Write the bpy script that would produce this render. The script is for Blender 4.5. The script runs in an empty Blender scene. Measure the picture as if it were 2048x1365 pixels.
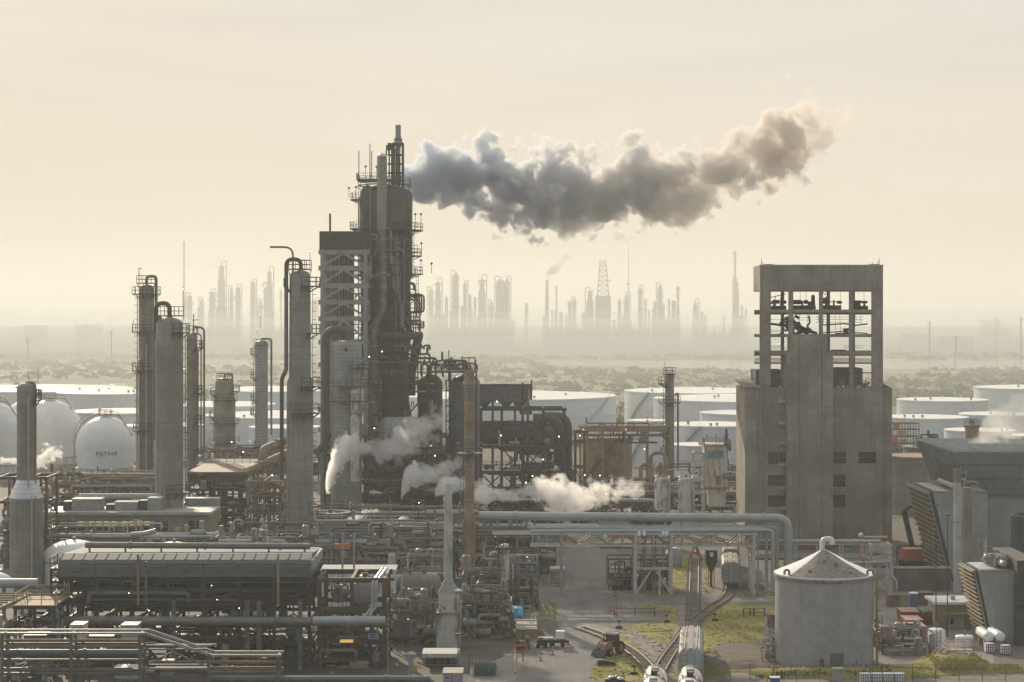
import bpy, bmesh, math, random
from mathutils import Vector, Matrix
from mathutils import noise as mnoise
C = bpy.context.scene.collection
SC = bpy.context.scene
rad = math.radians
# ------------------------------------------------------------------ camera, sky, sun, exposure
H, YH, F = 48.0, 620.0, 3980.0          # camera height, horizon row and focal length (in 2048-px units)
cd = bpy.data.cameras.new('camera'); cam = bpy.data.objects.new('camera', cd); C.objects.link(cam)
cam.location = (0, 0, H); cam.rotation_euler = (rad(90), 0, 0)
cd.sensor_width = 36; cd.lens = F / 2048 * 36; cd.shift_y = -(682.5 - YH) / 2048
cd.clip_start = 1; cd.clip_end = 40000
SC.camera = cam
SUN_AZ, SUN_EL = -19.0, 22.0            # degrees from +Y (towards +X), elevation
sdir = Vector((math.sin(rad(SUN_AZ)) * math.cos(rad(SUN_EL)), math.cos(rad(SUN_AZ)) * math.cos(rad(SUN_EL)), math.sin(rad(SUN_EL))))
ld = bpy.data.lights.new('sun', 'SUN'); sun = bpy.data.objects.new('sun', ld); C.objects.link(sun)
ld.energy = 4.2; ld.angle = rad(0.8); ld.color = (1, .85, .66)
sun.rotation_euler = (-sdir).to_track_quat('-Z', 'Y').to_euler()
W = bpy.data.worlds.new('World'); SC.world = W; W.use_nodes = True
def world_nodes():
    nt = W.node_tree; n = nt.nodes; l = nt.links; n.clear()
    out = n.new('ShaderNodeOutputWorld'); bg = n.new('ShaderNodeBackground')
    sky = n.new('ShaderNodeTexSky'); sky.sky_type = 'NISHITA'; sky.sun_disc = False
    sky.sun_elevation = rad(SUN_EL); sky.sun_rotation = rad(SUN_AZ)
    sky.air_density = 1.5; sky.dust_density = 6; sky.ozone_density = 1
    tc = n.new('ShaderNodeTexCoord')
    dot = n.new('ShaderNodeVectorMath'); dot.operation = 'DOT_PRODUCT'; dot.inputs[1].default_value = sdir
    l.new(tc.outputs['Generated'], dot.inputs[0])
    # thin cloud veil: cream towards the sun, dull blue grey away from it
    ramp = n.new('ShaderNodeValToRGB'); cr = ramp.color_ramp
    mr = n.new('ShaderNodeMapRange'); mr.inputs[1].default_value = -1; l.new(dot.outputs['Value'], mr.inputs[0])
    l.new(mr.outputs[0], ramp.inputs[0])
    cr.elements[0].position = 0; cr.elements[0].color = (3.0, 3.3, 3.6, 1)
    cr.elements[1].position = 1; cr.elements[1].color = (6.6, 6.2, 5.4, 1)
    e = cr.elements.new(.6); e.color = (4.1, 4.25, 4.4, 1)
    e = cr.elements.new(.86); e.color = (7.9, 7.3, 6.4, 1)
    e = cr.elements.new(.955); e.color = (7.35, 6.9, 5.95, 1)
    mp = n.new('ShaderNodeMapping'); mp.inputs['Scale'].default_value = (2.2, 2.2, 16); l.new(tc.outputs['Generated'], mp.inputs[0])
    nz = n.new('ShaderNodeTexNoise'); nz.inputs['Scale'].default_value = 2.2; nz.inputs['Detail'].default_value = 5; nz.inputs['Distortion'].default_value = .6
    l.new(mp.outputs[0], nz.inputs[0])
    cl = n.new('ShaderNodeMapRange'); cl.inputs[1].default_value = .3; cl.inputs[2].default_value = .7; cl.inputs[3].default_value = .955; cl.inputs[4].default_value = 1.04
    l.new(nz.outputs[0], cl.inputs[0])
    ml = n.new('ShaderNodeVectorMath'); ml.operation = 'SCALE'; l.new(ramp.outputs[0], ml.inputs[0]); l.new(cl.outputs[0], ml.inputs['Scale'])
    # warmer near the horizon, whiter higher up
    sz = n.new('ShaderNodeSeparateXYZ'); l.new(tc.outputs['Generated'], sz.inputs[0])
    el = n.new('ShaderNodeValToRGB'); el.color_ramp.elements[0].position = 0; el.color_ramp.elements[0].color = (1.075, .985, .845, 1); el.color_ramp.elements[1].position = .17; el.color_ramp.elements[1].color = (1.03, 1.055, 1.125, 1)
    for ps, q in ((.32, 1.55), (.55, 1.5), (.9, 1.15)): e = el.color_ramp.elements.new(ps); e.color = (q, q * 1.0, q * 1.02, 1)
    l.new(sz.outputs[2], el.inputs[0])
    tint = n.new('ShaderNodeVectorMath'); tint.operation = 'MULTIPLY'; l.new(ml.outputs[0], tint.inputs[0]); l.new(el.outputs[0], tint.inputs[1]); ml = tint
    mix = n.new('ShaderNodeMix'); mix.data_type = 'RGBA'; mix.inputs[0].default_value = .97
    l.new(sky.outputs[0], mix.inputs[6]); l.new(ml.outputs[0], mix.inputs[7])
    l.new(mix.outputs[2], bg.inputs[0]); bg.inputs[1].default_value = .1
    l.new(bg.outputs[0], out.inputs[0])
world_nodes()
SC.view_settings.view_transform = 'Standard'; SC.view_settings.look = 'None'
SC.view_settings.exposure = 0; SC.view_settings.gamma = 1
cy = SC.cycles
cy.use_denoising = True; cy.denoiser = 'OPENIMAGEDENOISE'
cy.max_bounces = 10; cy.diffuse_bounces = 2; cy.glossy_bounces = 2; cy.transmission_bounces = 2; cy.volume_bounces = 6; cy.transparent_max_bounces = 4
cy.use_adaptive_sampling = True; cy.adaptive_threshold = .025
cy.caustics_reflective = False; cy.caustics_refractive = False

# ------------------------------------------------------------------ placing: a photo row/column and a distance give a point in the world
def PX(px, D): return (px - 1024.0) * D / F
def PZ(py, D): return H - (py - YH) * D / F
def GD(py): return H * F / (py - YH)            # distance of the ground seen at that row
def PT(px, py, D): return Vector((PX(px, D), D, PZ(py, D)))
def S(p, D): return p * D / F                   # a length in px at a distance

# ------------------------------------------------------------------ materials
def hexlin(r, g, b): return (r, g, b, 1)
M = {}
def mat(name, col, rough=.6, metal=0, var=.25, scale=.6, streak=0, rust=0, rustcol=(.16, .075, .03), bump=0, col2=None, spec=.5, seams=0, fine=.15, seam_amt=.6, tracks=0):
    m = bpy.data.materials.new(name); m.use_nodes = True; M[name] = m
    nt = m.node_tree; n = nt.nodes; l = nt.links
    b = n['Principled BSDF']; b.inputs['Roughness'].default_value = rough; b.inputs['Metallic'].default_value = metal
    b.inputs['Specular IOR Level'].default_value = spec
    g = n.new('ShaderNodeNewGeometry'); pos = g.outputs['Position']
    nz = n.new('ShaderNodeTexNoise'); nz.inputs['Scale'].default_value = scale; nz.inputs['Detail'].default_value = 6; l.new(pos, nz.inputs['Vector'])
    mx = n.new('ShaderNodeMix'); mx.data_type = 'RGBA'
    c2 = col2 or tuple(c * (1 - var * 1.3) for c in col); c1 = col if col2 else tuple(min(1, c * (1 + var * .6)) for c in col)
    mx.inputs[6].default_value = (*c1, 1); mx.inputs[7].default_value = (*c2, 1)
    r = n.new('ShaderNodeMapRange'); r.inputs[1].default_value = .32; r.inputs[2].default_value = .68; l.new(nz.outputs[0], r.inputs[0]); l.new(r.outputs[0], mx.inputs[0])
    cur = mx.outputs[2]
    def over(fac_out, colour, amount=1.0, mode='MIX'):
        nonlocal cur
        k = n.new('ShaderNodeMix'); k.data_type = 'RGBA'; k.blend_type = mode
        q = n.new('ShaderNodeMath'); q.operation = 'MULTIPLY'; q.inputs[1].default_value = amount; l.new(fac_out, q.inputs[0])
        l.new(q.outputs[0], k.inputs[0]); l.new(cur, k.inputs[6]); k.inputs[7].default_value = (*colour, 1); cur = k.outputs[2]
    if fine:
        f = n.new('ShaderNodeTexNoise'); f.inputs['Scale'].default_value = scale * 9; f.inputs['Detail'].default_value = 3; l.new(pos, f.inputs['Vector'])
        fr = n.new('ShaderNodeMapRange'); fr.inputs[1].default_value = .45; fr.inputs[2].default_value = .7; l.new(f.outputs[0], fr.inputs[0])
        over(fr.outputs[0], tuple(c * .55 for c in col), fine * 2)
    if streak:
        mp = n.new('ShaderNodeMapping'); mp.inputs['Scale'].default_value = (1.6, 1.6, .07); l.new(pos, mp.inputs[0])
        s = n.new('ShaderNodeTexNoise'); s.inputs['Scale'].default_value = 1.3; s.inputs['Detail'].default_value = 5; l.new(mp.outputs[0], s.inputs['Vector'])
        sr = n.new('ShaderNodeMapRange'); sr.inputs[1].default_value = .5; sr.inputs[2].default_value = .75; l.new(s.outputs[0], sr.inputs[0])
        over(sr.outputs[0], tuple(c * .42 for c in col), streak)
    if tracks:     # wheel tracks and dark drips along the road
        mp = n.new('ShaderNodeMapping'); mp.inputs['Scale'].default_value = (1.1, .045, 1); mp.inputs['Rotation'].default_value = (0, 0, rad(-8)); l.new(pos, mp.inputs[0])
        s = n.new('ShaderNodeTexNoise'); s.inputs['Scale'].default_value = .8; s.inputs['Detail'].default_value = 6; l.new(mp.outputs[0], s.inputs['Vector'])
        sr = n.new('ShaderNodeMapRange'); sr.inputs[1].default_value = .48; sr.inputs[2].default_value = .66; l.new(s.outputs[0], sr.inputs[0])
        over(sr.outputs[0], tuple(c * .5 for c in col), tracks)
    if rust:
        mp = n.new('ShaderNodeMapping'); mp.inputs['Scale'].default_value = (1.1, 1.1, .28); l.new(pos, mp.inputs[0])
        s = n.new('ShaderNodeTexNoise'); s.inputs['Scale'].default_value = .8; s.inputs['Detail'].default_value = 7; s.inputs['Roughness'].default_value = .65; l.new(mp.outputs[0], s.inputs['Vector'])
        sr = n.new('ShaderNodeMapRange'); a = .66 - .26 * rust; sr.inputs[1].default_value = a; sr.inputs[2].default_value = a + .1; l.new(s.outputs[0], sr.inputs[0])
        over(sr.outputs[0], rustcol, .85)
    if seams:      # courses of cladding / shell plates
        sx = n.new('ShaderNodeSeparateXYZ'); l.new(pos, sx.inputs[0])
        d = n.new('ShaderNodeMath'); d.operation = 'PINGPONG'; d.inputs[1].default_value = seams / 2; l.new(sx.outputs[2], d.inputs[0])
        lt = n.new('ShaderNodeMapRange'); lt.inputs[1].default_value = .1; lt.inputs[2].default_value = .03; l.new(d.outputs[0], lt.inputs[0])
        over(lt.outputs[0], tuple(c * .5 for c in col), seam_amt)
    l.new(cur, b.inputs['Base Color'])
    if bump:
        bp = n.new('ShaderNodeBump'); bp.inputs['Strength'].default_value = bump; bp.inputs['Distance'].default_value = .3
        l.new(nz.outputs[0], bp.inputs['Height']); l.new(bp.outputs[0], b.inputs['Normal'])
    return m
mat('concrete', (.33, .29, .24), .92, var=.3, scale=.16, streak=.5, fine=.2, rust=.02, seams=1.9, seam_amt=.28)
mat('concrete_pale', (.42, .38, .32), .9, var=.2, scale=.3, streak=.2)
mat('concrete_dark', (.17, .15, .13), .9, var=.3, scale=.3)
mat('steel', (.13, .133, .128), .55, var=.3, scale=.8, rust=.25)
mat('steel_pale', (.30, .305, .29), .5, var=.2, scale=.7, rust=.2)
mat('steel_white', (.48, .48, .45), .5, var=.15, scale=.7, rust=.25)
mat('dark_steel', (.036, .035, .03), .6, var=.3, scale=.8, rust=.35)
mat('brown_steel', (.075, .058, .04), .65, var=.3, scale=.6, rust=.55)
mat('rust', (.12, .07, .042), .85, var=.35, scale=.5, streak=.4)
mat('rust_pale', (.30, .215, .14), .8, var=.3, scale=.4, streak=.3, rust=.25)
mat('cladding', (.27, .272, .25), .5, .25, var=.15, scale=.4, streak=.2, seams=.9)
mat('cladding_dark', (.13, .128, .115), .55, .1, var=.2, scale=.35, streak=.3, seams=1.0)
mat('cladding_brown', (.25, .215, .16), .6, .05, var=.3, scale=.3, streak=.35, rust=.3, seams=1.2)
mat('cladding_bright', (.55, .57, .57), .38, .55, var=.1, scale=.6, seams=.8)
mat('vessel_grey', (.25, .24, .205), .7, var=.25, scale=.15, streak=.45, rust=.12, seams=2.4)
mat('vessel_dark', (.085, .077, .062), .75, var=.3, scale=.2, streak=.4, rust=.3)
mat('white_paint', (.78, .78, .75), .45, var=.07, scale=.3, streak=.15)
mat('white_roof', (.85, .85, .83), .22, var=.04, scale=.1, spec=.9)
mat('tank_shell', (.68, .71, .74), .5, var=.06, scale=.1, streak=.15, seams=2.4, seam_amt=.16)
mat('white_rusty', (.58, .57, .52), .55, var=.1, scale=.5, streak=.2, rust=.55, rustcol=(.26, .13, .04))
mat('green_white', (.50, .52, .47), .6, var=.2, scale=.5, rust=.45, rustcol=(.14, .16, .12))
mat('pipe_pale', (.37, .385, .375), .4, .15, var=.12, scale=.5)
mat('pipe_grey', (.18, .183, .17), .45, .1, var=.2, scale=.5, rust=.15)
mat('pipe_brown', (.22, .16, .10), .65, var=.3, scale=.5, rust=.3)
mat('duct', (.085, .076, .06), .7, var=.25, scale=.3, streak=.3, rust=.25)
mat('tank_grey', (.35, .34, .335), .75, var=.12, scale=.5, streak=.25, rust=.02, fine=.25)
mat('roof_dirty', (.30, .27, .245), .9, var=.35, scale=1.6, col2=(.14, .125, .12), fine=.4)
mat('tan', (.34, .27, .17), .8, var=.15, scale=.6, streak=.2)
mat('brick', (.22, .15, .09), .85, var=.2, scale=.8)
mat('roof_pale', (.38, .375, .35), .6, var=.2, scale=.5, streak=.1)
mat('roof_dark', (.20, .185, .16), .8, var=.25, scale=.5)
mat('blue_panel', (.12, .142, .155), .5, var=.15, scale=.5, rust=.15)
mat('hood_blue', (.20, .24, .245), .6, var=.2, scale=.3, streak=.3)
mat('fan_blue', (.075, .093, .1), .75, var=.15, scale=.3)
mat('ct_panel', (.34, .35, .325), .75, var=.15, scale=.3, streak=.35)
mat('wood_dark', (.075, .074, .062), .8, var=.3, scale=.8)
mat('red', (.24, .05, .03), .6, var=.2, scale=.9, rust=.2)
mat('red_pale', (.45, .27, .22), .7, var=.2, scale=.9)
mat('orange', (.55, .15, .05), .5, var=.1)
mat('teal', (.02, .30, .48), .5, var=.25, scale=1.2)
mat('blue', (.03, .13, .35), .5, var=.1)
mat('sign_blue', (.05, .16, .30), .5, var=.4, scale=.5, col2=(.13, .35, .42))
mat('yellow', (.55, .36, .04), .6, var=.2)
mat('green', (.03, .22, .09), .6, var=.2)
mat('cyl_green', (.05, .12, .10), .4, var=.2)
mat('black', (.02, .02, .02), .5, var=.2)
mat('rubber', (.025, .025, .025), .8)
mat('glass_dark', (.03, .035, .04), .15, var=.1, spec=.8)
mat('brown_rail', (.10, .062, .038), .55, .3, var=.2)
mat('wood', (.12, .095, .07), .9, var=.3)
mat('plate_brown', (.18, .12, .08), .7, var=.3, rust=.3)
mat('white_plastic', (.8, .8, .8), .4, var=.03)
mat('bark', (.08, .06, .045), .9)
mat('leaf', (.035, .042, .02), .8, var=.4, scale=.5, col2=(.06, .07, .03))
mat('scrub', (.075, .085, .042), .9, col2=(.13, .14, .075), scale=.03)
def lamp_mat(name, col, st):
    m = bpy.data.materials.new(name); m.use_nodes = True; M[name] = m
    b = m.node_tree.nodes['Principled BSDF']; b.inputs['Base Color'].default_value = (*col, 1)
    b.inputs['Emission Color'].default_value = (*col, 1); b.inputs['Emission Strength'].default_value = st
lamp_mat('lamp_white', (1, .93, .75), 4); lamp_mat('lamp_green', (.6, 1, .7), 3); lamp_mat('lamp_orange', (1, .35, .1), 3); lamp_mat('window_light', (1, .68, .2), .42)

# ------------------------------------------------------------------ mesh builder
ROOT = {}
class MB:
    def __init__(s): s.v = []; s.f = []
    def add(s, vs, fs):
        o = len(s.v); s.v += [tuple(p) for p in vs]; s.f += [tuple(i + o for i in q) for q in fs]; return s
    def box(s, x0, x1, y0, y1, z0, z1):
        return s.add([(x0, y0, z0), (x1, y0, z0), (x1, y1, z0), (x0, y1, z0), (x0, y0, z1), (x1, y0, z1), (x1, y1, z1), (x0, y1, z1)],
                     [(0, 3, 2, 1), (4, 5, 6, 7), (0, 1, 5, 4), (1, 2, 6, 5), (2, 3, 7, 6), (3, 0, 4, 7)])
    def bar(s, a, b, w, h=None):
        a = Vector(a); b = Vector(b); d = (b - a)
        if d.length < 1e-6: return s
        d.normalize(); up = Vector((0, 0, 1)) if abs(d.z) < .95 else Vector((0, 1, 0))
        u = d.cross(up).normalized(); n = u.cross(d); h = h or w
        vs = []
        for p in (a, b):
            for su, sn in ((-1, -1), (1, -1), (1, 1), (-1, 1)): vs.append(p + u * su * w / 2 + n * sn * h / 2)
        return s.add(vs, [(0, 1, 2, 3), (7, 6, 5, 4), (0, 4, 5, 1), (1, 5, 6, 2), (2, 6, 7, 3), (3, 7, 4, 0)])
    def cyl(s, a, b, r, r2=None, n=10, caps=True):
        a = Vector(a); b = Vector(b); d = (b - a).normalized(); r2 = r if r2 is None else r2
        up = Vector((0, 0, 1)) if abs(d.z) < .95 else Vector((0, 1, 0))
        u = d.cross(up).normalized(); w = d.cross(u)
        vs = []
        for p, q in ((a, r), (b, r2)):
            for i in range(n):
                t = 2 * math.pi * i / n; vs.append(p + u * math.cos(t) * q + w * math.sin(t) * q)
        fs = [(i, (i + 1) % n, n + (i + 1) % n, n + i) for i in range(n)]
        if caps: fs += [tuple(range(n - 1, -1, -1)), tuple(range(n, 2 * n))]
        return s.add(vs, fs)
    def tube(s, pts, r, n=8, bend=0.0, caps=True):
        pts = [Vector(p) for p in pts]; path = [pts[0]]
        for i in range(1, len(pts) - 1):
            p, a, b = pts[i], pts[i - 1], pts[i + 1]
            k = min(bend, (p - a).length * .49, (b - p).length * .49)
            if k < 1e-3: path.append(p); continue
            a = p + (a - p).normalized() * k; b = p + (b - p).normalized() * k
            for j in range(6):
                t = j / 5; path.append(a * (1 - t) ** 2 + p * 2 * t * (1 - t) + b * t * t)
        path.append(pts[-1])
        rr = r if isinstance(r, (list, tuple)) else None
        vs = []; u = None
        for i, p in enumerate(path):
            d = ((path[min(i + 1, len(path) - 1)] - p).normalized() + (p - path[max(i - 1, 0)]).normalized())
            if d.length < 1e-6: d = Vector((0, 0, 1))
            d.normalize()
            if u is None:
                up = Vector((0, 0, 1)) if abs(d.z) < .95 else Vector((0, 1, 0)); u = d.cross(up).normalized()
            else:
                u = (u - d * u.dot(d)).normalized()
            w = d.cross(u)
            q = r if rr is None else rr[0] + (rr[1] - rr[0]) * i / (len(path) - 1)
            for j in range(n):
                t = 2 * math.pi * j / n; vs.append(p + u * math.cos(t) * q + w * math.sin(t) * q)
        fs = []
        for i in range(len(path) - 1):
            for j in range(n): fs.append((i * n + j, i * n + (j + 1) % n, (i + 1) * n + (j + 1) % n, (i + 1) * n + j))
        if caps: fs += [tuple(range(n - 1, -1, -1)), tuple(range((len(path) - 1) * n, len(path) * n))]
        return s.add(vs, fs)
    def lathe(s, cx, cy, prof, n=24, a0=0, a1=2 * math.pi, caps=True):
        full = abs(a1 - a0 - 2 * math.pi) < 1e-6; m = n if full else n + 1
        vs = []
        for r, z in prof:
            for i in range(m):
                t = a0 + (a1 - a0) * i / n; vs.append((cx + math.cos(t) * r, cy + math.sin(t) * r, z))
        fs = []
        for k in range(len(prof) - 1):
            for i in range(n):
                j = (i + 1) % m; fs.append((k * m + i, k * m + j, (k + 1) * m + j, (k + 1) * m + i))
        if caps and full:
            if prof[0][0] > 1e-4: fs.append(tuple(range(m - 1, -1, -1)))
            if prof[-1][0] > 1e-4: fs.append(tuple(range((len(prof) - 1) * m, len(prof) * m)))
        return s.add(vs, fs)
    def hdrum(s, a, b, r, n=16, k=.45):        # horizontal or tilted drum with dished ends
        a = Vector(a); b = Vector(b); d = (b - a).normalized()
        up = Vector((0, 0, 1)) if abs(d.z) < .95 else Vector((0, 1, 0)); u = d.cross(up).normalized(); w = d.cross(u)
        L = (b - a).length; prof = []
        for i in range(6):
            t = math.pi / 2 * i / 5; prof.append((r * math.sin(t) + .002, -r * k * math.cos(t)))
        prof += [(q, L - h) for q, h in reversed(prof)]
        vs = []
        for q, h in prof:
            for i in range(n):
                t = 2 * math.pi * i / n; vs.append(a + d * h + u * math.cos(t) * q + w * math.sin(t) * q)
        fs = [(m_ * n + i, m_ * n + (i + 1) % n, (m_ + 1) * n + (i + 1) % n, (m_ + 1) * n + i) for m_ in range(len(prof) - 1) for i in range(n)]
        return s.add(vs, fs)
    def sph(s, c, r, n=10, sz=1.0):
        prof = [(r * math.sin(math.pi * i / n) + 1e-5, c[2] - r * sz * math.cos(math.pi * i / n)) for i in range(n + 1)]
        return s.lathe(c[0], c[1], prof, n=max(8, n + 4))
    def prism(s, poly, z0, z1):
        n = len(poly); vs = [(x, y, z0) for x, y in poly] + [(x, y, z1) for x, y in poly]
        return s.add(vs, [(i, (i + 1) % n, n + (i + 1) % n, n + i) for i in range(n)] + [tuple(range(n - 1, -1, -1)), tuple(range(n, 2 * n))])
    def wall(s, poly, y0, y1):                 # an outline in x, z with a thickness in y
        n = len(poly); vs = [(x, y0, z) for x, z in poly] + [(x, y1, z) for x, z in poly]
        return s.add(vs, [(i, (i + 1) % n, n + (i + 1) % n, n + i) for i in range(n)] + [tuple(range(n - 1, -1, -1)), tuple(range(n, 2 * n))])
    def build(s, name, m, parent=None, smooth=True, loc=None):
        if not s.v: return None
        if parent is not None: off = ROOT[parent.name]
        else:
            if loc is None:
                xs = [p[0] for p in s.v]; ys = [p[1] for p in s.v]; loc = ((min(xs) + max(xs)) / 2, (min(ys) + max(ys)) / 2, min(p[2] for p in s.v))
            off = Vector(loc)
        me = bpy.data.meshes.new(name)
        me.from_pydata([(p[0] - off.x, p[1] - off.y, p[2] - off.z) for p in s.v], [], s.f)
        bm = bmesh.new(); bm.from_mesh(me); bmesh.ops.recalc_face_normals(bm, faces=bm.faces); bm.to_mesh(me); bm.free()
        if smooth:
            me.polygons.foreach_set('use_smooth', [True] * len(me.polygons)); me.set_sharp_from_angle(angle=rad(38))
        me.materials.append(M[m] if isinstance(m, str) else m)
        o = bpy.data.objects.new(name, me); C.objects.link(o)
        if parent is not None: o.parent = parent; ROOT[o.name] = off
        else: o.location = off; ROOT[o.name] = off
        return o
def tag(o, label, cat, group=None, kind=None):
    if label: o['label'] = label
    if cat: o['category'] = cat
    if group: o['group'] = group
    if kind: o['kind'] = kind
    return o
def thing(name, label, cat, loc, group=None):
    o = bpy.data.objects.new(name, None); C.objects.link(o); o.location = loc; o.empty_display_size = .5
    ROOT[o.name] = Vector(loc); return tag(o, label, cat, group)
def struct(mb, name, m, smooth=False, kind='structure', loc=(0, 0, 0)):
    o = mb.build(name, m, None, smooth, loc); o['kind'] = kind; return o
def kids(o): return [c for c in C.objects if c.parent == o]
def copy_tree(o, loc, label=None, rz=0):
    ch = kids(o)
    c = o.copy(); C.objects.link(c); c.location = loc; c.rotation_euler = (0, 0, rz)
    if label: c['label'] = label
    for k in ch:
        d = k.copy(); C.objects.link(d); d.parent = c
        for g in kids(k):
            e = g.copy(); C.objects.link(e); e.parent = d
    return c
# ------------------------------------------------------------------ setting: ground, water, scrub, haze
def ground_mat():
    m = bpy.data.materials.new('ground'); m.use_nodes = True; M['ground'] = m
    nt = m.node_tree; n = nt.nodes; l = nt.links; b = n['Principled BSDF']; b.inputs['Roughness'].default_value = .95; b.inputs['Specular IOR Level'].default_value = .1
    g = n.new('ShaderNodeNewGeometry'); sx = n.new('ShaderNodeSeparateXYZ'); l.new(g.outputs['Position'], sx.inputs[0])
    def noise(sc, det=5, stretch=None):
        z = n.new('ShaderNodeTexNoise'); z.inputs['Scale'].default_value = sc; z.inputs['Detail'].default_value = det
        if stretch:
            mp = n.new('ShaderNodeMapping'); mp.inputs['Scale'].default_value = stretch; l.new(g.outputs['Position'], mp.inputs[0]); l.new(mp.outputs[0], z.inputs['Vector'])
        else: l.new(g.outputs['Position'], z.inputs['Vector'])
        return z.outputs[0]
    def ramp(f, a, b_):
        r = n.new('ShaderNodeMapRange'); r.inputs[1].default_value = a; r.inputs[2].default_value = b_; l.new(f, r.inputs[0]); return r.outputs[0]
    def mix(f, c1, c2):
        k = n.new('ShaderNodeMix'); k.data_type = 'RGBA'; l.new(f, k.inputs[0])
        for c, i in ((c1, 6), (c2, 7)):
            if isinstance(c, tuple): k.inputs[i].default_value = (*c, 1)
            else: l.new(c, k.inputs[i])
        return k.outputs[2]
    gravel = mix(ramp(noise(.08, 8), .35, .65), (.21, .19, .16), (.13, .12, .10))
    gravel = mix(ramp(noise(2.2, 4), .45, .7), gravel, (.10, .092, .08))
    marsh = mix(ramp(noise(.004, 8, (1, .35, 1)), .4, .62), (.13, .14, .08), (.27, .255, .18))
    marsh = mix(ramp(noise(.02, 6), .45, .68), marsh, (.08, .09, .05))
    far = ramp(sx.outputs[1], 640, 700)
    l.new(mix(far, gravel, marsh), b.inputs['Base Color'])
ground_mat()
def water_mat():
    m = bpy.data.materials.new('water'); m.use_nodes = True; M['water'] = m
    nt = m.node_tree; b = nt.nodes['Principled BSDF']; b.inputs['Base Color'].default_value = (.03, .04, .04, 1); b.inputs['Roughness'].default_value = .12
    nz = nt.nodes.new('ShaderNodeTexNoise'); nz.inputs['Scale'].default_value = .5; g = nt.nodes.new('ShaderNodeNewGeometry'); nt.links.new(g.outputs['Position'], nz.inputs['Vector'])
    bp = nt.nodes.new('ShaderNodeBump'); bp.inputs['Strength'].default_value = .9; bp.inputs['Distance'].default_value = .6; nt.links.new(nz.outputs[0], bp.inputs['Height']); nt.links.new(bp.outputs[0], b.inputs['Normal'])
water_mat()
mb = MB(); xs = [-4200, -2000, -900, -350, -120, 0, 120, 350, 900, 2000, 4200]; ys = [60, 200, 300, 420, 600, 900, 1400, 2500, 4500, 7600]
mb.add([(x, y, 0) for y in ys for x in xs], [(j * 11 + i, j * 11 + i + 1, j * 11 + 12 + i, j * 11 + 11 + i) for j in range(9) for i in range(10)])
struct(mb, 'ground', 'ground')
def ragged(x0, x1, y0, y1, z, seed, n=40, amp=.35):       # long pond outline with an uneven shore
    r = random.Random(seed); up = []; dn = []
    for i in range(n + 1):
        x = x0 + (x1 - x0) * i / n; t = i / n; env = min(1, t * 8, (1 - t) * 8)
        a = mnoise.noise(Vector((x * .012, seed * 3.1, 0))); b = mnoise.noise(Vector((x * .015, seed * 7.7, 4)))
        mid = (y0 + y1) / 2; hh = (y1 - y0) / 2
        up.append((x, mid + hh * env * (1 + amp * a * 2), z)); dn.append((x, mid - hh * env * (1 + amp * b * 2), z))
    k = MB(); k.add(dn + up, [(i, i + 1, n + 2 + i, n + 1 + i) for i in range(n)]); return k
def pond(px0, px1, py0, py1, seed, name='water'):
    d1, d0 = GD(py0), GD(py1); dm = (d0 + d1) / 2
    struct(ragged(PX(px0, dm), PX(px1, dm), d0, d1, .05 + seed * .004, seed), name, 'water')
pond(1120, 2300, 720, 738, 1); pond(930, 1330, 744, 752, 2); pond(1830, 2300, 716, 720, 3); pond(-200, 260, 770, 784, 4)
pond(1290, 1560, 668, 672, 5); pond(15, 70, 643, 646, 6); pond(140, 190, 639, 641, 7); pond(1420, 1490, 641, 644, 8); pond(1090, 1250, 700, 703, 9); pond(600, 1000, 752, 757, 10)
# scrub: leaf clumps across the flats, nobody could count them
def scrub():
    r = random.Random(5); k = MB()
    def clump(x, y, s, hgt):
        for _ in range(7):
            cx = x + r.uniform(-.5, .5) * s; cy_ = y + r.uniform(-.5, .5) * s; cz = r.uniform(.15, 1) * hgt; q = s * r.uniform(.18, .34)
            vs = []
            for i in range(5):
                t = i * 1.2566 + r.random(); vs.append((cx + math.cos(t) * q * r.uniform(.6, 1.2), cy_ + math.sin(t) * q * .7, cz + q * r.uniform(-.35, .25) - .2 * q))
            top = (cx + r.uniform(-.2, .2) * q, cy_, cz + q * r.uniform(.35, .7)); o = len(k.v)
            k.v += vs + [top]; k.f += [(o + i, o + (i + 1) % 5, o + 5) for i in range(5)]
            k.f.append((o + 4, o + 3, o + 2, o + 1, o))
    for i in range(5200):
        d = 640 * math.exp(r.random() ** .8 * 1.45)
        x = r.uniform(-.29, .29) * d
        if mnoise.noise(Vector((x * .006, d * .004, 2))) < -.12 + r.uniform(-.15, .15): continue
        if 1600 < d < 1890 and x > 30: continue
        if 680 < d < 900 and x < 260 and abs(x - 50) > 8: continue
        s = r.uniform(4, 10); clump(x, d, s, s * r.uniform(.18, .42))
    struct(k, 'scrub', 'scrub', kind='stuff')
scrub()
def air(name, density, aniso, colour, b):
    m = bpy.data.materials.new(name); m.use_nodes = True; nt = m.node_tree; nt.nodes.remove(nt.nodes['Principled BSDF'])
    v = nt.nodes.new('ShaderNodeVolumePrincipled'); v.inputs['Color'].default_value = (*colour, 1); v.inputs['Density'].default_value = density
    v.inputs['Anisotropy'].default_value = aniso
    nt.links.new(v.outputs[0], nt.nodes['Material Output'].inputs['Volume']); m.cycles.homogeneous_volume = True
    o = MB().box(*b).build(name, m, None, False, (0, 0, 0)); o['kind'] = 'stuff'
air('haze', 1.75e-4, .26, (.90, .95, .93), (-4500, 4500, -60, 8000, -1, 128))
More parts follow.
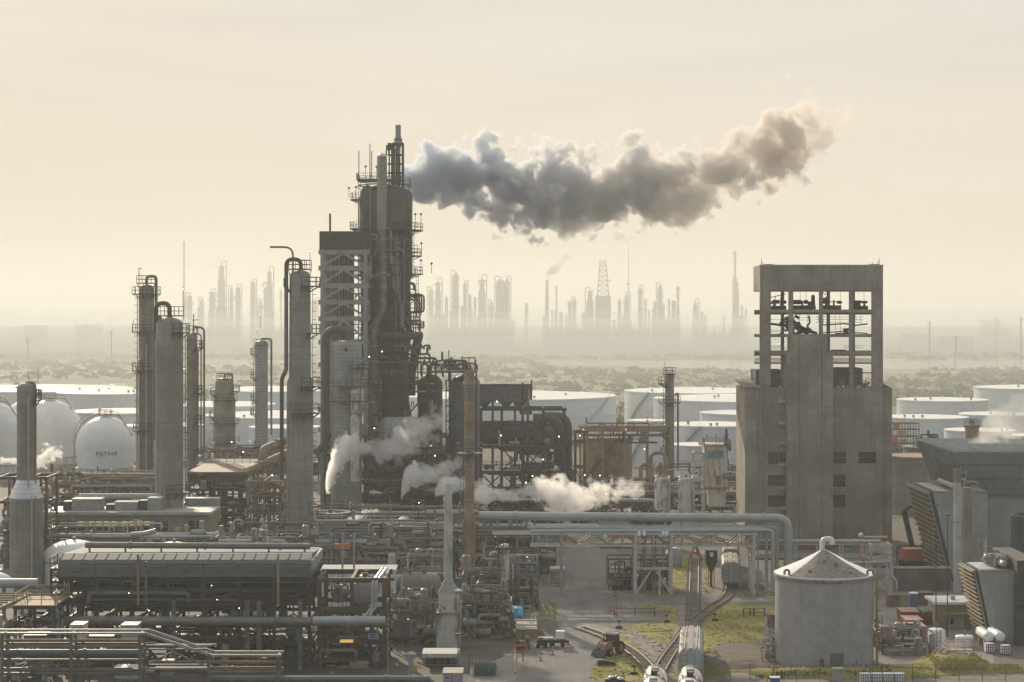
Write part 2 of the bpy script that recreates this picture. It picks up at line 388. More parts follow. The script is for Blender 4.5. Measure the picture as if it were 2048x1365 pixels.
# the mist that lies low over the flats behind the plant and hides the feet of the far refinery
air('mist', 4.0e-4, .2, (.905, .91, .86), (-3000, 3000, 640, 5200, -.5, 126))
air('ground_mist', 4.2e-4, .2, (.70, .77, .76), (-2900, 2900, 1900, 5100, -.4, 47))
air('low_mist', 1.0e-3, .2, (.74, .80, .78), (-2800, 2800, 1980, 2290, -.3, 39))
air('fog_bank', 1.6e-3, .2, (.74, .80, .78), (-2700, 2700, 2010, 2285, -.2, 30))
air('fog_floor', 2.2e-3, .2, (.74, .80, .78), (-2650, 2650, 2040, 2280, -.15, 19))

# ------------------------------------------------------------------ smoke and steam: a closed envelope filled with billowing density
def plume(name, label, D, pts, depth, density, colour, aniso, scale, amp, label_cat='smoke', step=.25, warp=1.0, power=1.0, base=1.27, sharp=.25, col_end=None):
    """pts: (px, y_top, y_bottom, density factor) along x; depth = half thickness in y relative to half height"""
    P0 = [(PX(p, D), PZ((a + b) / 2, D), max(.15, S((b - a) / 2, D)), q) for p, a, b, q in pts]
    x0, x1 = P0[0][0], P0[-1][0]; zlo = min(z - h for _, z, h, _ in P0) - 4; zhi = max(z + h for _, z, h, _ in P0) + 4; hm = max(h for _, _, h, _ in P0) * 1.05
    m = bpy.data.materials.new(name); m.use_nodes = True; nt = m.node_tree; n = nt.nodes; l = nt.links; n.remove(n['Principled BSDF'])
    v = n.new('ShaderNodeVolumePrincipled'); v.inputs['Color'].default_value = (*colour, 1); v.inputs['Anisotropy'].default_value = aniso
    l.new(v.outputs[0], n['Material Output'].inputs['Volume'])
    g = n.new('ShaderNodeNewGeometry'); pos = g.outputs['Position']
    def math_(op, a, b=None, c=None):
        k = n.new('ShaderNodeMath'); k.operation = op
        for i, q in enumerate((a, b, c)):
            if q is None: continue
            if isinstance(q, (int, float)): k.inputs[i].default_value = q
            else: l.new(q, k.inputs[i])
        return k.outputs[0]
    # slow swirl of the coordinates
    wz = n.new('ShaderNodeTexNoise'); wz.inputs['Scale'].default_value = scale * .55; wz.inputs['Detail'].default_value = 2; l.new(pos, wz.inputs['Vector'])
    sub = n.new('ShaderNodeVectorMath'); sub.operation = 'SUBTRACT'; l.new(wz.outputs['Color'], sub.inputs[0]); sub.inputs[1].default_value = (.5, .5, .5)
    sc = n.new('ShaderNodeVectorMath'); sc.operation = 'SCALE'; l.new(sub.outputs[0], sc.inputs[0]); sc.inputs['Scale'].default_value = warp * .9 / scale
    ad = n.new('ShaderNodeVectorMath'); ad.operation = 'ADD'; l.new(pos, ad.inputs[0]); l.new(sc.outputs[0], ad.inputs[1])
    sx = n.new('ShaderNodeSeparateXYZ'); l.new(ad.outputs[0], sx.inputs[0])
    t = n.new('ShaderNodeMapRange'); t.inputs[1].default_value = x0; t.inputs[2].default_value = x1; l.new(sx.outputs[0], t.inputs[0])
    def curve(vals):
        k = n.new('ShaderNodeFloatCurve'); cv = k.mapping.curves[0]; xsn = [(p[0] - x0) / (x1 - x0) for p in P0]
        for i, (a, b) in enumerate(zip(xsn, vals)):
            if i < 1: cv.points[0].location = (a, b)
            elif i == len(xsn) - 1: cv.points[-1].location = (a, b)
            else: cv.points.new(a, b)
        for p in cv.points: p.handle_type = 'AUTO_CLAMPED'
        k.mapping.update(); l.new(t.outputs[0], k.inputs['Value']); return k.outputs[0]
    if col_end:
        cm = n.new('ShaderNodeMix'); cm.data_type = 'RGBA'; l.new(t.outputs[0], cm.inputs[0]); cm.inputs[6].default_value = (*colour, 1); cm.inputs[7].default_value = (*col_end, 1); l.new(cm.outputs[2], v.inputs['Color'])
    zc = math_('MULTIPLY_ADD', curve([(z - zlo) / (zhi - zlo) for _, z, _, _ in P0]), zhi - zlo, zlo)
    hz = math_('MULTIPLY', curve([h / hm for _, _, h, _ in P0]), hm)
    dn = curve([q for _, _, _, q in P0])
    dz = math_('DIVIDE', math_('SUBTRACT', sx.outputs[2], zc), hz)
    dy = math_('DIVIDE', math_('SUBTRACT', sx.outputs[1], D), math_('MULTIPLY', hz, depth))
    e = math_('SQRT', math_('ADD', math_('MULTIPLY', dz, dz), math_('MULTIPLY', dy, dy)))
    vo = n.new('ShaderNodeTexVoronoi'); vo.feature = 'F1'; vo.inputs['Scale'].default_value = scale; vo.inputs['Detail'].default_value = 2.2; vo.inputs['Roughness'].default_value = .6; l.new(ad.outputs[0], vo.inputs['Vector'])
    fb = n.new('ShaderNodeTexNoise'); fb.inputs['Scale'].default_value = scale * 1.3; fb.inputs['Detail'].default_value = 5; fb.inputs['Roughness'].default_value = .62; l.new(pos, fb.inputs['Vector'])
    rag = math_('SUBTRACT', 1.5, math_('MULTIPLY', dn, .5))
    bump = math_('MULTIPLY', rag, math_('ADD', math_('MULTIPLY', math_('SUBTRACT', .42, vo.outputs['Distance']), amp), math_('MULTIPLY', math_('SUBTRACT', fb.outputs[0], .5), amp * 2.0)))
    thin = math_('MULTIPLY', math_('SUBTRACT', 1, dn), .5)      # the thin end is torn further
    d = math_('SUBTRACT', math_('ADD', math_('SUBTRACT', base, e), bump), thin)
    s = n.new('ShaderNodeMapRange'); s.interpolation_type = 'SMOOTHSTEP'; s.inputs[1].default_value = 0; s.inputs[2].default_value = sharp; l.new(d, s.inputs[0])
    rho = math_('MULTIPLY', math_('MULTIPLY', s.outputs[0], math_('POWER', dn, power)), density)
    l.new(rho, v.inputs['Density'])
    m.cycles.volume_step_rate = step
    # envelope
    k = MB(); N = 14; rows = []
    M_ = 34
    for i in range(M_ + 1):
        f = i / M_; x = x0 + (x1 - x0) * f
        for j in range(len(P0) - 1):
            if P0[j][0] <= x <= P0[j + 1][0] + 1e-6: break
        a, b = P0[j], P0[j + 1]; u = (x - a[0]) / (b[0] - a[0]); u = u * u * (3 - 2 * u)
        z = a[1] + (b[1] - a[1]) * u; h = (a[2] + (b[2] - a[2]) * u) * 1.42 + .15
        for q in range(N):
            w = 2 * math.pi * q / N; k.v.append((x, D + math.cos(w) * h * depth, z + math.sin(w) * h))
    for i in range(M_):
        for q in range(N): k.f.append((i * N + q, i * N + (q + 1) % N, (i + 1) * N + (q + 1) % N, (i + 1) * N + q))
    k.f += [tuple(range(N - 1, -1, -1)), tuple(range(M_ * N, M_ * N + N))]
    o = k.build(name, m); tag(o, label, label_cat); return o
plume('smoke_plume', 'big blue-grey smoke plume blowing sideways from the tall refinery tower', 501,
      [(778, 352, 384, 1), (806, 322, 400, 1), (845, 300, 418, 1), (900, 285, 432, 1), (960, 262, 440, 1), (1010, 278, 462, 1), (1060, 290, 480, .95), (1120, 274, 478, .95), (1190, 290, 472, .9), (1260, 276, 478, .9),
       (1320, 290, 484, .85), (1370, 276, 476, .8), (1420, 262, 440, .78), (1480, 245, 412, .78), (1535, 186, 412, .8), (1585, 182, 412, .72), (1630, 180, 350, .52), (1680, 186, 340, .45), (1730, 200, 300, .25)],
      .8, .75, (.83, .875, .935), .28, .13, .95, step=.1, power=2.0, sharp=.15, base=1.36, col_end=(.87, .815, .74))
plume('steam_jet', 'white steam jet shooting up in front of the refinery tower then drifting sideways', 448,
      [(652, 962, 992, .9), (662, 900, 978, 1), (678, 868, 950, 1), (700, 862, 922, .9), (735, 868, 925, .6), (770, 862, 945, .5), (800, 820, 945, .42), (840, 790, 935, .28), (890, 790, 890, .15)],
      .9, 1.0, (.999, .999, .996), .62, .36, .55, 'steam', step=.15, power=.9)
plume('steam_jet', 'low white steam jet between the first jet and the rusty slim stack', 440,
      [(802, 975, 1000, .9), (810, 935, 990, 1), (830, 925, 980, .9), (855, 920, 985, .6), (885, 900, 985, .4), (925, 890, 960, .2)],
      .9, 1.0, (.999, .999, .996), .62, .4, .5, 'steam', step=.15, power=.9)
plume('steam_jet', 'short white steam jet just behind the pale green chimney', 436,
      [(870, 975, 1000, .9), (880, 955, 996, 1), (905, 948, 990, .95), (935, 950, 985, .7), (960, 955, 985, .4)],
      .9, 1.0, (.999, .999, .996), .62, .45, .45, 'steam', step=.15, power=.9)
plume('steam_cloud', 'long cream steam cloud drifting sideways above the big pale pipe', 412,
      [(946, 975, 1012, .95), (962, 962, 1010, 1), (990, 966, 1010, .8), (1030, 962, 1012, .6), (1075, 945, 1016, .6), (1120, 935, 1060, .6), (1160, 945, 1055, .5), (1200, 940, 1030, .4), (1250, 935, 1020, .3), (1290, 930, 1030, .15)],
      .9, .8, (.999, .996, .985), .62, .36, .6, 'steam', step=.15, power=.9)
plume('steam_wisp', 'small steam wisp rising beside the domed vessel near the grey column', 400,
      [(690, 1040, 1062, .4), (705, 1030, 1058, .5), (725, 1015, 1050, .55), (745, 1012, 1036, .4), (768, 1012, 1034, .15)],
      .9, 2.4, (.99, .99, .98), .4, .6, .6, 'steam', step=.2, power=.9)
plume('steam_wisp', 'thin steam wisp between the domed storage vessels and the narrow column', 520,
      [(2, 915, 935, .8), (20, 914, 932, .8), (45, 912, 940, .6), (70, 905, 945, .5), (95, 880, 945, .4), (125, 880, 940, .2)],
      .9, 1.6, (.99, .99, .98), .4, .5, .6, 'steam', step=.2, power=.9)
plume('steam_wisp', 'broad thin vapour drifting up from the ribbed cooling hood', 384,
      [(1925, 880, 900, .4), (1960, 830, 905, .55), (2000, 780, 905, .55), (2045, 730, 900, .5), (2100, 700, 890, .4)],
      .9, .4, (.995, .985, .96), .5, .13, .7, 'vapour', step=.2, power=1.0)
# ------------------------------------------------------------------ builders shared by the plant
R_ = random.Random(11)
def ring_platform(root, cx, cy, z, r, a0, a1, w=1.2, m='dark_steel', name='platform', n=12, hgt=1.65):
    a0, a1 = rad(a0), rad(a1)
    k = MB(); full = abs(a1 - a0) > 6.28
    vs = []
    for i in range(n + 1):
        t = a0 + (a1 - a0) * i / n
        for q, zz in ((r, z - .22), (r + w, z - .22), (r + w, z), (r, z)): vs.append((cx + math.cos(t) * q, cy + math.sin(t) * q, zz))
    fs = [(i * 4 + j, i * 4 + (j + 1) % 4, i * 4 + 4 + (j + 1) % 4, i * 4 + 4 + j) for i in range(n) for j in range(4)]
    k.add(vs, fs)
    for i in range(0, n + 1, max(1, n // 4)):      # brackets
        t = a0 + (a1 - a0) * i / n
        k.bar((cx + math.cos(t) * (r + w * .9), cy + math.sin(t) * (r + w * .9), z - .2), (cx + math.cos(t) * r * .98, cy + math.sin(t) * r * .98, z - 1.2), .12)
    p = k.build(name, m, root, False)
    k = MB(); pts = [(cx + math.cos(a0 + (a1 - a0) * i / n) * (r + w - .06), cy + math.sin(a0 + (a1 - a0) * i / n) * (r + w - .06)) for i in range(n + 1)]
    for zz in (hgt * .5, hgt): k.tube([(x, y, z + zz) for x, y in pts], .065, 4, 0, False)
    for i in range(0, n + 1, 1 if n < 10 else 2): k.bar((pts[i][0], pts[i][1], z), (pts[i][0], pts[i][1], z + hgt), .12)
    k.build('railing', m, p, False)
    return p
def deck(root, x0, x1, y0, y1, z, m='dark_steel', rail=True, name='platform', th=.25, sides='fblr'):
    p = MB().box(x0, x1, y0, y1, z - th, z).build(name, m, root, False)
    if rail:
        k = MB(); n = max(2, int((x1 - x0) / 1.6)); q = max(2, int((y1 - y0) / 1.6))
        for yy, c in ((y0 + .05, 'f'), (y1 - .05, 'b')):
            if c not in sides: continue
            for h in (.75, 1.45): k.bar((x0, yy, z + h), (x1, yy, z + h), .08)
            for i in range(n + 1): k.bar((x0 + (x1 - x0) * i / n, yy, z), (x0 + (x1 - x0) * i / n, yy, z + 1.45), .1)
        for xx, c in ((x0 + .05, 'l'), (x1 - .05, 'r')):
            if c not in sides: continue
            for h in (.75, 1.45): k.bar((xx, y0, z + h), (xx, y1, z + h), .08)
            for i in range(q + 1): k.bar((xx, y0 + (y1 - y0) * i / q, z), (xx, y0 + (y1 - y0) * i / q, z + 1.45), .1)
        k.build('railing', m, p, False)
    return p
def ladder(root, x, y, z0, z1, m='dark_steel', ax=(1, 0), cage=True):
    k = MB(); ax = Vector((ax[0], ax[1], 0)); c = Vector((x, y, 0))
    for s_ in (-.28, .28):
        p = c + ax * s_; k.bar((p.x, p.y, z0), (p.x, p.y, z1), .08)
    z = z0
    while z < z1:
        a = c - ax * .28; b = c + ax * .28; k.bar((a.x, a.y, z), (b.x, b.y, z), .06); z += .6
    if cage:
        nrm = Vector((ax.y, -ax.x, 0)); z = z0 + 2.5
        while z < z1:
            k.tube([(c + ax * (.4 * math.cos(t)) + nrm * (.75 * math.sin(t)) + Vector((0, 0, z))) for t in [math.pi * i / 6 for i in range(7)]], .045, 4, 0, False); z += 1.6
    return k.build('ladder', m, root, False)
def lamp(root, x, y, z, m='lamp_white', hgt=1.6, r=.11):
    k = MB().bar((x, y, z), (x, y, z + hgt), .09); k.cyl((x, y, z + hgt), (x, y, z + hgt + .16), .22, .12, 8)
    p = k.build('lamp_post', 'dark_steel', root, False)
    MB().sph((x, y, z + hgt - .12), r, 6).build('bulb', m, p)
def column(label, px, D, prof, m, plats=(), vapour=None, lad=None, extra=None, name='distillation_column', cat='column', lamps=(), dome=True, seg=22, rails='dark_steel'):
    """prof: (row, half width px) from the foot up; plats: (row, a0, a1[, w]); vapour: (dx_px of down-comer, drop row, pipe px, rise px)"""
    cx = PX(px, D); base = (cx, D, 0)
    t = thing(name, label, cat, base)
    pr = [(S(r, D), max(0, PZ(y, D)) if y is not None else 0) for y, r in prof]
    R, zt = pr[-1]
    if dome: pr += [(R * math.cos(a), zt + R * .55 * math.sin(a)) for a in [math.pi / 2 * i / 6 for i in range(1, 7)]]
    MB().lathe(cx, D, pr, seg).build('shell', m, t)
    k = MB()                                             # stiffening rings and manways
    for z in [zt * f for f in (.2, .38, .55, .72, .9)]:
        r = next(pr[i][0] + (pr[i + 1][0] - pr[i][0]) * (z - pr[i][1]) / max(1e-6, pr[i + 1][1] - pr[i][1]) for i in range(len(pr) - 1) if pr[i][1] <= z <= pr[i + 1][1])
        MB.lathe(k, cx, D, [(r, z - .12), (r + .07, z - .12), (r + .07, z + .12), (r, z + .12)], seg, caps=False)
    k.build('band', m, t)
    for q in plats:
        z = PZ(q[0], D); r = R
        for i in range(len(pr) - 1):
            if pr[i][1] <= z <= pr[i + 1][1]: r = pr[i][0]
        ring_platform(t, cx, D, z, min(r, 99) * .98, q[1], q[2], q[3] if len(q) > 3 else 1.1, rails)
    top = zt + R * .55
    if vapour:
        dx, drop, pw, rise, *pm = vapour; r = S(pw, D); zz = PZ(rise, D); xx = cx + S(dx, D)
        MB().tube([(cx, D, top - .3), (cx, D, zz), (xx, D - .4, zz), (xx, D - .4, PZ(drop, D))], r, 10, r * 2.6).build('overhead_pipe', pm[0] if pm else 'pipe_brown', t)
    if lad:
        for q in lad: ladder(t, cx + math.cos(rad(q[0])) * (q[3] if len(q) > 3 else R + .35), D + math.sin(rad(q[0])) * (q[3] if len(q) > 3 else R + .35), PZ(q[1], D), PZ(q[2], D), rails, (-math.sin(rad(q[0])), math.cos(rad(q[0]))))
    for q in lamps: lamp(t, cx + S(q[0], D), D, PZ(q[1], D), *(q[2:]))
    if extra: extra(t, cx, D, R, zt)
    return t
def risers(root, cx, D, R, items, m='pipe_grey', name='riser_pipe'):
    """items: (px offset from the axis, top row, foot row, px radius) stood off the front of a shell"""
    for q in items:
        x = cx + S(q[0], D); dy = math.sqrt(max(.04, (R + .35) ** 2 - min(abs(x - cx), R) ** 2)); r = S(q[3], D)
        mm = q[4] if len(q) > 4 else m
        MB().tube([(x, D - dy + .9, PZ(q[1], D)), (x, D - dy - .1, PZ(q[1], D)), (x, D - dy - .1, max(0, PZ(q[2], D)))], r, 7, .5).build(name, mm, root)
def frame(label, name, cat, x0, x1, y0, y1, zs, nx, ny=2, m='steel', w=.32, brace=(), decks=(), group=None, bm=None, rail=True, z0=0, t=None, dm=None):
    """steel frame: columns, one beam per line and level, braces as (bay, level) on the front, decks as levels"""
    t = t or thing(name, label, cat, ((x0 + x1) / 2, (y0 + y1) / 2, z0), group); bm = bm or m
    X = [x0 + (x1 - x0) * i / (nx - 1) for i in range(nx)]; Y = [y0 + (y1 - y0) * j / max(1, ny - 1) for j in range(ny)]
    for x in X:
        for y in Y: MB().box(x - w / 2, x + w / 2, y - w / 2, y + w / 2, z0, zs[-1] - .2).build('post', m, t, False)
    e = w * .36
    for z in zs:
        for y in Y: MB().box(x0 - w, x1 + w, y - e, y + e, z - w * 1.2, z - .004).build('beam', bm, t, False)
        for x in X: MB().box(x - e, x + e, y0 + e + .01, y1 - e - .01, z - w * 1.1, z - .02).build('cross_beam', bm, t, False)
    zz = [z0] + list(zs)
    for b, lv, kind in brace:
        a, c = X[b], X[b + 1]; lo, hi = zz[lv], zz[lv + 1] - w; y = y0 - e - .12
        if kind == 'x': segs = [((a, lo), (c, hi)), ((a, hi), (c, lo))]
        elif kind == 'k': segs = [((a, lo), ((a + c) / 2, hi)), ((c, lo), ((a + c) / 2, hi))]
        elif kind == 'v': segs = [((a, hi), ((a + c) / 2, lo)), ((c, hi), ((a + c) / 2, lo))]
        else: segs = [((a, lo), (c, hi))] if kind == '/' else [((a, hi), (c, lo))]
        for i, (p, q) in enumerate(segs): MB().bar((p[0], y - .02 * i, p[1]), (q[0], y - .02 * i, q[1]), w * .55, w * .55).build('brace', bm, t, False)
    for lv in decks: deck(t, x0 - .2, x1 + .2, y0 - .2, y1 + .2, zs[lv] + .09, dm or bm, rail, 'deck', .09)
    return t
def pipeline(label, pts, r, m='pipe_pale', bend=None, group=None, flanges=True, n=10, cat='pipe', name='steel_pipe', supports=None):
    t = thing(name, label, cat, Vector(pts[0]), group)
    MB().tube(pts, r, n, bend if bend is not None else r * 3).build('pipe_run', m, t)
    if flanges:
        k = MB()
        for a, b in zip(pts, pts[1:]):
            a, b = Vector(a), Vector(b); L = (b - a).length; d = (b - a).normalized(); c = int(L / 9)
            for i in range(c):
                p = a + (b - a) * ((i + .6) / c); k.cyl(p - d * .12, p + d * .12, r * 1.28, None, n)
        k.build('flange', m, t)
    if supports:
        for x in supports:
            MB().box(x - .12, x + .12, pts[0][1] - r, pts[0][1] + r, 0, pts[0][2] - r * .8).build('support', 'steel', t, False)
    return t
def drum(label, a, b, r, m='vessel_grey', name='horizontal_drum', cat='vessel', saddles=True, group=None, ground=0, nozz=True, bands=True):
    a = Vector(a); b = Vector(b); t = thing(name, label, cat, ((a.x + b.x) / 2, (a.y + b.y) / 2, ground), group)
    MB().hdrum(a, b, r, 18).build('shell', m, t)
    if saddles:
        for f in (.2, .8):
            p = a + (b - a) * f; MB().box(p.x - .25, p.x + .25, p.y - r * .7, p.y + r * .7, ground, p.z - r * .75).build('saddle', 'concrete_pale', t, False) if abs(b.x - a.x) > abs(b.y - a.y) else MB().box(p.x - r * .7, p.x + r * .7, p.y - .25, p.y + .25, ground, p.z - r * .75).build('saddle', 'concrete_pale', t, False)
    if bands:
        k = MB(); d = (b - a).normalized()
        for f in (.12, .5, .88): p = a + (b - a) * f; k.cyl(p - d * .1, p + d * .1, r * 1.03, None, 18)
        k.build('band', m, t)
    if nozz:
        for f in (.3, .7):
            p = a + (b - a) * f; k = MB().cyl(p + Vector((0, 0, r * .9)), p + Vector((0, 0, r + .7)), r * .16, None, 8); k.cyl(p + Vector((0, 0, r + .55)), p + Vector((0, 0, r + .7)), r * .26, None, 8); k.build('nozzle', 'pipe_grey', t)
    return t
def vdrum(label, px, D, yt, yb, rp, m='vessel_grey', name='upright_vessel', cat='vessel', group=None, plat=None, legs=False, stripe=None, dome=.5, extra=None):
    cx = PX(px, D); r = S(rp, D); zt = PZ(yt, D); zb = max(0, PZ(yb, D)) if yb else 0
    t = thing(name, label, cat, (cx, D, 0), group)
    hd = r * dome
    pr = [(r, zb if not legs else zb + .6)] + [(r, zt - hd)] + [(r * math.cos(a), zt - hd + hd * math.sin(a)) for a in [math.pi / 2 * i / 6 for i in range(1, 7)]]
    MB().lathe(cx, D, pr, 22).build('shell', m, t)
    if zb > .3:
        for a in (45, 135, 225, 315): MB().bar((cx + math.cos(rad(a)) * r * .85, D + math.sin(rad(a)) * r * .85, 0), (cx + math.cos(rad(a)) * r * .85, D + math.sin(rad(a)) * r * .85, zb + .8), .25).build('leg', 'steel', t, False)
    MB().cyl((cx, D, zt - .1), (cx, D, zt + .7), r * .15, None, 8).build('nozzle', 'pipe_grey', t)
    if plat: ring_platform(t, cx, D, PZ(plat[0], D), r, plat[1], plat[2])
    if extra: extra(t, cx, D, r, zt)
    return t
def tank(label, px, D, rpx, z, m='tank_shell', roof='white_roof', group=None, stair=None, cone=.045, name='storage_tank', ring=True, vents=0):
    cx = PX(px, D); r = S(rpx, D); t = thing(name, label, 'tank', (cx, D, 0), group); n = 56
    MB().lathe(cx, D, [(r, 0), (r, z)], n, caps=False).build('shell', m, t)
    MB().lathe(cx, D, [(r + .12, z - .25), (r + .12, z + .02), (r * .5, z + r * cone * .6), (0.01, z + r * cone)], n).build('roof', roof, t)
    if ring:
        k = MB()
        for f in (.55, .97): MB.lathe(k, cx, D, [(r, z * f - .12), (r + .22, z * f - .12), (r + .22, z * f + .12), (r, z * f + .12)], n, caps=False)
        k.build('wind_girder', m, t)
    if stair:
        k = MB(); a0, a1 = rad(stair[0]), rad(stair[1]); q = 26
        L = [(cx + math.cos(a0 + (a1 - a0) * i / q) * (r + .5), D + math.sin(a0 + (a1 - a0) * i / q) * (r + .5), z * i / q) for i in range(q + 1)]
        for i in range(q): k.bar(L[i], L[i + 1], .9, .3)
        k.tube([(x, y, h + 1.1) for x, y, h in L], .07, 4, 0, False)
        k.build('stairway', 'steel_white' if m == 'tank_shell' else 'brown_steel', t, False)
    if vents:
        for i in range(vents):
            a = R_.uniform(3.6, 5.8); q = r * R_.uniform(.4, .93); x, y = cx + math.cos(a) * q, D + math.sin(a) * q; zz = z + (r - q) * cone
            MB().cyl((x, y, zz - .1), (x, y, zz + .8), .3, .5, 8).build('roof_vent', 'steel_pale', t)
    return t
def bolt_box(t, name, x0, x1, y0, y1, z0, z1, m): return MB().box(x0, x1, y0, y1, z0, z1).build(name, m, t, False)
def clutter(root, x0, x1, y0, y1, z0, z1, n, seed, mats=('pipe_grey', 'pipe_brown', 'pipe_pale', 'dark_steel', 'steel'), rmin=.07, rmax=.28):
    """pipe runs, risers, valves and small vessels that fill a deck of a process unit, each a part of it"""
    r = random.Random(seed)
    for i in range(n):
        q = r.random(); m = r.choice(mats); y = r.uniform(y0, y1); rr = r.uniform(rmin, rmax) * (1 if r.random() < .8 else 1.5)
        if q < .36:
            z = r.uniform(z0, z1); a = r.uniform(x0, x0 + (x1 - x0) * .6); b = min(x1, a + r.uniform(.25, .75) * (x1 - x0)); e = r.choice((-1, 1)) * r.uniform(.8, 2.5)
            MB().tube([(a, y, max(z0, z + e)), (a, y, z), (b, y, z), (b, y, max(z0, z - abs(e)))], rr, 6, rr * 2.5).build('pipe', m, root)
        elif q < .62:
            x = r.uniform(x0, x1); a = r.uniform(z0, z1 - .5); b = r.uniform(a + .5, z1); e = r.choice((-1, 1)) * r.uniform(.5, 1.8)
            MB().tube([(x, y, a), (x, y, b), (min(x1, max(x0, x + e)), y - .3, b), (min(x1, max(x0, x + e)), y - .3, max(z0, b - r.uniform(.4, 2)))], rr * .8, 6, rr * 2).build('riser', m, root)
        elif q < .74:
            x = r.uniform(x0, x1); z = r.uniform(z0, z1)
            k = MB().cyl((x - .3, y, z), (x + .3, y, z), .22, None, 8); k.bar((x, y, z), (x, y, z + .8), .08); k.cyl((x, y - .02, z + .8), (x, y + .02, z + .8), .3, None, 8); k.build('valve', m, root)
        elif q < .84:
            x = r.uniform(x0 + .8, max(x0 + .9, x1 - .8)); z = z0 + r.uniform(.5, 1.2); L = r.uniform(1, 2.6); k = MB().hdrum((x - L / 2, y, z), (x + L / 2, y, z), r.uniform(.35, .8), 12); k.build('exchanger', r.choice(('vessel_grey', 'cladding', 'pipe_brown')), root)
        elif q < .93:
            x = r.uniform(x0, x1); w = r.uniform(.3, 1.1); h = r.uniform(.5, min(2.6, max(.6, z1 - z0))); MB().box(x - w / 2, x + w / 2, y - .4, y + .4, z0, z0 + h).build('cabinet', r.choice(('steel_pale', 'steel', 'dark_steel', 'tan')), root, False)
        else:
            x = r.uniform(x0, x1); h = r.uniform(1.5, max(1.6, z1 - z0)); w = r.uniform(.3, .7); k = MB().lathe(x, y, [(w, z0), (w, z0 + h), (w * .6, z0 + h + w * .4), (.02, z0 + h + w * .5)], 12); k.build('small_vessel', r.choice(('vessel_grey', 'cladding', 'steel_pale')), root)
# ------------------------------------------------------------------ far refinery beyond the flats
FAR = [  # px, half width px, top row, distance, kind, label
 (368, 2.2, 482, 2300, 'flare', 'tall thin far flare stack standing alone at the far refinery skyline'),
 (379, 5, 590, 2350, 'col', 'short far column just beside the tall thin flare stack'),
 (404, 4, 598, 2450, 'col', 'low far column between the flare stack and the stepped tower'),
 (424, 5.5, 582, 2400, 'col', 'far column with wide head just before the stepped tower'),
 (443, 7.5, 527, 2350, 'step', 'tallest stepped far tower in the group beside the flare stack'),
 (463, 3.5, 575, 2400, 'col', 'slim far column beside the stepped far tower'),
 (476, 5, 573, 2420, 'col', 'far column paired with a slim one, beside a low block'),
 (506, 5, 563, 2350, 'col', 'round-topped far column standing in a gap of the skyline'),
 (521, 4, 602, 2450, 'col', 'short far column under the double-headed tower'),
 (539, 6, 538, 2300, 'step', 'pale double-headed far tower beside the tall grey column'),
 (531, 3.5, 574, 2310, 'loop', 'slim far column with a looped pipe on its head'),
 (562, 2, 577, 2450, 'col', 'thin far vent beside the tall grey column'),
 (630, 5, 600, 2450, 'col', 'faint far column seen through the steel tower frame'),
 (862, 4.5, 578, 2400, 'col', 'low far column beside the loops of the tall refinery tower'),
 (876, 6, 560, 2330, 'step', 'far tower with shoulder next to the tall refinery tower'),
 (893, 3, 592, 2420, 'col', 'thin far column between two broader ones'),
 (911, 6.5, 545, 2330, 'col', 'broad far column with an uneven head'),
 (930, 3.5, 565, 2350, 'col', 'slim far column with needle head'),
 (940, 3, 588, 2420, 'col', 'small far column before the broad dark tower'),
 (950, 2.5, 593, 2480, 'col', 'faint thin far column before the broad dark tower'),
 (964, 7, 554, 2330, 'step', 'broad dark far tower with ragged head'),
 (983, 4, 604, 2430, 'col', 'stub far column before the twin blocks'),
 (1001, 9, 557, 2320, 'col', 'thick far twin block, the wider one'),
 (1014, 5, 557, 2330, 'col', 'thick far twin block, the narrower one'),
 (1053, 3, 606, 2480, 'col', 'low lone far column with crossbar'),
 (1094, 3.5, 560, 2330, 'stack', 'far stack with dark smoke rising from its mouth'),
 (1113, 2.2, 572, 2380, 'flare', 'thin far mast with thick foot beside the smoking stack'),
 (1139, 3, 602, 2440, 'col', 'shorter of two small far columns after the smoking stack'),
 (1149, 3.5, 598, 2460, 'col', 'round-headed small far column after the smoking stack'),
 (1180, 7, 580, 2350, 'step', 'far block with raised head beside the lattice derrick'),
 (1239, 3, 598, 2450, 'col', 'small far column just after the lattice derrick'),
 (1253, 5, 588, 2420, 'step', 'stepped far column under the guyed mast'),
 (1280, 3.5, 575, 2380, 'col', 'bent-headed slim far column'),
 (1291, 2, 596, 2480, 'col', 'very thin far pole beside the bent-headed column'),
 (1310, 3, 602, 2450, 'col', 'low far column on the flat far block'),
 (1320, 5, 570, 2360, 'col', 'tall far column rising from the flat far block'),
 (1346, 3, 600, 2450, 'col', 'small far column at the end of the flat far block'),
 (1356, 3.5, 573, 2380, 'flare', 'needle-headed far column at the end of the flat far block'),
 (1391, 5, 603, 2480, 'step', 'lone low far column before the elevator ruin'),
 (1404, 3, 622, 2500, 'col', 'lowest far stub before the elevator ruin'),
 (1470, 3, 502, 2300, 'flare', 'tall far mast rising beside the elevator ruin'),
 (1473, 5, 560, 2320, 'step', 'far column standing against the tall mast near the elevator ruin'),
 (1484, 2, 610, 2500, 'col', 'thin far post just after the tall mast'),
 (1492, 1.5, 617, 2500, 'col', 'faint far post at the edge of the elevator ruin'),
 (1993, 3, 634, 2600, 'col', 'lone far vessel on the plain beyond the cooling towers'),
]
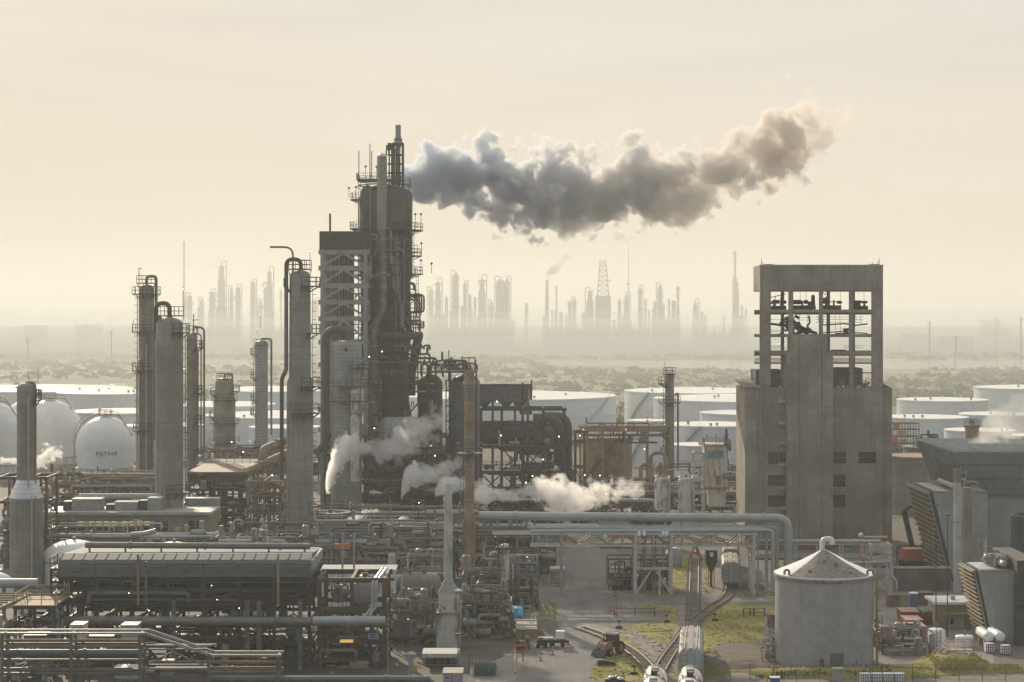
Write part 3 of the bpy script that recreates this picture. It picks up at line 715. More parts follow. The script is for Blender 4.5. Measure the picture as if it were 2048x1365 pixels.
def far_tower(px, hw, top, D, kind, label):
    r0 = random.Random(px); cx = PX(px, D); r = S(hw, D) * 1.0; zt = PZ(top, D); t = thing('far_stack' if kind in ('flare', 'stack') else 'far_column', label, 'stack' if kind in ('flare', 'stack') else 'column', (cx, D, 0))
    k = MB()
    if kind == 'flare':
        k.lathe(cx, D, [(r * 1.5, 0), (r * 1.3, zt * .45), (r * .75, zt * .5), (r * .6, zt * .93), (r * .95, zt * .94), (r * .95, zt * .985), (r * .5, zt)], 10)
    elif kind == 'stack': k.lathe(cx, D, [(r * 1.5, 0), (r * 1.1, zt * .5), (r * .75, zt)], 10)
    elif kind == 'step': k.lathe(cx, D, [(r * 1.45, 0), (r * 1.45, zt * .46), (r * 1.05, zt * .5), (r * 1.0, zt * .8), (r * .72, zt * .83), (r * .72, zt * .95), (.1, zt * .98)], 12)
    else: k.lathe(cx, D, [(r, 0), (r, zt * .93), (r * .8, zt * .97), (.1, zt)], 12)
    k.build('shell', 'dark_steel', t)
    for i in range(8 if kind != 'stack' else 1):
        z = zt * r0.uniform(.42, .98); e = r * (1.45 if kind == 'step' and z < zt * .5 else 1.0 if kind != 'flare' else .7)
        MB().box(cx - e - r0.uniform(.4, 1.7), cx + e + r0.uniform(.2, 1.6), D - e, D + e, z, z + .9).build('platform', 'dark_steel', t, False)
    if kind == 'loop': MB().tube([(cx - r - .5, D, zt), (cx - r - .5, D, zt + 5), (cx + r + .5, D, zt + 5), (cx + r + .5, D, zt * .6)], .8, 6, 3).build('overhead_pipe', 'dark_steel', t)
    elif kind in ('col', 'step') and hw > 3.4:
        sd = r0.choice((-1, 1)); MB().tube([(cx, D, zt - 2), (cx, D, zt + 2.5), (cx + sd * (r + 1.4), D, zt + 2.5), (cx + sd * (r + 1.4), D, 3)], .6, 6, 2).build('overhead_pipe', 'dark_steel', t)
        MB().bar((cx - sd * r * .6, D, zt - 1), (cx - sd * r * .6, D, zt + r0.uniform(3, 7)), .35).build('mast', 'dark_steel', t, False)
for q in FAR: far_tower(*q)
# lattice derrick over its block
D = 2320; cx = PX(1206, D); t = thing('far_derrick', 'far tapering lattice derrick standing on a dark block', 'derrick', (cx, D, 0))
zb, zt = PZ(592, D), PZ(522, D); b0, b1 = S(11, D), S(6, D)
MB().box(cx - S(15, D), cx + S(15, D), D - 8, D + 8, 0, zb).build('block', 'dark_steel', t, False)
k = MB(); lv = 7
for i in range(lv):
    f0, f1 = i / lv, (i + 1) / lv; a0, a1 = b0 + (b1 - b0) * f0, b0 + (b1 - b0) * f1; z0, z1 = zb + (zt - zb) * f0, zb + (zt - zb) * f1
    for sy in (-1, 1):
        for sx in (-1, 1): k.bar((cx + sx * a0, D + sy * a0, z0), (cx + sx * a1, D + sy * a1, z1), 1.0)
        k.bar((cx - a1, D + sy * a1, z1), (cx + a1, D + sy * a1, z1), .7); k.bar((cx - a0, D + sy * a0, z0), (cx + a1, D + sy * a1, z1), .5); k.bar((cx + a0, D + sy * a0, z0), (cx - a1, D + sy * a1, z1), .5)
for f in (0, 1): q = b0 + (b1 - b0) * f; z = zb + (zt - zb) * f; k.bar((cx - q, D - q, z), (cx - q, D + q, z), .7).bar((cx + q, D - q, z), (cx + q, D + q, z), .7)
k.build('lattice', 'dark_steel', t, False)
MB().box(cx + 3, cx + S(18, D), D - 1, D + 1, PZ(563, D), PZ(561, D)).build('platform', 'dark_steel', t, False)
D = 2330; cx = PX(1257, D); t = thing('far_mast', 'very thin far guyed radio mast above the stepped column', 'mast', (cx, D, 0))
MB().lathe(cx, D, [(.45, 0), (.4, PZ(490, D)), (.1, PZ(488, D))], 6).build('pole', 'dark_steel', t); MB().box(cx - 2, cx + 2, D - 1, D + 1, PZ(570, D), PZ(567, D)).build('platform', 'dark_steel', t, False)
for px0, px1, top, D, lb in ((395, 470, 624, 2450, 'low dark far unit under the stepped far tower'), (500, 570, 626, 2450, 'low dark far unit under the double-headed tower'), (860, 935, 622, 2450, 'low dark far unit beside the tall refinery tower'),
                             (940, 1030, 626, 2480, 'low dark far unit under the thick twin blocks'), (1085, 1180, 628, 2460, 'low dark far unit under the smoking far stack'), (1305, 1352, 606, 2420, 'flat dark far block carrying a tall column'), (1225, 1300, 626, 2470, 'low dark far unit just after the lattice derrick'), (1385, 1500, 634, 2560, 'low dark far unit beside the elevator ruin')):
    t = thing('far_unit', lb, 'process unit', (PX((px0 + px1) / 2, D), D, 0)); r0 = random.Random(px0); x = PX(px0, D); e = PX(px1, D)
    MB().box(x, e, D + 8, D + 20, 0, PZ(top + 34, D)).build('frame', 'dark_steel', t, False)
    while x < e:
        w = r0.uniform(2, 6); MB().box(x, min(e, x + w), D - 1, D + 7, 0, PZ(top + r0.uniform(-9, 1) * r0.choice((1, -2.4)), D)).build('block', 'dark_steel', t, False); x += w + r0.uniform(1, 10)
plume('far_smoke', 'small grey smoke puff blowing from the far smoking stack', 2330,
      [(1091, 548, 562, .8), (1098, 532, 556, .9), (1110, 528, 550, .8), (1122, 516, 538, .5), (1135, 508, 530, .7), (1150, 510, 528, .2)], .9, .5, (.7, .72, .75), .3, .045, .5, step=.2)
# pale tanks and sheds far out on the flats
for px, rp, top, D, lb in ((1835, 30, 668, 2250, 'hazy white far tank on the flats beyond the elevator ruin'), (1912, 34, 672, 2150, 'second hazy white far tank on the flats, the broader'), (1985, 26, 640, 2700, 'faint far storage tank near the horizon'),
                            (1560, 40, 690, 2000, 'hazy far tank hidden behind the elevator ruin'), (70, 24, 650, 2400, 'faint far tank low on the plain'), (180, 26, 648, 2500, 'faint far tank beside another on the plain')):
    tank(lb, px, D, rp, max(6, PZ(top, D)), ring=False, cone=.08)
t = thing('far_dome', 'hazy far domed shed near the horizon past the elevator ruin', 'shed', (PX(1815, 2400), 2400, 0))
MB().lathe(PX(1815, 2400), 2400, [(11, 0)] + [(11 * math.cos(a), 8 + 15 * math.sin(a)) for a in [math.pi / 2 * i / 6 for i in range(7)]], 20).build('roof', 'steel_pale', t)
rp_ = random.Random(77)
for i in range(26):     # faint power poles and masts on the plain
    px = rp_.uniform(5, 270) if i < 18 else rp_.uniform(1780, 2045); D = rp_.uniform(1700, 3200); h = rp_.uniform(16, 42); x = PX(px, D)
    k = MB().bar((x, D, 0), (x, D, h), .9); k.bar((x - 2.2, D, h * .93), (x + 2.2, D, h * .93), .6)
    tag(k.build('power_pole', 'wood', None, False), 'faint far power pole with crossbar on the hazy plain', 'pole', 'far power poles on the plain')

# ------------------------------------------------------------------ white storage tanks behind the plant
tank('wide white storage tank just beyond the dark ducts of the process building', 1020, 770, 212, 15, vents=5, stair=(300, 335))
tank('white storage tank behind the slim tank edge, beside the narrow column', 1395, 810, 146, 15.2, vents=4, stair=(195, 225))
tank('huge white storage tank reaching behind the elevator ruin', 1480, 745, 172, 15, vents=4)
tank('lower white tank before the huge one, half hidden by the elevator ruin', 1425, 628, 92, 12, vents=3, stair=(205, 250))
tank('low white tank roof just behind the two upright white silos', 1400, 575, 60, 9.2, vents=2)
tank('far white tank roof above the low tanks, beside the elevator ruin', 1500, 690, 100, 12.5)
tank('white tank with curved stair behind the steam, beside the narrow column', 1300, 610, 44, 14.2, stair=(200, 275))
tank('beige flat-topped tank crossed by a stair, in front of a white tank', 1214, 545, 50, 13.2, m='rust_pale', roof='roof_dark', stair=(205, 290), cone=.02)
for px, D, rp, z, lb in ((90, 860, 175, 14, 'gleaming white tank roof beyond the domed vessels at the edge'), (230, 800, 115, 15, 'broad white tank whose shell shows above the domed vessels'), (255, 690, 110, 13, 'white tank just behind the spherical vessel and the brown column'),
                           (560, 830, 140, 15, 'gleaming tank roof behind the tall grey column'), (430, 740, 120, 13, 'white tank behind the squat rusty column'), (330, 640, 80, 11, 'low white tank between the brown and the pale columns'), (570, 640, 70, 10.5, 'low white tank just behind the tall grey column'),
                           (560, 705, 150, 11, 'pale low tank behind the narrow ringed column')):
    tank(lb, px, D, rp, z, vents=3)
for px, D, rp, z, lb in ((1885, 790, 90, 12.5, 'gleaming white tank roof behind the orange scaffolding'), (2060, 850, 110, 15, 'white tank at the far edge above the cooling tower'), (1850, 690, 85, 11, 'lower white tank behind the orange scaffolding'), (2000, 700, 80, 11.5, 'white tank behind the small rusty tower and vapour'),
                           (1960, 640, 70, 9.5, 'low white tank roof just behind the blue-grey fan deck'), (2085, 620, 60, 9, 'low white tank at the edge behind the fan deck')):
    tank(lb, px, D, rp, z, vents=3)
# ------------------------------------------------------------------ domed vessels
def dome_vessel(label, px, D, rp, top, m='white_paint', text=None, stair=True):
    cx = PX(px, D); r = S(rp, D); zt = PZ(top, D); t = thing('domed_vessel', label, 'vessel', (cx, D, 0)); zc = zt - r * 1.02
    k = MB(); pr = [(r * .94, 0), (r * .965, zc * .5), (r, zc)] + [(r * math.cos(a), zc + (zt - zc) * math.sin(a)) for a in [math.pi / 2 * i / 9 for i in range(1, 10)]]
    k.lathe(cx, D, pr, 40).build('shell', m, t)
    k = MB(); MB.lathe(k, cx, D, [(r * .96, 2.1), (r * 1.0, 2.1), (r * 1.0, 2.35), (r * .96, 2.35)], 40, caps=False); k.build('band', 'steel_pale', t)
    for i in range(12):
        a = rad(195 + i * 13.5); MB().cyl((cx + math.cos(a) * r * 1.0, D + math.sin(a) * r * 1.0, 0), (cx + math.cos(a) * r * 1.0, D + math.sin(a) * r * 1.0, 2.2), .16, None, 6).build('leg', m, t)
    if stair:
        pts = [(cx + math.cos(rad(a)) * r * math.cos(b) * 1.03 + (0), D + math.sin(rad(a)) * r * math.cos(b) * 1.03, zc + (zt - zc) * math.sin(b) + .3) for a, b in [(190 - i * 6, math.pi / 2 * min(1, i / 9 * .95)) for i in range(10)]]
        pts = [(cx - r * 1.05, D - 1, 0), (cx - r * 1.05, D - 1, zc)] + [(cx - r * 1.04 * math.cos(b), D - 1, zc + (zt - zc) * math.sin(b) + .9) for b in (.3, .7, 1.05, 1.4)] + [(cx + r * .5, D - 1, zt + .3), (cx + r * .95, D - 1, zc + 3)]
        k = MB().tube(pts, .16, 5, .5); k.tube([(x - .5, y, z + 1.0) for x, y, z in pts[1:]], .09, 5, .5)
        for i in range(1, len(pts)): k.bar(pts[i], (pts[i][0] - .5, pts[i][1], pts[i][2] + 1), .1)
        k.build('stairway', 'tan', t)
        deck(t, cx - 1.8, cx + 1.8, D - 1.6, D + 1, zt + .5, 'tan')
    if text:
        cu = bpy.data.curves.new('lettering', 'FONT'); cu.body = text; cu.size = 1.9; cu.align_x = 'CENTER'; cu.extrude = .02
        tmp = bpy.data.objects.new('lettering', cu); C.objects.link(tmp)
        me = bpy.data.meshes.new_from_object(tmp.evaluated_get(bpy.context.evaluated_depsgraph_get())); C.objects.unlink(tmp); bpy.data.objects.remove(tmp)
        zz = PZ(909, D); rz = r * (1 if zz < zc else math.sqrt(max(.1, 1 - ((zz - zc) / (zt - zc)) ** 2)))
        for v in me.vertices:
            x, h = v.co.x, v.co.y; a = -math.pi / 2 + (x + S(14, D)) / rz; z_ = zz + h
            q = r * (1 if z_ < zc else math.sqrt(max(.05, 1 - ((z_ - zc) / (zt - zc)) ** 2))) + .05 + v.co.z
            v.co = (math.cos(a) * q, math.sin(a) * q, z_)
        me.materials.append(M['steel']); o = bpy.data.objects.new('lettering', me); C.objects.link(o); o.parent = t; ROOT[o.name] = ROOT[t.name]
dome_vessel('white domed vessel lettered PATF49 beside the brown column', 211, 578, 58, 833, text='PATF49')
dome_vessel('big white domed vessel partly hidden behind the flared-foot column', 100, 625, 66, 800)
dome_vessel('white domed vessel at the very edge behind the flared-foot column', -12, 590, 56, 806)
dome_vessel('hindmost white domed vessel peeping out between two others', 62, 690, 62, 798, stair=False)
def low_dome(label, px, D, rp, top):
    cx = PX(px, D); r = S(rp, D); zt = PZ(top, D); t = thing('domed_tank', label, 'tank', (cx, D, 0)); zc = max(.5, zt - r * .62)
    MB().lathe(cx, D, [(r, 0), (r, zc)] + [(r * math.cos(a), zc + (zt - zc) * math.sin(a)) for a in [math.pi / 2 * i / 8 for i in range(1, 9)]], 36).build('shell', 'white_paint', t)
    k = MB(); MB.lathe(k, cx, D, [(r, zc - .12), (r + .1, zc - .12), (r + .1, zc + .06), (r, zc + .06)], 36, caps=False); k.build('seam_ring', 'steel_pale', t)
    MB().cyl((cx, D, zt - .2), (cx, D, zt + .5), .3, None, 8).build('nozzle', 'pipe_grey', t)
low_dome('smooth white domed tank beside the flared-foot column', 148, 352, 64, 1080)
low_dome('smooth white domed tank behind the grey column above the cooler roof', 348, 352, 70, 1084)
low_dome('white domed tank cut by the edge of the view below the flared-foot column', -10, 330, 36, 1145)
# ------------------------------------------------------------------ columns at the near side
def flare_foot(t, cx, D, R, zt):
    r = S(33, D); MB().lathe(cx, D, [(R, PZ(960, D)), (R + .06, PZ(961, D)), (r, PZ(993, D)), (r + .08, PZ(996, D))], 24, caps=False).build('cone_skirt', 'cladding_bright', t)
    risers(t, cx, D, R, [(9, 796, 1010, 1.6, 'pipe_pale')]); risers(t, cx, D, r - .4, [(17, 990, 1180, 1.6, 'pipe_pale'), (23, 990, 1180, 1.0)])
    MB().bar((cx + S(4, D), D, zt), (cx + S(4, D), D, zt + 2.6), .06).bar((cx + S(4, D), D, zt + 2.6), (cx + S(23, D), D, zt + 2.6), .06).bar((cx + S(23, D), D, zt + 2.6), (cx + S(23, D), D, zt - 1), .06).build('davit', 'dark_steel', t, False)
column('grey column with flared silver cone foot and gooseneck pipe on its dome', 53, 348, [(1178, 33), (995, 33), (994, 19), (776, 19)], 'vessel_grey', [(799, -40, 60, 1.0)], (18, 985, 3.4, 766), None, flare_foot)
def c2x(t, cx, D, R, zt):
    risers(t, cx, D, R, [(-12, 720, 980, 1.7, 'pipe_pale'), (-4, 590, 985, 1.3, 'pipe_brown'), (3, 690, 985, 1.8, 'pipe_pale'), (9, 660, 985, 1.6, 'pipe_brown'), (14, 740, 985, 2, 'pipe_grey'), (-17, 735, 985, 2, 'pipe_pale')])
    MB().bar((cx - S(15, D), D, zt), (cx - S(15, D), D, PZ(537, D)), .16).bar((cx - S(15, D), D, PZ(537, D)), (cx - S(10, D), D, PZ(538, D)), .2).build('davit', 'dark_steel', t, False)
column('tall brown weathered column wrapped in parallel riser pipes', 293, 470, [(1000, 15.5), (578, 15.5)], 'cladding_brown', [(588, 150, 380, 1.6), (663, 150, 330, 1.6), (740, 150, 330, 1.6), (566, 20, 340, .6), (860, 150, 300, 1.4)],
       (20, 610, 3, 553), [(178, 660, 590), (178, 735, 668), (178, 850, 745)], c2x, lamps=((-26, 650, 'lamp_green'), (-20, 870)))
def c3x(t, cx, D, R, zt):
    risers(t, cx, D, R, [(-24, 680, 1080, 1.2, 'pipe_pale'), (4, 965, 1110, 1.3, 'pipe_grey')])
    k = MB().lathe(cx - S(18, D), D - .8, [(S(5.2, D), PZ(860, D)), (S(5.2, D), zt + .2), (S(4.5, D), zt + 1.4), (.05, zt + 1.9)], 12); k.build('strapped_vessel', 'vessel_grey', t)
column('broad grey column with looped pipe and railed crown behind the long cooler', 339, 382, [(1120, 27.5), (650, 27.5)], 'vessel_grey', [(631, -160, 200, .2), (665, -70, 60, 1.3), (1078, -100, 60, 1.4), (985, -90, 40, 1.2)],
       (-26, 880, 4.6, 607, 'duct'), [(4, 1075, 670)], c3x, lamps=((27, 615, 'lamp_white', 3.6), (30, 1020)))
def c4x(t, cx, D, R, zt):
    for dx, top, r in ((19, 668, 1.5), (25, 655, 2.1), (13, 700, 1.4)):
        x = cx + S(dx, D); MB().tube([(cx + S(4, D), D - R, PZ(top, D)), (x, D - .6, PZ(top, D)), (x, D - .6, PZ(905, D))], S(r, D), 8, 1.2).build('riser_pipe', 'pipe_brown', t)
    MB().bar((cx + S(3, D), D, zt), (cx + S(3, D), D, PZ(629, D)), .2).bar((cx + S(1, D), D, PZ(641, D)), (cx + S(13, D), D, PZ(640, D)), .16).build('davit', 'dark_steel', t, False)
column('slim tan column with three brown pipes down its side', 384, 480, [(985, 11), (672, 11)], 'cladding_brown', [(666, -60, 170, 1.2), (695, -60, 60, 1.6), (785, -70, 60, 1.5), (845, -70, 120, 1.6), (912, -70, 60, 1.4)], None, [(175, 900, 670)], c4x, lamps=((-16, 750), (24, 838)))
column('squat rusty column with railed platforms and a davit on top', 449, 600, [(935, 22), (800, 22), (790, 19), (766, 18.5)], 'cladding_brown', [(782, -50, 60, 1.8), (788, 140, 230, 1.6), (758, 0, 360, .5), (833, 140, 215, 1.4), (846, -170, 10, 1.2), (800, -170, -10, .8), (885, -170, 30, 1.3)], (16, 875, 2, 748), [(178, 900, 780)], lamps=((-22, 765), (25, 905)), name='distillation_column')
column('slim ringed column with stacked platforms and a mast', 523, 600, [(930, 13), (688, 13)], 'cladding', [(708, 120, 240, 1.5), (755, 130, 230, 1.4), (800, 130, 230, 1.4), (690, 0, 360, .4), (828, 130, 230, 1.5)], (20, 870, 2.2, 678), [(180, 830, 690)], lamps=((-8, 668), (-2, 655, 'lamp_white', 4)))
def c7x(t, cx, D, R, zt):
    r = S(4.2, D); x = cx - S(27, D)
    MB().tube([(cx + S(2, D), D, zt + .5), (cx + S(2, D), D, PZ(519, D)), (x, D - .4, PZ(519, D)), (x, D - .4, PZ(742, D)), (x - S(9, D), D - .4, PZ(756, D)), (x - S(9, D), D - .4, PZ(960, D))], r, 10, 1.3).build('overhead_pipe', 'duct', t)
    MB().tube([(x + S(13, D), D - .2, PZ(545, D)), (x + S(13, D), D - .2, PZ(495, D)), (cx - S(60, D), D - .2, PZ(494.5, D))], S(2, D), 8, 1.6).build('vent_arm', 'pipe_brown', t)
    risers(t, cx, D, R, [(-26, 560, 750, 1.6, 'pipe_grey'), (-5, 850, 905, 1.6, 'pipe_pale'), (-24, 800, 1060, 1.2, 'pipe_pale')])
column('tallest grey column with curved vent arm over its crown and wider foot', 600, 386, [(1118, 27), (765, 26.5), (755, 22), (552, 21)], 'vessel_grey', [(538, 0, 360, .25), (572, -80, 70, 1.9), (573, 150, 215, 1.1), (666, -50, 60, 1.9), (772, -80, 60, 1.8), (825, -110, 60, 1.6)],
       None, [(4, 665, 575), (4, 770, 670), (4, 1040, 830)], c7x, lamps=((20, 545, 'lamp_white', 4.2),))
def c8x(t, cx, D, R, zt):
    MB().tube([(cx + S(11, D), D, PZ(790, D)), (cx + S(17, D), D, PZ(786, D)), (cx + S(17, D), D, PZ(940, D))], S(2, D), 8, .8).build('riser_pipe', 'pipe_brown', t)
    MB().bar((cx - S(9, D), D, zt), (cx - S(9, D), D, PZ(723, D)), .12).build('mast', 'dark_steel', t, False)
column('narrow hazy column with bracket platforms standing between the white tanks and the elevator', 1339, 530, [(985, 9.5), (750, 9)], 'vessel_grey', [(748, 0, 360, .5), (767, 130, 240, 1.9), (805, 0, 360, 1.7), (870, 120, 250, 1.3), (905, 120, 250, 1.3)], None, [(182, 985, 770)], c8x, lamps=((-9, 860), (12, 862)))

# ------------------------------------------------------------------ the tall refinery tower
D0 = 490
def Z(y, D=None): return PZ(y, D or D0)
def X(p, D=None): return PX(p, D or D0)
t = thing('reactor_tower', 'tallest refinery tower, dark vessel with platforms and a slim stack on its crown', 'tower', (X(785), D0, 0)); RT = t
cx = X(772); r1 = S(53, D0)
MB().lathe(cx, D0, [(r1 * .93, Z(700)), (r1 * .93, Z(560)), (r1, Z(552)), (r1, Z(392))] + [(r1 * math.cos(a), Z(392) + S(22, D0) * math.sin(a)) for a in [math.pi / 2 * i / 7 for i in range(1, 8)]], 36).build('shell', 'vessel_dark', t)
k = MB()
for y in (470, 552, 600, 645): MB.lathe(k, cx, D0, [(r1 * .92, Z(y)), (r1 + .25, Z(y)), (r1 + .25, Z(y - 3)), (r1 * .92, Z(y - 3))], 36, caps=False)
k.build('band', 'dark_steel', t)
MB().lathe(cx + S(6, D0), D0, [(S(47, D0), 0), (S(47, D0), Z(840)), (S(40, D0), Z(800)), (S(40, D0), Z(700)), (r1 * .93, Z(660))], 30).build('lower_shell', 'vessel_dark', t)
# great standpipe up the front
px_, r = 768, S(9.5, D0)
MB().tube([(X(768), D0 - r1 - 1.0, Z(318)), (X(768), D0 - r1 - 1.0, Z(462))], S(9.8, D0), 14, 0).build('standpipe_head', 'cladding', t)
MB().sph((X(768), D0 - r1 - 1.0, Z(321)), S(9.8, D0), 10).build('pipe_cap', 'cladding_bright', t)
MB().tube([(X(768), D0 - r1 - 1.0, Z(460)), (X(770), D0 - r1 - 1, Z(560)), (X(770), D0 - r1 - 1, Z(622)), (X(752), D0 - r1 - 1, Z(655)), (X(752), D0 - r1 - 1, Z(830))], S(8, D0), 12, 1.6).build('standpipe', 'pipe_grey', t)
k = MB()
for y in (480, 515, 545, 575, 600, 690, 720, 760, 800): k.cyl((X(770 if y < 630 else 752), D0 - r1 - 1, Z(y)), (X(770 if y < 630 else 752), D0 - r1 - 1, Z(y + 3)), S(9.2, D0), None, 12)
k.build('flange', 'steel_pale', t)
for y, a0, a1, w in ((461, -75, 40, 2.6), (458, 150, 240, 2.4), (512, -60, 40, 2.3), (548, -50, 40, 2.6), (549, 190, 290, 1.2), (400, 140, 215, 2.2), (600, -110, 30, 1.8), (640, -120, 30, 1.8), (371, 30, 330, .4), (600, 160, 250, 1.6)):
    ring_platform(t, cx, D0, Z(y), r1, a0, a1, w)
MB().lathe(X(737), D0 - r1 * .6, [(S(13, D0), Z(760)), (S(13, D0), Z(385)), (S(9, D0), Z(376)), (.05, Z(372))], 20).build('side_vessel', 'vessel_dark', t)
for y in (461, 505, 552, 600, 648): ring_platform(t, cx, D0, Z(y), r1, -172, -8, 1.5, 'dark_steel', 'platform', 18)
for p, a, b, q, m_ in ((722, 400, 700, 1.3, 'pipe_grey'), (729, 430, 640, .9, 'pipe_brown'), (745, 380, 560, 1.2, 'pipe_grey'), (782, 420, 640, 1.0, 'dark_steel'), (795, 470, 700, 1.5, 'pipe_brown'), (812, 480, 655, 1.2, 'pipe_grey'), (818, 400, 545, .8, 'dark_steel'), (804, 560, 690, 1.0, 'pipe_grey')): MB().tube([(X(p), D0 - r1 + .5, Z(a)), (X(p), D0 - r1 - 1.2, Z(a)), (X(p), D0 - r1 - 1.2, Z(b))], S(q, D0), 6, .6).build('riser', m_, t)
clutter(t, X(722), X(822), D0 - r1 - 1.6, D0 - r1 - .6, Z(560), Z(470), 18, 41, ('dark_steel', 'duct', 'pipe_grey', 'brown_steel'), .1, .22)
deck(t, X(716), X(800), D0 - 5, D0 + 5, Z(361), rail=True)
k = MB()                                               # masts on the crown
for p, yt in ((719, 303), (741, 289), (744.5, 304)): k = MB().bar((X(p), D0 - 2, Z(361)), (X(p), D0 - 2, Z(yt)), .22); k.build('mast', 'steel_pale', t, False)
for p, y, q in ((733, 361, 335), (755, 361, 336), (700, 400, 378), (714, 400, 376), (832, 461, 430), (843, 461, 430), (844, 512, 488), (843, 548, 522), (864, 548, 528)):
    kk = MB().bar((X(p), D0 - 3, Z(y)), (X(p), D0 - 3, Z(q)), .12); b_ = kk.build('lamp_post', 'dark_steel', t, False); MB().sph((X(p), D0 - 3, Z(q)), .3, 6).build('lamp_head', 'dark_steel', b_)
# crown frame with pipes
for p in (788, 806):
    for y in (D0 - 2, D0 + 1): MB().box(X(p) - .22, X(p) + .22, y - .22, y + .22, Z(385), Z(287)).build('crown_post', 'dark_steel', t, False)
for y in (290, 312, 330, 348): MB().box(X(776), X(808), D0 - 2.3, D0 + 1.2, Z(y), Z(y - 2)).build('crown_platform', 'dark_steel', t, False)
for p, a, b, q in ((779, 300, 375, 1.4), (784, 296, 370, 1.6), (793, 300, 370, 1.8), (800, 318, 380, 1.5)): MB().tube([(X(p - 6), D0 - 1, Z(a + 12)), (X(p - 6), D0 - 1, Z(a)), (X(p), D0 - 1, Z(a)), (X(p), D0 - 1, Z(b))], S(q, D0), 8, 1).build('crown_pipe', 'dark_steel', t)
for p, y0, y1 in ((783, 291, 300), (778, 292, 302)): MB().box(X(p) - .6, X(p) + .6, D0 - 2.4, D0 - 1.4, Z(y1), Z(y0)).build('crown_box', 'dark_steel', t, False)
# platforms with loops, header and raking duct on the flank
for i in range(5): MB().tube([(X(818), D0 - 3 + i * 1.2, Z(590 + i)), (X(849 - i * 5), D0 - 3 + i * 1.2, Z(590 + i)), (X(849 - i * 5), D0 - 3 + i * 1.2, Z(625)), (X(818), D0 - 3 + i * 1.2, Z(625))], S(1.8, D0), 8, 1).build('loop_pipe', 'dark_steel', t)
for i in range(5): MB().tube([(X(815 + i * 4.5), D0 - 4, Z(622)), (X(815 + i * 4.5), D0 - 4, Z(672))], S(1.1, D0), 6, 0).build('riser', 'dark_steel', t)
deck(t, X(790), X(848), D0 - 6, D0 + 2, Z(655)); deck(t, X(800), X(842), D0 - 6.5, D0 + 2, Z(640), rail=False)
MB().hdrum((X(762), D0 - r1 - 1.5, Z(671)), (X(846), D0 - r1 - 1.5, Z(671)), S(8, D0), 14).build('header_pipe', 'duct', t)
MB().tube([(X(838), D0 - 5, Z(676)), (X(826), D0 - 5, Z(740)), (X(826), D0 - 5, Z(790))], [S(9, D0), S(7, D0)], 12, 1).build('raking_duct', 'duct', t)
for y, a, b in ((765, 748, 872), (700, 750, 830), (780, 750, 875)): deck(t, X(a), X(b), D0 - 10, D0 - 6, Z(y), sides='f')
for y, a, b in ((742, 836, 952),): deck(t, X(a), X(b), D0 - 9, D0 - 4, Z(y), sides='fr')
for p0, p1 in ((752, 815), (815, 872)): MB().bar((X(p0), D0 - 9.5, Z(830)), (X(p1), D0 - 9.5, Z(770)), .4).build('brace', 'dark_steel', t, False)
for p in (846, 862, 888): MB().tube([(X(p), D0 - 8, Z(752)), (X(p), D0 - 8, Z(727)), (X(p + 12), D0 - 8, Z(727)), (X(p + 12), D0 - 8, Z(760))], S(2, D0), 8, 1).build('looped_pipe', 'dark_steel', t)
for p, a, b in ((785, 460, 530), (799, 480, 600), (790, 515, 575), (807, 605, 650), (758, 472, 505)):
    MB().tube([(X(p - 10), D0 - r1 - .2, Z(a)), (X(p), D0 - r1 - .4, Z(a)), (X(p), D0 - r1 - .4, Z(b)), (X(p + 8), D0 - r1 - .2, Z(b + 12))], .3, 6, .8).build('riser', 'pipe_pale', t)
for p, y0, y1 in ((722, 366, 460), (750, 380, 440), (826, 462, 545), (835, 552, 640)): ladder(t, X(p), D0 - r1 * .8 if p < 800 else D0 - 1, Z(y1), Z(y0))
clutter(t, X(752), X(880), D0 - 9, D0 - 6.2, Z(860), Z(690), 46, 3, ('dark_steel', 'duct', 'pipe_brown', 'pipe_grey'))
clutter(t, X(790), X(845), D0 - 8, D0 - 5.5, Z(700), Z(560), 16, 4, ('dark_steel', 'duct', 'pipe_grey'), .1, .25)
clutter(t, X(838), X(950), D0 - 8, D0 - 5, Z(742), Z(718), 14, 8, ('dark_steel', 'pipe_brown'), .1, .2)
for p, y, c in ((720, 668, 'lamp_white'), (737, 850, 'lamp_green'), (755, 850, 'lamp_white'), (770, 700, 'lamp_white'), (858, 870, 'lamp_white'), (838, 878, 'lamp_orange'), (745, 710, 'lamp_white')):
    b_ = MB().box(X(p) - .2, X(p) + .2, D0 - 11.2, D0 - 9.4, Z(y), Z(y) + .12).build('lamp_bracket', 'dark_steel', t, False); MB().sph((X(p), D0 - 11.2, Z(y) - .2), .15, 6).build('bulb', c, b_)
# slim stack on the crown, a thing that stands on it
t = thing('exhaust_stack', 'slim pale stack rising from the crown of the tallest tower', 'stack', (X(796.5), D0 - .5, Z(372)))
MB().lathe(X(796.5), D0 - .5, [(S(4, D0), Z(372)), (S(5, D0), Z(295)), (S(8, D0), Z(292)), (S(8, D0), Z(280)), (S(5.5, D0), Z(274)), (S(5.5, D0), Z(251)), (S(4.6, D0), Z(251)), (S(4.6, D0), Z(262))], 18, caps=False).build('flue', 'cladding', t)
k = MB(); MB.lathe(k, X(796.5), D0 - .5, [(S(8.6, D0), Z(281)), (S(8.6, D0), Z(279))], 18, caps=False); k.build('band', 'dark_steel', t)
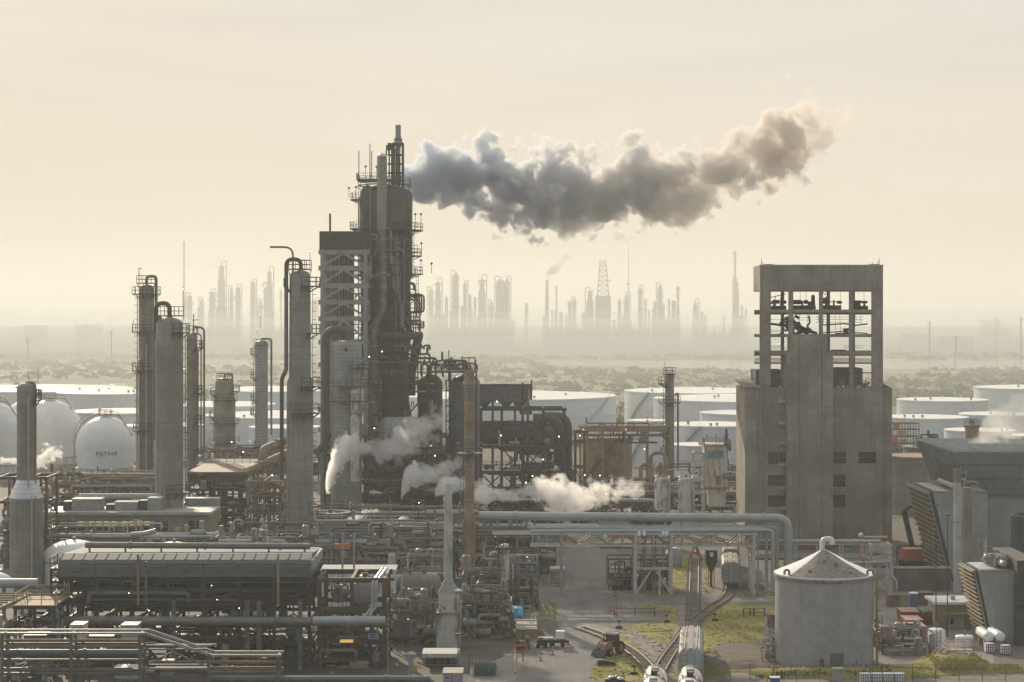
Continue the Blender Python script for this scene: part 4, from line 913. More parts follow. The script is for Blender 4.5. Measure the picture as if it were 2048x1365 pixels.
# steel tower with a louvred box, and a ribbed tower within it
xa, xb, ya, yb = X(645), X(731), D0 - 16, D0 - 5
zs = [Z(y, D0 - 16) for y in (900, 855, 815, 770, 725, 680, 633, 600, 567, 532, 500)]; zs[0] = Z(900, D0 - 16)
t = frame('pale steel lattice tower with chevron braces carrying a rusty louvred box', 'lattice_tower', 'tower', X(645, D0 - 16), X(731, D0 - 16), ya, yb, zs, 2, 2, 'steel_pale', .95, [(0, i, 'k') for i in range(1, 11)])
k = MB(); x0, x1 = X(639, D0 - 16), X(730, D0 - 16)
MB().box(x0, x1, ya - .4, yb + .4, zs[-1] + .05, Z(463, D0 - 16)).build('louvre_box', 'rust', t, False)
for i in range(26): x = x0 + (x1 - x0) * (i + .5) / 26; k.box(x - .09, x + .09, ya - .62, ya - .405, zs[-1] + .1, Z(464, D0 - 16))
for i in range(7): z = zs[-1] + .4 + i * .55; k.box(x0, x1, ya - .58, ya - .41, z, z + .09)
k.build('louvre_grid', 'brown_steel', t, False)
MB().tube([(X(657, D0 - 16), D0 - 12, Z(463, D0 - 16)), (X(657, D0 - 16), D0 - 12, Z(426, D0 - 16))], S(2, D0), 8, 0).build('vent_pipe', 'dark_steel', t)
for i in (3, 5, 7, 9): deck(t, x1 - 3.2, x1 + .8, ya + 1, yb - 1, zs[i] + 1.5, rail=True, sides='fr')
t = thing('ribbed_tower', 'rusty ribbed column standing inside the pale lattice tower', 'column', (X(686), D0 - 8, 0))
MB().lathe(X(686), D0 - 8, [(S(25, D0), 0), (S(25, D0), Z(500))], 26).build('shell', 'rust', t)
for i in range(13): a = rad(190 + i * 13.3); q = S(25, D0) + .2; MB().bar((X(686) + math.cos(a) * q, D0 - 8 + math.sin(a) * q, 0), (X(686) + math.cos(a) * q, D0 - 8 + math.sin(a) * q, Z(500)), .42, .42).build('rib', 'rust_pale' if i % 3 else 'steel_pale', t, False)
# white banded reactor with a curved duct above it
D1 = 462
def wx(t, cx, D, R, zt):
    MB().tube([(cx + S(4, D), D, zt - .4), (cx + S(4, D), D, zt + 2.3), (cx - S(42, D), D - .2, zt + 2.3), (cx - S(42, D), D - .2, PZ(890, D)), (cx - S(62, D), D, PZ(905, D))], S(8.5, D), 14, 4.6).build('curved_duct', 'duct', t)
    for y, p, q, rr in ((860, 14, 22, 9), (920, 14, 22, 9)): pass
    MB().tube([(cx + S(20, D), D - R, PZ(780, D)), (cx + S(20, D), D - R - 1, PZ(780, D)), (cx + S(20, D), D - R - 1, PZ(960, D))], S(9, D), 12, 1).build('side_drum', 'white_rusty', t)
    MB().cyl((cx + S(2, D), D - R - .3, PZ(699, D)), (cx + S(2, D), D - R + .1, PZ(699, D)), S(3.4, D), None, 12).build('manway', 'dark_steel', t)
    clutter(t, cx + S(8, D), cx + S(38, D), D - R - 1.6, D - R - .3, PZ(830, D), PZ(710, D), 12, 31, ('steel', 'pipe_grey', 'dark_steel'), .06, .16)
vdrum('white block-clad reactor with grey dome between the lattice tower and the dark vessel', 693, D1, 680, None, 31, 'cladding', plat=None, dome=.35, extra=wx)
t = thing('access_scaffold', 'two-level railed walkway round the white clad reactor', 'platform', (PX(693, D1), D1 - 6, 0))
for y, a, b in ((771, 655, 740), (800, 655, 742), (735, 702, 742)): deck(t, PX(a, D1), PX(b, D1), D1 - 6, D1 - 3.8, PZ(y, D1), sides='fr')
for p in (656, 741): MB().box(PX(p, D1) - .15, PX(p, D1) + .15, D1 - 6, D1 - 5.7, 0, PZ(735, D1)).build('post', 'dark_steel', t, False)
# domed vessels right of it
vdrum('dark rounded vessel half hidden behind steam, nearer the tallest tower', 860, 488, 748, None, 25, 'brown_steel', dome=.8)
vdrum('dark round-shouldered vessel behind the rusty slim stack', 931, 476, 748, None, 28.5, 'cladding_dark', dome=.6)
t = thing('vessel_walkway', 'railed walkway bridging the two dark rounded vessels', 'walkway', (X(900), 474, 0))
deck(t, PX(856, 474), PX(955, 474), 470, 476, PZ(742, 474)); clutter(t, PX(862, 474), PX(952, 474), 470.5, 475, PZ(741, 474), PZ(716, 474), 16, 12, ('dark_steel', 'pipe_brown', 'rust'), .08, .18)
for p in (858, 900, 902, 953): MB().box(PX(p, 474) - .2, PX(p, 474) + .2, 470.2, 470.6, 0, PZ(742, 474)).build('post', 'dark_steel', t, False)
for p, y in ((925, 712), (938, 714), (950, 713), (898, 722)): MB().bar((PX(p, 474), 473, PZ(742, 474)), (PX(p, 474), 473, PZ(y, 474)), .2).build('mast', 'dark_steel', t, False)
k = MB().bar((PX(921, 474), 473, PZ(716, 474)), (PX(950, 474), 473, PZ(716, 474)), .25); k.build('hoist_beam', 'dark_steel', t, False)
frame('caged ladder frame squeezed between the two dark rounded vessels', 'ladder_tower', 'frame', PX(893, 470), PX(902, 470), 466, 468, [PZ(y, 470) for y in (960, 930, 900, 870, 840, 810, 780, 760)], 2, 2, 'dark_steel', .2, [(0, i, '/') for i in range(8)])
# base structure under the tower (dark, braced, behind the steam)
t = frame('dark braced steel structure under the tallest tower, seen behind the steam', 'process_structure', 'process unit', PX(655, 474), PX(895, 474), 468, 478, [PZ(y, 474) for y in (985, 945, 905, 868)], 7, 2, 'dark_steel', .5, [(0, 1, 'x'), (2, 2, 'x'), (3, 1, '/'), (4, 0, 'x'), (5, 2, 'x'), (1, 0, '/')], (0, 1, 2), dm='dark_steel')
for i, (a, b) in enumerate(((1005, 985), (985, 945), (945, 905), (905, 868))): clutter(t, PX(660, 474), PX(890, 474), 466, 476, PZ(a, 474), PZ(b, 474) - .3, 34, 50 + i, ('dark_steel', 'pipe_brown', 'duct', 'pipe_grey', 'brown_steel'), .1, .35)
for p, y, c in ((672, 958, 'lamp_white'), (710, 905, 'lamp_white'), (708, 1000, 'lamp_white'), (838, 1004, 'lamp_green'), (812, 1011, 'lamp_white'), (870, 910, 'lamp_white'), (862, 890, 'lamp_orange'), (712, 948, 'lamp_white')):
    b_ = MB().box(PX(p, 466) - .2, PX(p, 466) + .2, 465.6, 467.6, PZ(y, 466), PZ(y, 466) + .1).build('lamp_bracket', 'dark_steel', t, False); MB().sph((PX(p, 466), 465.6, PZ(y, 466) - .2), .15, 6).build('bulb', c, b_)
drum('grey dished drum end half lost in steam under the tallest tower', (PX(772, 462), 460, PZ(862, 462)), (PX(830, 462), 463, PZ(862, 462)), S(28, 462), 'cladding', saddles=False, nozz=False)
# exchanger building right of the dark vessels
D2 = 500
t = thing('hopper_building', 'grey slab-sided gallery with hoppers beneath, above the dark horizontal drums', 'building', (PX(1012, D2), D2, 0))
MB().box(PX(950, D2), PX(1058, D2), D2, D2 + 9, PZ(804, D2), PZ(770, D2)).build('gallery', 'steel', t, False)
MB().box(PX(948, D2), PX(1062, D2), D2 - .4, D2 + 9.4, PZ(770, D2), PZ(768, D2)).build('roof', 'roof_dark', t, False)
for p in (968, 1012, 1040): MB().lathe(PX(p, D2), D2 + 4, [(.4, PZ(818, D2)), (2.0, PZ(804, D2))], 4).build('hopper', 'steel', t, False)
for p in (958, 985, 1030, 1056):
    for y in (D2 + .3, D2 + 8.7): MB().box(PX(p, D2) - .25, PX(p, D2) + .25, y - .25, y + .25, 0, PZ(804, D2)).build('post', 'dark_steel', t, False)
for p, y in ((1045, 765), (1060, 768), (1063, 760)): MB().bar((PX(p, D2), D2, PZ(800, D2)), (PX(p, D2), D2, PZ(y, D2)), .4).build('mast', 'dark_steel', t, False)
clutter(t, PX(1040, D2), PX(1066, D2), D2 - 1, D2 + 2, PZ(830, D2), PZ(766, D2), 10, 71, ('dark_steel', 'brown_steel'), .1, .25)
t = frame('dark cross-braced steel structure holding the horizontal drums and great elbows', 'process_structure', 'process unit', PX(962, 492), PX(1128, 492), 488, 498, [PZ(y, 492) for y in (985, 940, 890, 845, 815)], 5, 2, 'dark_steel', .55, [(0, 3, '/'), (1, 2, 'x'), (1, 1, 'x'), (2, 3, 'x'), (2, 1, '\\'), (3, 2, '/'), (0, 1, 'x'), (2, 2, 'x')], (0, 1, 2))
for i, (a, b) in enumerate(((1008, 985), (985, 940), (940, 890), (890, 845))): clutter(t, PX(966, 492), PX(1124, 492), 486.5, 497, PZ(a, 492), PZ(b, 492) - .3, 26, 90 + i, ('dark_steel', 'pipe_brown', 'duct', 'vessel_dark', 'brown_steel'), .12, .45)
for p, y in ((994, 802), (1002, 870), (1118, 872), (1065, 951), (1052, 964), (1086, 918)):
    b_ = MB().box(PX(p, 486) - .2, PX(p, 486) + .2, 486.2, 488, PZ(y, 486), PZ(y, 486) + .1).build('lamp_bracket', 'dark_steel', t, False); MB().sph((PX(p, 486), 486.2, PZ(y, 486) - .2), .16, 6).build('bulb', 'lamp_white', b_)
for lb, a, b, y, r in (('long dark drum lying at the middle level of the braced structure', 968, 1045, 868, 21), ('shorter dark drum beside the great elbows', 1062, 1095, 872, 24)):
    drum(lb, (PX(a, 491), 490, PZ(y, 491)), (PX(b, 491), 493, PZ(y, 491)), S(r, 491), 'vessel_dark', saddles=False, ground=PZ(890, 491))
for lb, a, y, q in (('nearer great dark elbow duct turning down beside the drums', 1118, 838, 11), ('further great dark elbow duct behind the first', 1136, 834, 9)):
    t = thing('elbow_duct', lb, 'duct', (PX(a, 495), 495, 0))
    MB().tube([(PX(a - 52, 495), 494 + (a - 1118) * .15, PZ(y, 495)), (PX(a, 495), 494 + (a - 1118) * .15, PZ(y, 495)), (PX(a, 495), 494 + (a - 1118) * .15, 0)], S(q, 495), 14, 4).build('duct_run', 'duct', t)
    k = MB()
    for z in (PZ(890, 495), PZ(930, 495), PZ(870, 495)): k.cyl((PX(a, 495), 494 + (a - 1118) * .15, z), (PX(a, 495), 494 + (a - 1118) * .15, z + .3), S(q, 495) * 1.12, None, 14)
    k.build('flange', 'brown_steel', t)
vdrum('dark cone-footed vessel below the great elbows', 1130, 500, 935, None, 18, 'vessel_dark', dome=.3)
t = frame('tall bare steel posts and pipes at the end of the braced structure', 'pipe_tower', 'frame', PX(1150, 494), PX(1168, 494), 490, 494, [PZ(y, 494) for y in (980, 930, 880, 860)], 2, 2, 'brown_steel', .5, [(0, 1, 'x')])
t = frame('long flat pipe bridge running past the beige tank to the narrow column', 'pipe_bridge', 'pipe rack', PX(1160, 530), PX(1338, 530), 526, 530, [PZ(868, 530), PZ(850, 530)], 5, 2, 'rust_pale', .45, ())
MB().box(PX(1158, 530), PX(1332, 530), 525.5, 530.5, PZ(862, 530), PZ(851, 530)).build('side_panel', 'rust_pale', t, False)
clutter(t, PX(1165, 530), PX(1335, 530), 526, 529, PZ(884, 530), PZ(840, 530), 26, 121, ('pipe_brown', 'rust', 'steel', 'pipe_pale'), .12, .3)
for p, y in ((1166, 860), (1160, 872), (1166, 866), (1252, 860), (1200, 952)): MB().sph((PX(p, 524), 524.6, PZ(y, 524)), .16, 6).build('bulb', 'lamp_white' if y != 860 else 'lamp_orange', t)
# piping below the narrow column and behind the white silos
t = frame('low cluttered pipe rack behind the two upright white silos', 'pipe_rack', 'pipe rack', PX(1165, 470), PX(1480, 470), 466, 474, [PZ(y, 470) for y in (1008, 985, 962)], 9, 2, 'steel', .32, [(1, 0, 'x'), (5, 1, '/')], (1,))
for i, (a, b) in enumerate(((1022, 1004), (1004, 982), (982, 955), (955, 925))): clutter(t, PX(1170 if i < 3 else 1290, 470), PX(1478, 470), 465, 473, PZ(a, 470), PZ(b, 470), 40 if i < 3 else 16, 140 + i, ('pipe_grey', 'pipe_brown', 'steel', 'pipe_pale', 'rust_pale', 'dark_steel'), .1, .4)
for p, y in ((1213, 990), (1232, 990), (1137, 1011), (1290, 900), (1170, 952)): MB().sph((PX(p, 463), 465, PZ(y, 463)), .14, 6).build('bulb', 'lamp_white', t)
for p, y, q in ((1300, 905, 30), (1280, 928, 22)):
    MB().tube([(PX(p, 468), 466, PZ(985, 468)), (PX(p, 468), 466, PZ(y, 468)), (PX(p + q, 468), 466, PZ(y, 468)), (PX(p + q, 468), 466, PZ(985, 468))], S(4, 468), 10, 1.5).build('looped_pipe', 'rust_pale', t)
# white silos and sign tower
def rust_silo(label, px, yt, patch=True):
    def ex(t, cx, D, r, zt):
        k = MB(); n = 6
        for z0, z1, q in ((zt - 2.4, zt - .9, .03),):
            vs = []
            for i in range(n + 1):
                a = rad(196 + 16 * i / n)
                for z in (z0, z1): vs.append((cx + math.cos(a) * (r + q), D + math.sin(a) * (r + q), z))
            k.add(vs, [(i * 2, i * 2 + 2, i * 2 + 3, i * 2 + 1) for i in range(n)])
        k.build('blue_panel', 'blue', t)
        ladder(t, cx + r * .8, D - r * .8, 0, zt, 'steel_pale')
        ring_platform(t, cx, D, zt - .5, r * .9, 0, 360, .12, 'steel_white', hgt=.8)
    vdrum(label, px, 432, yt, None, 15.5, 'white_rusty', 'silo', 'silo', dome=.22, extra=ex)
rust_silo('upright white silo streaked with rust, further from the sign tower', 1325, 956)
rust_silo('upright white silo with ochre stain, close to the sign tower', 1372, 956)
Ds = 440; t = thing('sign_tower', 'rust-stained white tower with a blue sign panel near the top', 'tower', (PX(1431, Ds), Ds, 0))
x0, x1 = PX(1409, Ds), PX(1455, Ds)
MB().box(x0, x1, Ds, Ds + 5, PZ(976, Ds), PZ(893, Ds)).build('body', 'white_rusty', t, False)
MB().box(x0 + 1, x1 - .4, Ds + .2, Ds + 4.6, PZ(1014, Ds), PZ(978, Ds)).build('lower_body', 'white_rusty', t, False)
MB().box(x0 - .3, x1 + .3, Ds - .5, Ds + 5.3, PZ(978, Ds), PZ(975, Ds)).build('ledge', 'rust_pale', t, False)
MB().box(x0 - .2, x1 + .2, Ds - .3, Ds + 5.2, PZ(893, Ds), PZ(891, Ds)).build('roof', 'rust_pale', t, False)
s_ = MB().box(PX(1416, Ds), PX(1446, Ds), Ds - .12, Ds - .004, PZ(917, Ds), PZ(902, Ds)).build('sign_panel', 'sign_blue', t, False)
k = MB().wall([(PX(1420, Ds), PZ(916, Ds)), (PX(1426, Ds), PZ(912, Ds)), (PX(1432, Ds), PZ(909, Ds)), (PX(1436, Ds), PZ(913, Ds)), (PX(1443, Ds), PZ(915, Ds)), (PX(1443, Ds), PZ(916, Ds))], Ds - .16, Ds - .124); k.build('pale_motif', 'steel_pale', s_, False)
MB().box(PX(1432, Ds), PX(1442, Ds), Ds - .08, Ds - .004, PZ(972, Ds), PZ(952, Ds)).build('door', 'rust_pale', t, False)
deck(t, x0, x1, Ds, Ds + 5, PZ(890.5, Ds), 'steel', th=.08)
for p in (1414, 1431, 1448, 1455): lamp(t, PX(p, Ds), Ds - .1, PZ(891, Ds), 'steel', 2.3, .12)
for p in (1454,): clutter(t, PX(1450, Ds), PX(1462, Ds), Ds - .6, Ds + 2, PZ(960, Ds), PZ(880, Ds), 14, 163, ('brown_steel', 'steel', 'rust_pale'), .06, .16)
frame('open white gantry frame standing beside the sign tower', 'gantry', 'frame', PX(1388, Ds), PX(1408, Ds), Ds, Ds + 4, [PZ(y, Ds) for y in (985, 960, 930, 905)], 2, 2, 'steel_white', .35, [(0, 2, 'x')])
# rusty slim stack
D3 = 338; t = thing('slim_stack', 'rusty brown slim stack with pale collar and round railed platform', 'stack', (PX(939, D3), D3, 0))
MB().lathe(PX(939, D3), D3, [(S(11, D3), PZ(1116, D3)), (S(12, D3), PZ(1100, D3)), (S(12, D3), PZ(1035, D3)), (S(9.5, D3), PZ(1022, D3)), (S(9.5, D3), PZ(744, D3)), (S(8, D3), PZ(744, D3)), (S(8, D3), PZ(760, D3))], 22, caps=False).build('flue', 'rust_pale', t)
MB().lathe(PX(939, D3), D3, [(S(10.5, D3), 0), (S(10.5, D3), PZ(1111, D3))], 22).build('foot', 'tan', t)
MB().lathe(PX(939, D3), D3, [(S(13, D3), PZ(770, D3)), (S(13, D3), PZ(762, D3)), (S(9.6, D3), PZ(762, D3))], 22, caps=False).build('collar', 'steel_pale', t)
k = MB()
for y in (775, 808, 840, 875, 930, 968, 1000, 1153): MB.lathe(k, PX(939, D3), D3, [(S(9.4, D3), PZ(y, D3)), (S(10.6, D3), PZ(y, D3)), (S(10.6, D3), PZ(y - 1.6, D3)), (S(9.4, D3), PZ(y - 1.6, D3))], 22, caps=False)
k.build('band', 'steel_pale', t)
ring_platform(t, PX(939, D3), D3, PZ(906, D3), S(9.5, D3), 0, 360, 1.4, 'fan_blue'); ladder(t, PX(924, D3), D3 - .6, 0, PZ(906, D3), 'steel')
# pale green chimney on its furnace
D4 = 283; cx = PX(896.5, D4); t = thing('furnace', 'white square furnace with pale green flaking chimney on a sloped hood', 'furnace', (cx, D4, 0))
MB().box(PX(874, D4), PX(921, D4), D4 - 1.6, D4 + 1.8, PZ(1332, D4), PZ(1222, D4)).build('body', 'white_rusty', t, False)
MB().box(PX(877, D4), PX(919, D4), D4 - 1.5, D4 + 1.7, PZ(1221.5, D4), PZ(1186, D4)).build('upper_body', 'white_rusty', t, False)
k = MB(); w0, w1, h0, h1 = S(20, D4), S(9, D4), PZ(1186, D4), PZ(1162, D4); q = [(-1, -1), (1, -1), (1, 1), (-1, 1)]
k.add([(cx + a * w0, D4 + .1 + b * 1.5, h0 + .01) for a, b in q] + [(cx + a * w1, D4 + .1 + b * .65, h1) for a, b in q], [(0, 1, 5, 4), (1, 2, 6, 5), (2, 3, 7, 6), (3, 0, 4, 7), (4, 5, 6, 7)]); k.build('hood', 'steel_pale', t, False)
MB().lathe(PX(896.5, D4), D4, [(S(8.6, D4), h1 - .3), (S(7.8, D4), PZ(968, D4)), (S(6.4, D4), PZ(968, D4)), (S(6.4, D4), PZ(985, D4))], 20, caps=False).build('chimney', 'green_white', t)
for p, q_ in ((873.5, 1), (921, 1)): MB().box(PX(p, D4) - .06, PX(p, D4) + .06, D4 - 1.8, D4 - 1.5, 0, PZ(1200, D4)).build('corner_post', 'steel_pale', t, False)
MB().box(PX(888, D4), PX(891, D4), D4 - 1.7, D4 - 1.604, PZ(1216, D4), PZ(1211, D4)).build('peephole', 'black', t, False)
MB().box(PX(873, D4), PX(922, D4), D4 - 2.2, D4 + 1.9, PZ(1223, D4), PZ(1221.6, D4)).build('ledge', 'steel_pale', t, False)
for p in (884, 905): MB().box(PX(p, D4) - .2, PX(p, D4) + .2, D4 - 1.4, D4 - 1, 0, PZ(1332, D4)).build('leg', 'steel', t, False)
MB().lathe(PX(917, D4), D4 - 1.2, [(.5, PZ(1181, D4)), (.62, PZ(1179, D4)), (.05, PZ(1175, D4))], 10).build('vent_cap', 'white_paint', t); MB().cyl((PX(917, D4), D4 - 1.2, PZ(1215, D4)), (PX(917, D4), D4 - 1.2, PZ(1181, D4)), .28, None, 8).build('vent_pipe', 'steel_pale', t)
# white process column near the chimney
D5 = 318
def c9(t, cx, D, R, zt):
    risers(t, cx, D, R, [(-11, 1090, 1180, .9), (-15, 1085, 1180, .8), (16, 1130, 1195, 1.6, 'pipe_pale')])
column('short white rust-flecked column with pipes, past the rusty slim stack', 1010, D5, [(1235, 9), (1092, 9)], 'white_rusty', [(1094, 120, 330, 1.0), (1180, -100, 60, 1.2)], None, [(178, 1180, 1095)], c9)
# ------------------------------------------------------------------ ruined grain elevator
E = 406.0; t = thing('grain_elevator', 'gutted grey concrete grain elevator tower with open upper floors', 'building', (PX(1640, E), E, 0)); EL = t
def ex(p): return PX(p, E)
def ez(y): return PZ(y, E)
dp = 11.0                                                   # depth of the tower
c_ = 'concrete'
MB().box(ex(1520), ex(1766), E, E + .9, ez(581.5), ez(531)).build('head_wall', c_, t, False)
MB().box(ex(1520), ex(1766), E + dp - .9, E + dp, ez(583), ez(531.5)).build('head_wall', c_, t, False)
for a, b in ((1520, 1524), (1761, 1766)): MB().box(ex(a), ex(b), E + .9, E + dp - .9, ez(582), ez(531.2)).build('head_wall', c_, t, False)
MB().box(ex(1524), ex(1761), E + .9, E + dp - .9, ez(536), ez(533)).build('roof', c_, t, False)
MB().box(ex(1519), ex(1767), E - .1, E + .7, ez(532.4), ez(529.8)).build('coping', 'concrete_pale', t, False)
for a, b in ((1520, 1541.8), (1577.7, 1586.5), (1639, 1646), (1699, 1706.5), (1744, 1766)):
    MB().box(ex(a), ex(b), E + .02, E + .85, ez(778), ez(581.5) - .01).build('pillar', c_, t, False)
for a, b in ((1523, 1541), (1564, 1570), (1656, 1662), (1707.5, 1712), (1746, 1764)):
    MB().box(ex(a) * 1.022, ex(b) * 1.022, E + dp - .85, E + dp - .05, ez(778), ez(583) - .01).build('pillar', c_, t, False)
for y0, y1 in ((631, 619.5), (677, 669), (715.5, 703)):
    MB().box(ex(1520.5), ex(1765.5), E + .05, E + .8, ez(y1 + (y0 - y1) * .55), ez(y1)).build('floor_beam', c_, t, False)
    MB().box(ex(1521), ex(1765), E + .82, E + dp - .9, ez(y1 + 2.6), ez(y1 + .6)).build('floor_slab', c_, t, False)
    MB().box(ex(1521), ex(1765), E + dp - .82, E + dp - .1, ez(y0 - 1), ez(y1 + .6)).build('floor_beam', c_, t, False)
# lower block, stair shaft, wings
MB().box(ex(1520), ex(1571), E, E + 14, 0, ez(777)).build('lower_block', c_, t, False)
MB().box(ex(1663), ex(1765.8), E, E + 14, 0, ez(777)).build('lower_block', c_, t, False)
MB().box(ex(1766), ex(1787), E + 1.5, E + 14, 0, ez(777)).build('side_block', c_, t, False)
k = MB().wall([(ex(1766), ez(777)), (ex(1766), ez(766)), (ex(1787), ez(777))], E + 2.5, E + 13); k.build('side_roof', 'roof_dark', t, False)
MB().box(ex(1571.3), ex(1662.7), E - 2.4, E + 5, 0, ez(705.7)).build('stair_shaft', c_, t, False)
MB().box(ex(1580), ex(1651.5), E - 2.3, E + 4, ez(705.6), ez(673)).build('shaft_head', c_, t, False)
for p in (1594.5, 1640.3): MB().box(ex(p) - .05, ex(p) + .05, E - 2.46, E - 2.404, 0, ez(674) if p < 9e9 else 0).build('shaft_groove', 'concrete_dark', t, False)
# left silo block with sunlit flank
MB().box(ex(1490), ex(1519.8), E, E + 16, 0, ez(777)).build('silo_block', c_, t, False)
k = MB(); k.add([(ex(1490) - .3, E - .3, ez(777)), (ex(1520) - .01, E - .3, ez(777)), (ex(1520) - .01, E + 16.4, ez(777) + 1.2), (ex(1490) - .3, E + 16.4, ez(777) + 1.2), (ex(1490) - .3, E - .3, ez(775.5)), (ex(1520) - .01, E - .3, ez(775.5)), (ex(1520) - .01, E + 16.4, ez(775.5) + 1.2), (ex(1490) - .3, E + 16.4, ez(775.5) + 1.2)], [(0, 1, 2, 3), (4, 5, 6, 7), (0, 1, 5, 4), (1, 2, 6, 5), (2, 3, 7, 6), (3, 0, 4, 7)]); k.build('silo_roof', 'roof_dark', t, False)
for p, q in ((1519.9, .12), (1523, .1)): MB().cyl((ex(p), E - .35, 0), (ex(p), E - .35, ez(775)), q, None, 6).build('drain_pipe', 'steel_pale', t)
# recessed bay with balconies and windows
for y in (803, 846, 886): MB().box(ex(1556), ex(1571), E - 1.0, E - .003, ez(y + 3), ez(y - 3)).build('balcony', 'concrete_pale', t, False)
def win(x0, x1, y0, y1, m='glass_dark'):
    f = MB().box(ex(x0), ex(x1), E - .05, E - .004, ez(y1), ez(y0)).build('window', m, t, False)
    k = MB(); 
    for i in range(1, 4): x = ex(x0) + (ex(x1) - ex(x0)) * i / 4; k.box(x - .03, x + .03, E - .1, E - .052, ez(y1), ez(y0))
    k.box(ex(x0), ex(x1), E - .1, E - .052, (ez(y0) + ez(y1)) / 2 - .05, (ez(y0) + ez(y1)) / 2 + .05); k.build('muntin', 'concrete_dark', f, False)
for a in ((1661.5 + 1.5, 1692, 904, 927), (1717, 1752, 904, 927), (1663, 1691, 949, 974), (1663, 1691, 990, 1014), (1537, 1555, 905, 929), (1558, 1570, 905, 925), (1536, 1570, 950, 972), (1536, 1570, 991, 1014)): win(*a)
for y in (927, 974, 1014): MB().box(ex(1556), ex(1571), E - .9, E - .12, ez(y + 5), ez(y)).build('balcony', 'concrete_pale', t, False)
# roofs and debris behind the open frame
k = MB(); 
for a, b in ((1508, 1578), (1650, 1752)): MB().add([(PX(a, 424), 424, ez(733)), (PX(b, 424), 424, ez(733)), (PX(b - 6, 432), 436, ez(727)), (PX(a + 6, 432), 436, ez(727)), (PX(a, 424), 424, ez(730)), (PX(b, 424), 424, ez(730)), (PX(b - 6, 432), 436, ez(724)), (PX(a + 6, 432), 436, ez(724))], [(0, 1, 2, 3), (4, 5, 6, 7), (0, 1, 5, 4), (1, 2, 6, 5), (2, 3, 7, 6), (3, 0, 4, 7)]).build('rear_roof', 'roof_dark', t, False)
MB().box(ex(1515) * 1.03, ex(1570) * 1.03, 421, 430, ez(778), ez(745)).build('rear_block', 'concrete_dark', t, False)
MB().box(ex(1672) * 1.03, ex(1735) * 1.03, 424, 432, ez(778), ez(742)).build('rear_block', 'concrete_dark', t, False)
r = random.Random(9)
for i in range(26):
    x = ex(r.uniform(1666, 1742)); y = E + r.uniform(2, 10); z = ez(777); a = r.uniform(-.9, .9); L = r.uniform(.8, 3.6)
    MB().bar((x, y, z + .1), (x + math.sin(a) * L, y + r.uniform(-1, 1), z + .1 + math.cos(a) * L * .8), r.uniform(.06, .25), r.uniform(.06, .5)).build('debris', r.choice(('rust_pale', 'concrete_dark', 'steel', 'tan')), t, False)
for i in range(9):
    x = ex(r.uniform(1544, 1562)); MB().bar((x, E + 5, ez(777)), (x + r.uniform(-1, 1), E + 5, ez(777) + r.uniform(.8, 2.8)), r.uniform(.2, .7)).build('debris', 'concrete_dark', t, False)
for x0, x1, z in ((1542, 1578, 662), (1542, 1578, 665), (1646, 1744, 640), (1646, 1744, 646), (1542, 1578, 694), (1542, 1578, 698), (1706, 1744, 694), (1706, 1744, 698), (1586, 1640, 636), (1586, 1640, 641), (1646, 1744, 635), (1542, 1578, 640)):
    MB().bar((ex(x0), E + dp - .3, ez(z)), (ex(x1), E + dp - .3, ez(z)), .07).build('rail', 'dark_steel', t, False)
for p in (1606, 1618, 1687, 1735): MB().bar((ex(p), E + 4, ez(581)), (ex(p), E + 4, ez(612)), .06).build('hanging_rod', 'dark_steel', t, False)
for p in (1650, 1662, 1672, 1684, 1694, 1716, 1726, 1737, 1550, 1600, 1612, 1628): MB().bar((ex(p), E + 9, ez(631)), (ex(p + r.uniform(-2, 2)), E + 9, ez(r.uniform(640, 666))), .07).build('hanging_rod', 'dark_steel', t, False)
k = MB().tube([(ex(1647), E + 5, ez(651)), (ex(1670), E + 5, ez(650)), (ex(1698), E + 5, ez(648)), (ex(1716), E + 5, ez(652)), (ex(1744), E + 5, ez(648.5))], .16, 6, .3); k.build('bent_beam', 'dark_steel', t)
MB().tube([(ex(1646), E + 5, ez(667)), (ex(1690), E + 5, ez(664)), (ex(1744), E + 5, ez(668))], .12, 6, .3).build('bent_beam', 'dark_steel', t)
# wrecked conveyor on the second floor
for pts, q in (([(1542, 648), (1560, 650), (1590, 655), (1612, 664), (1634, 666)], .28), ([(1560, 651), (1575, 644), (1600, 650), (1625, 662)], .22), ([(1578, 634), (1586, 648), (1592, 668)], .4), ([(1590, 636), (1596, 650), (1602, 645), (1606, 652)], .3),
               ([(1624, 632), (1627, 646), (1620, 654), (1628, 662)], .2), ([(1566, 644), (1582, 658), (1590, 669)], .3), ([(1596, 654), (1618, 660), (1640, 668)], .35), ([(1600, 667), (1612, 663), (1622, 668)], .4)):
    MB().tube([(ex(a), E + 4 + r.uniform(-1, 1), ez(b)) for a, b in pts], q, 6, .4).build('twisted_conveyor', 'dark_steel', t)
for i in range(16): 
    x, z = ex(r.uniform(1572, 1606)), ez(r.uniform(636, 668)); MB().bar((x, E + 4, z), (x + r.uniform(-1.2, 1.2), E + 4.4, z + r.uniform(-.8, .8)), r.uniform(.2, .7)).build('debris', 'dark_steel', t, False)
MB().wall([(ex(1693), ez(658)), (ex(1703), ez(657)), (ex(1701), ez(668)), (ex(1697), ez(668))], E + 3, E + 5).build('hopper', 'dark_steel', t, False)
MB().box(ex(1670), ex(1696), E + 2, E + 5, ez(703), ez(700.6)).build('debris', 'concrete_dark', t, False)
MB().box(ex(1678), ex(1706), E + 2, E + 5, ez(669), ez(666.5)).build('debris', 'concrete_dark', t, False)
MB().bar((ex(1766), E + 6, ez(748)), (ex(1774), E + 6, ez(748)), .3).build('stub_pipe', 'brown_steel', t, False); MB().bar((ex(1700), E + 6, ez(748)), (ex(1766), E + 6, ez(748)), .22).build('stub_pipe', 'brown_steel', t, False)
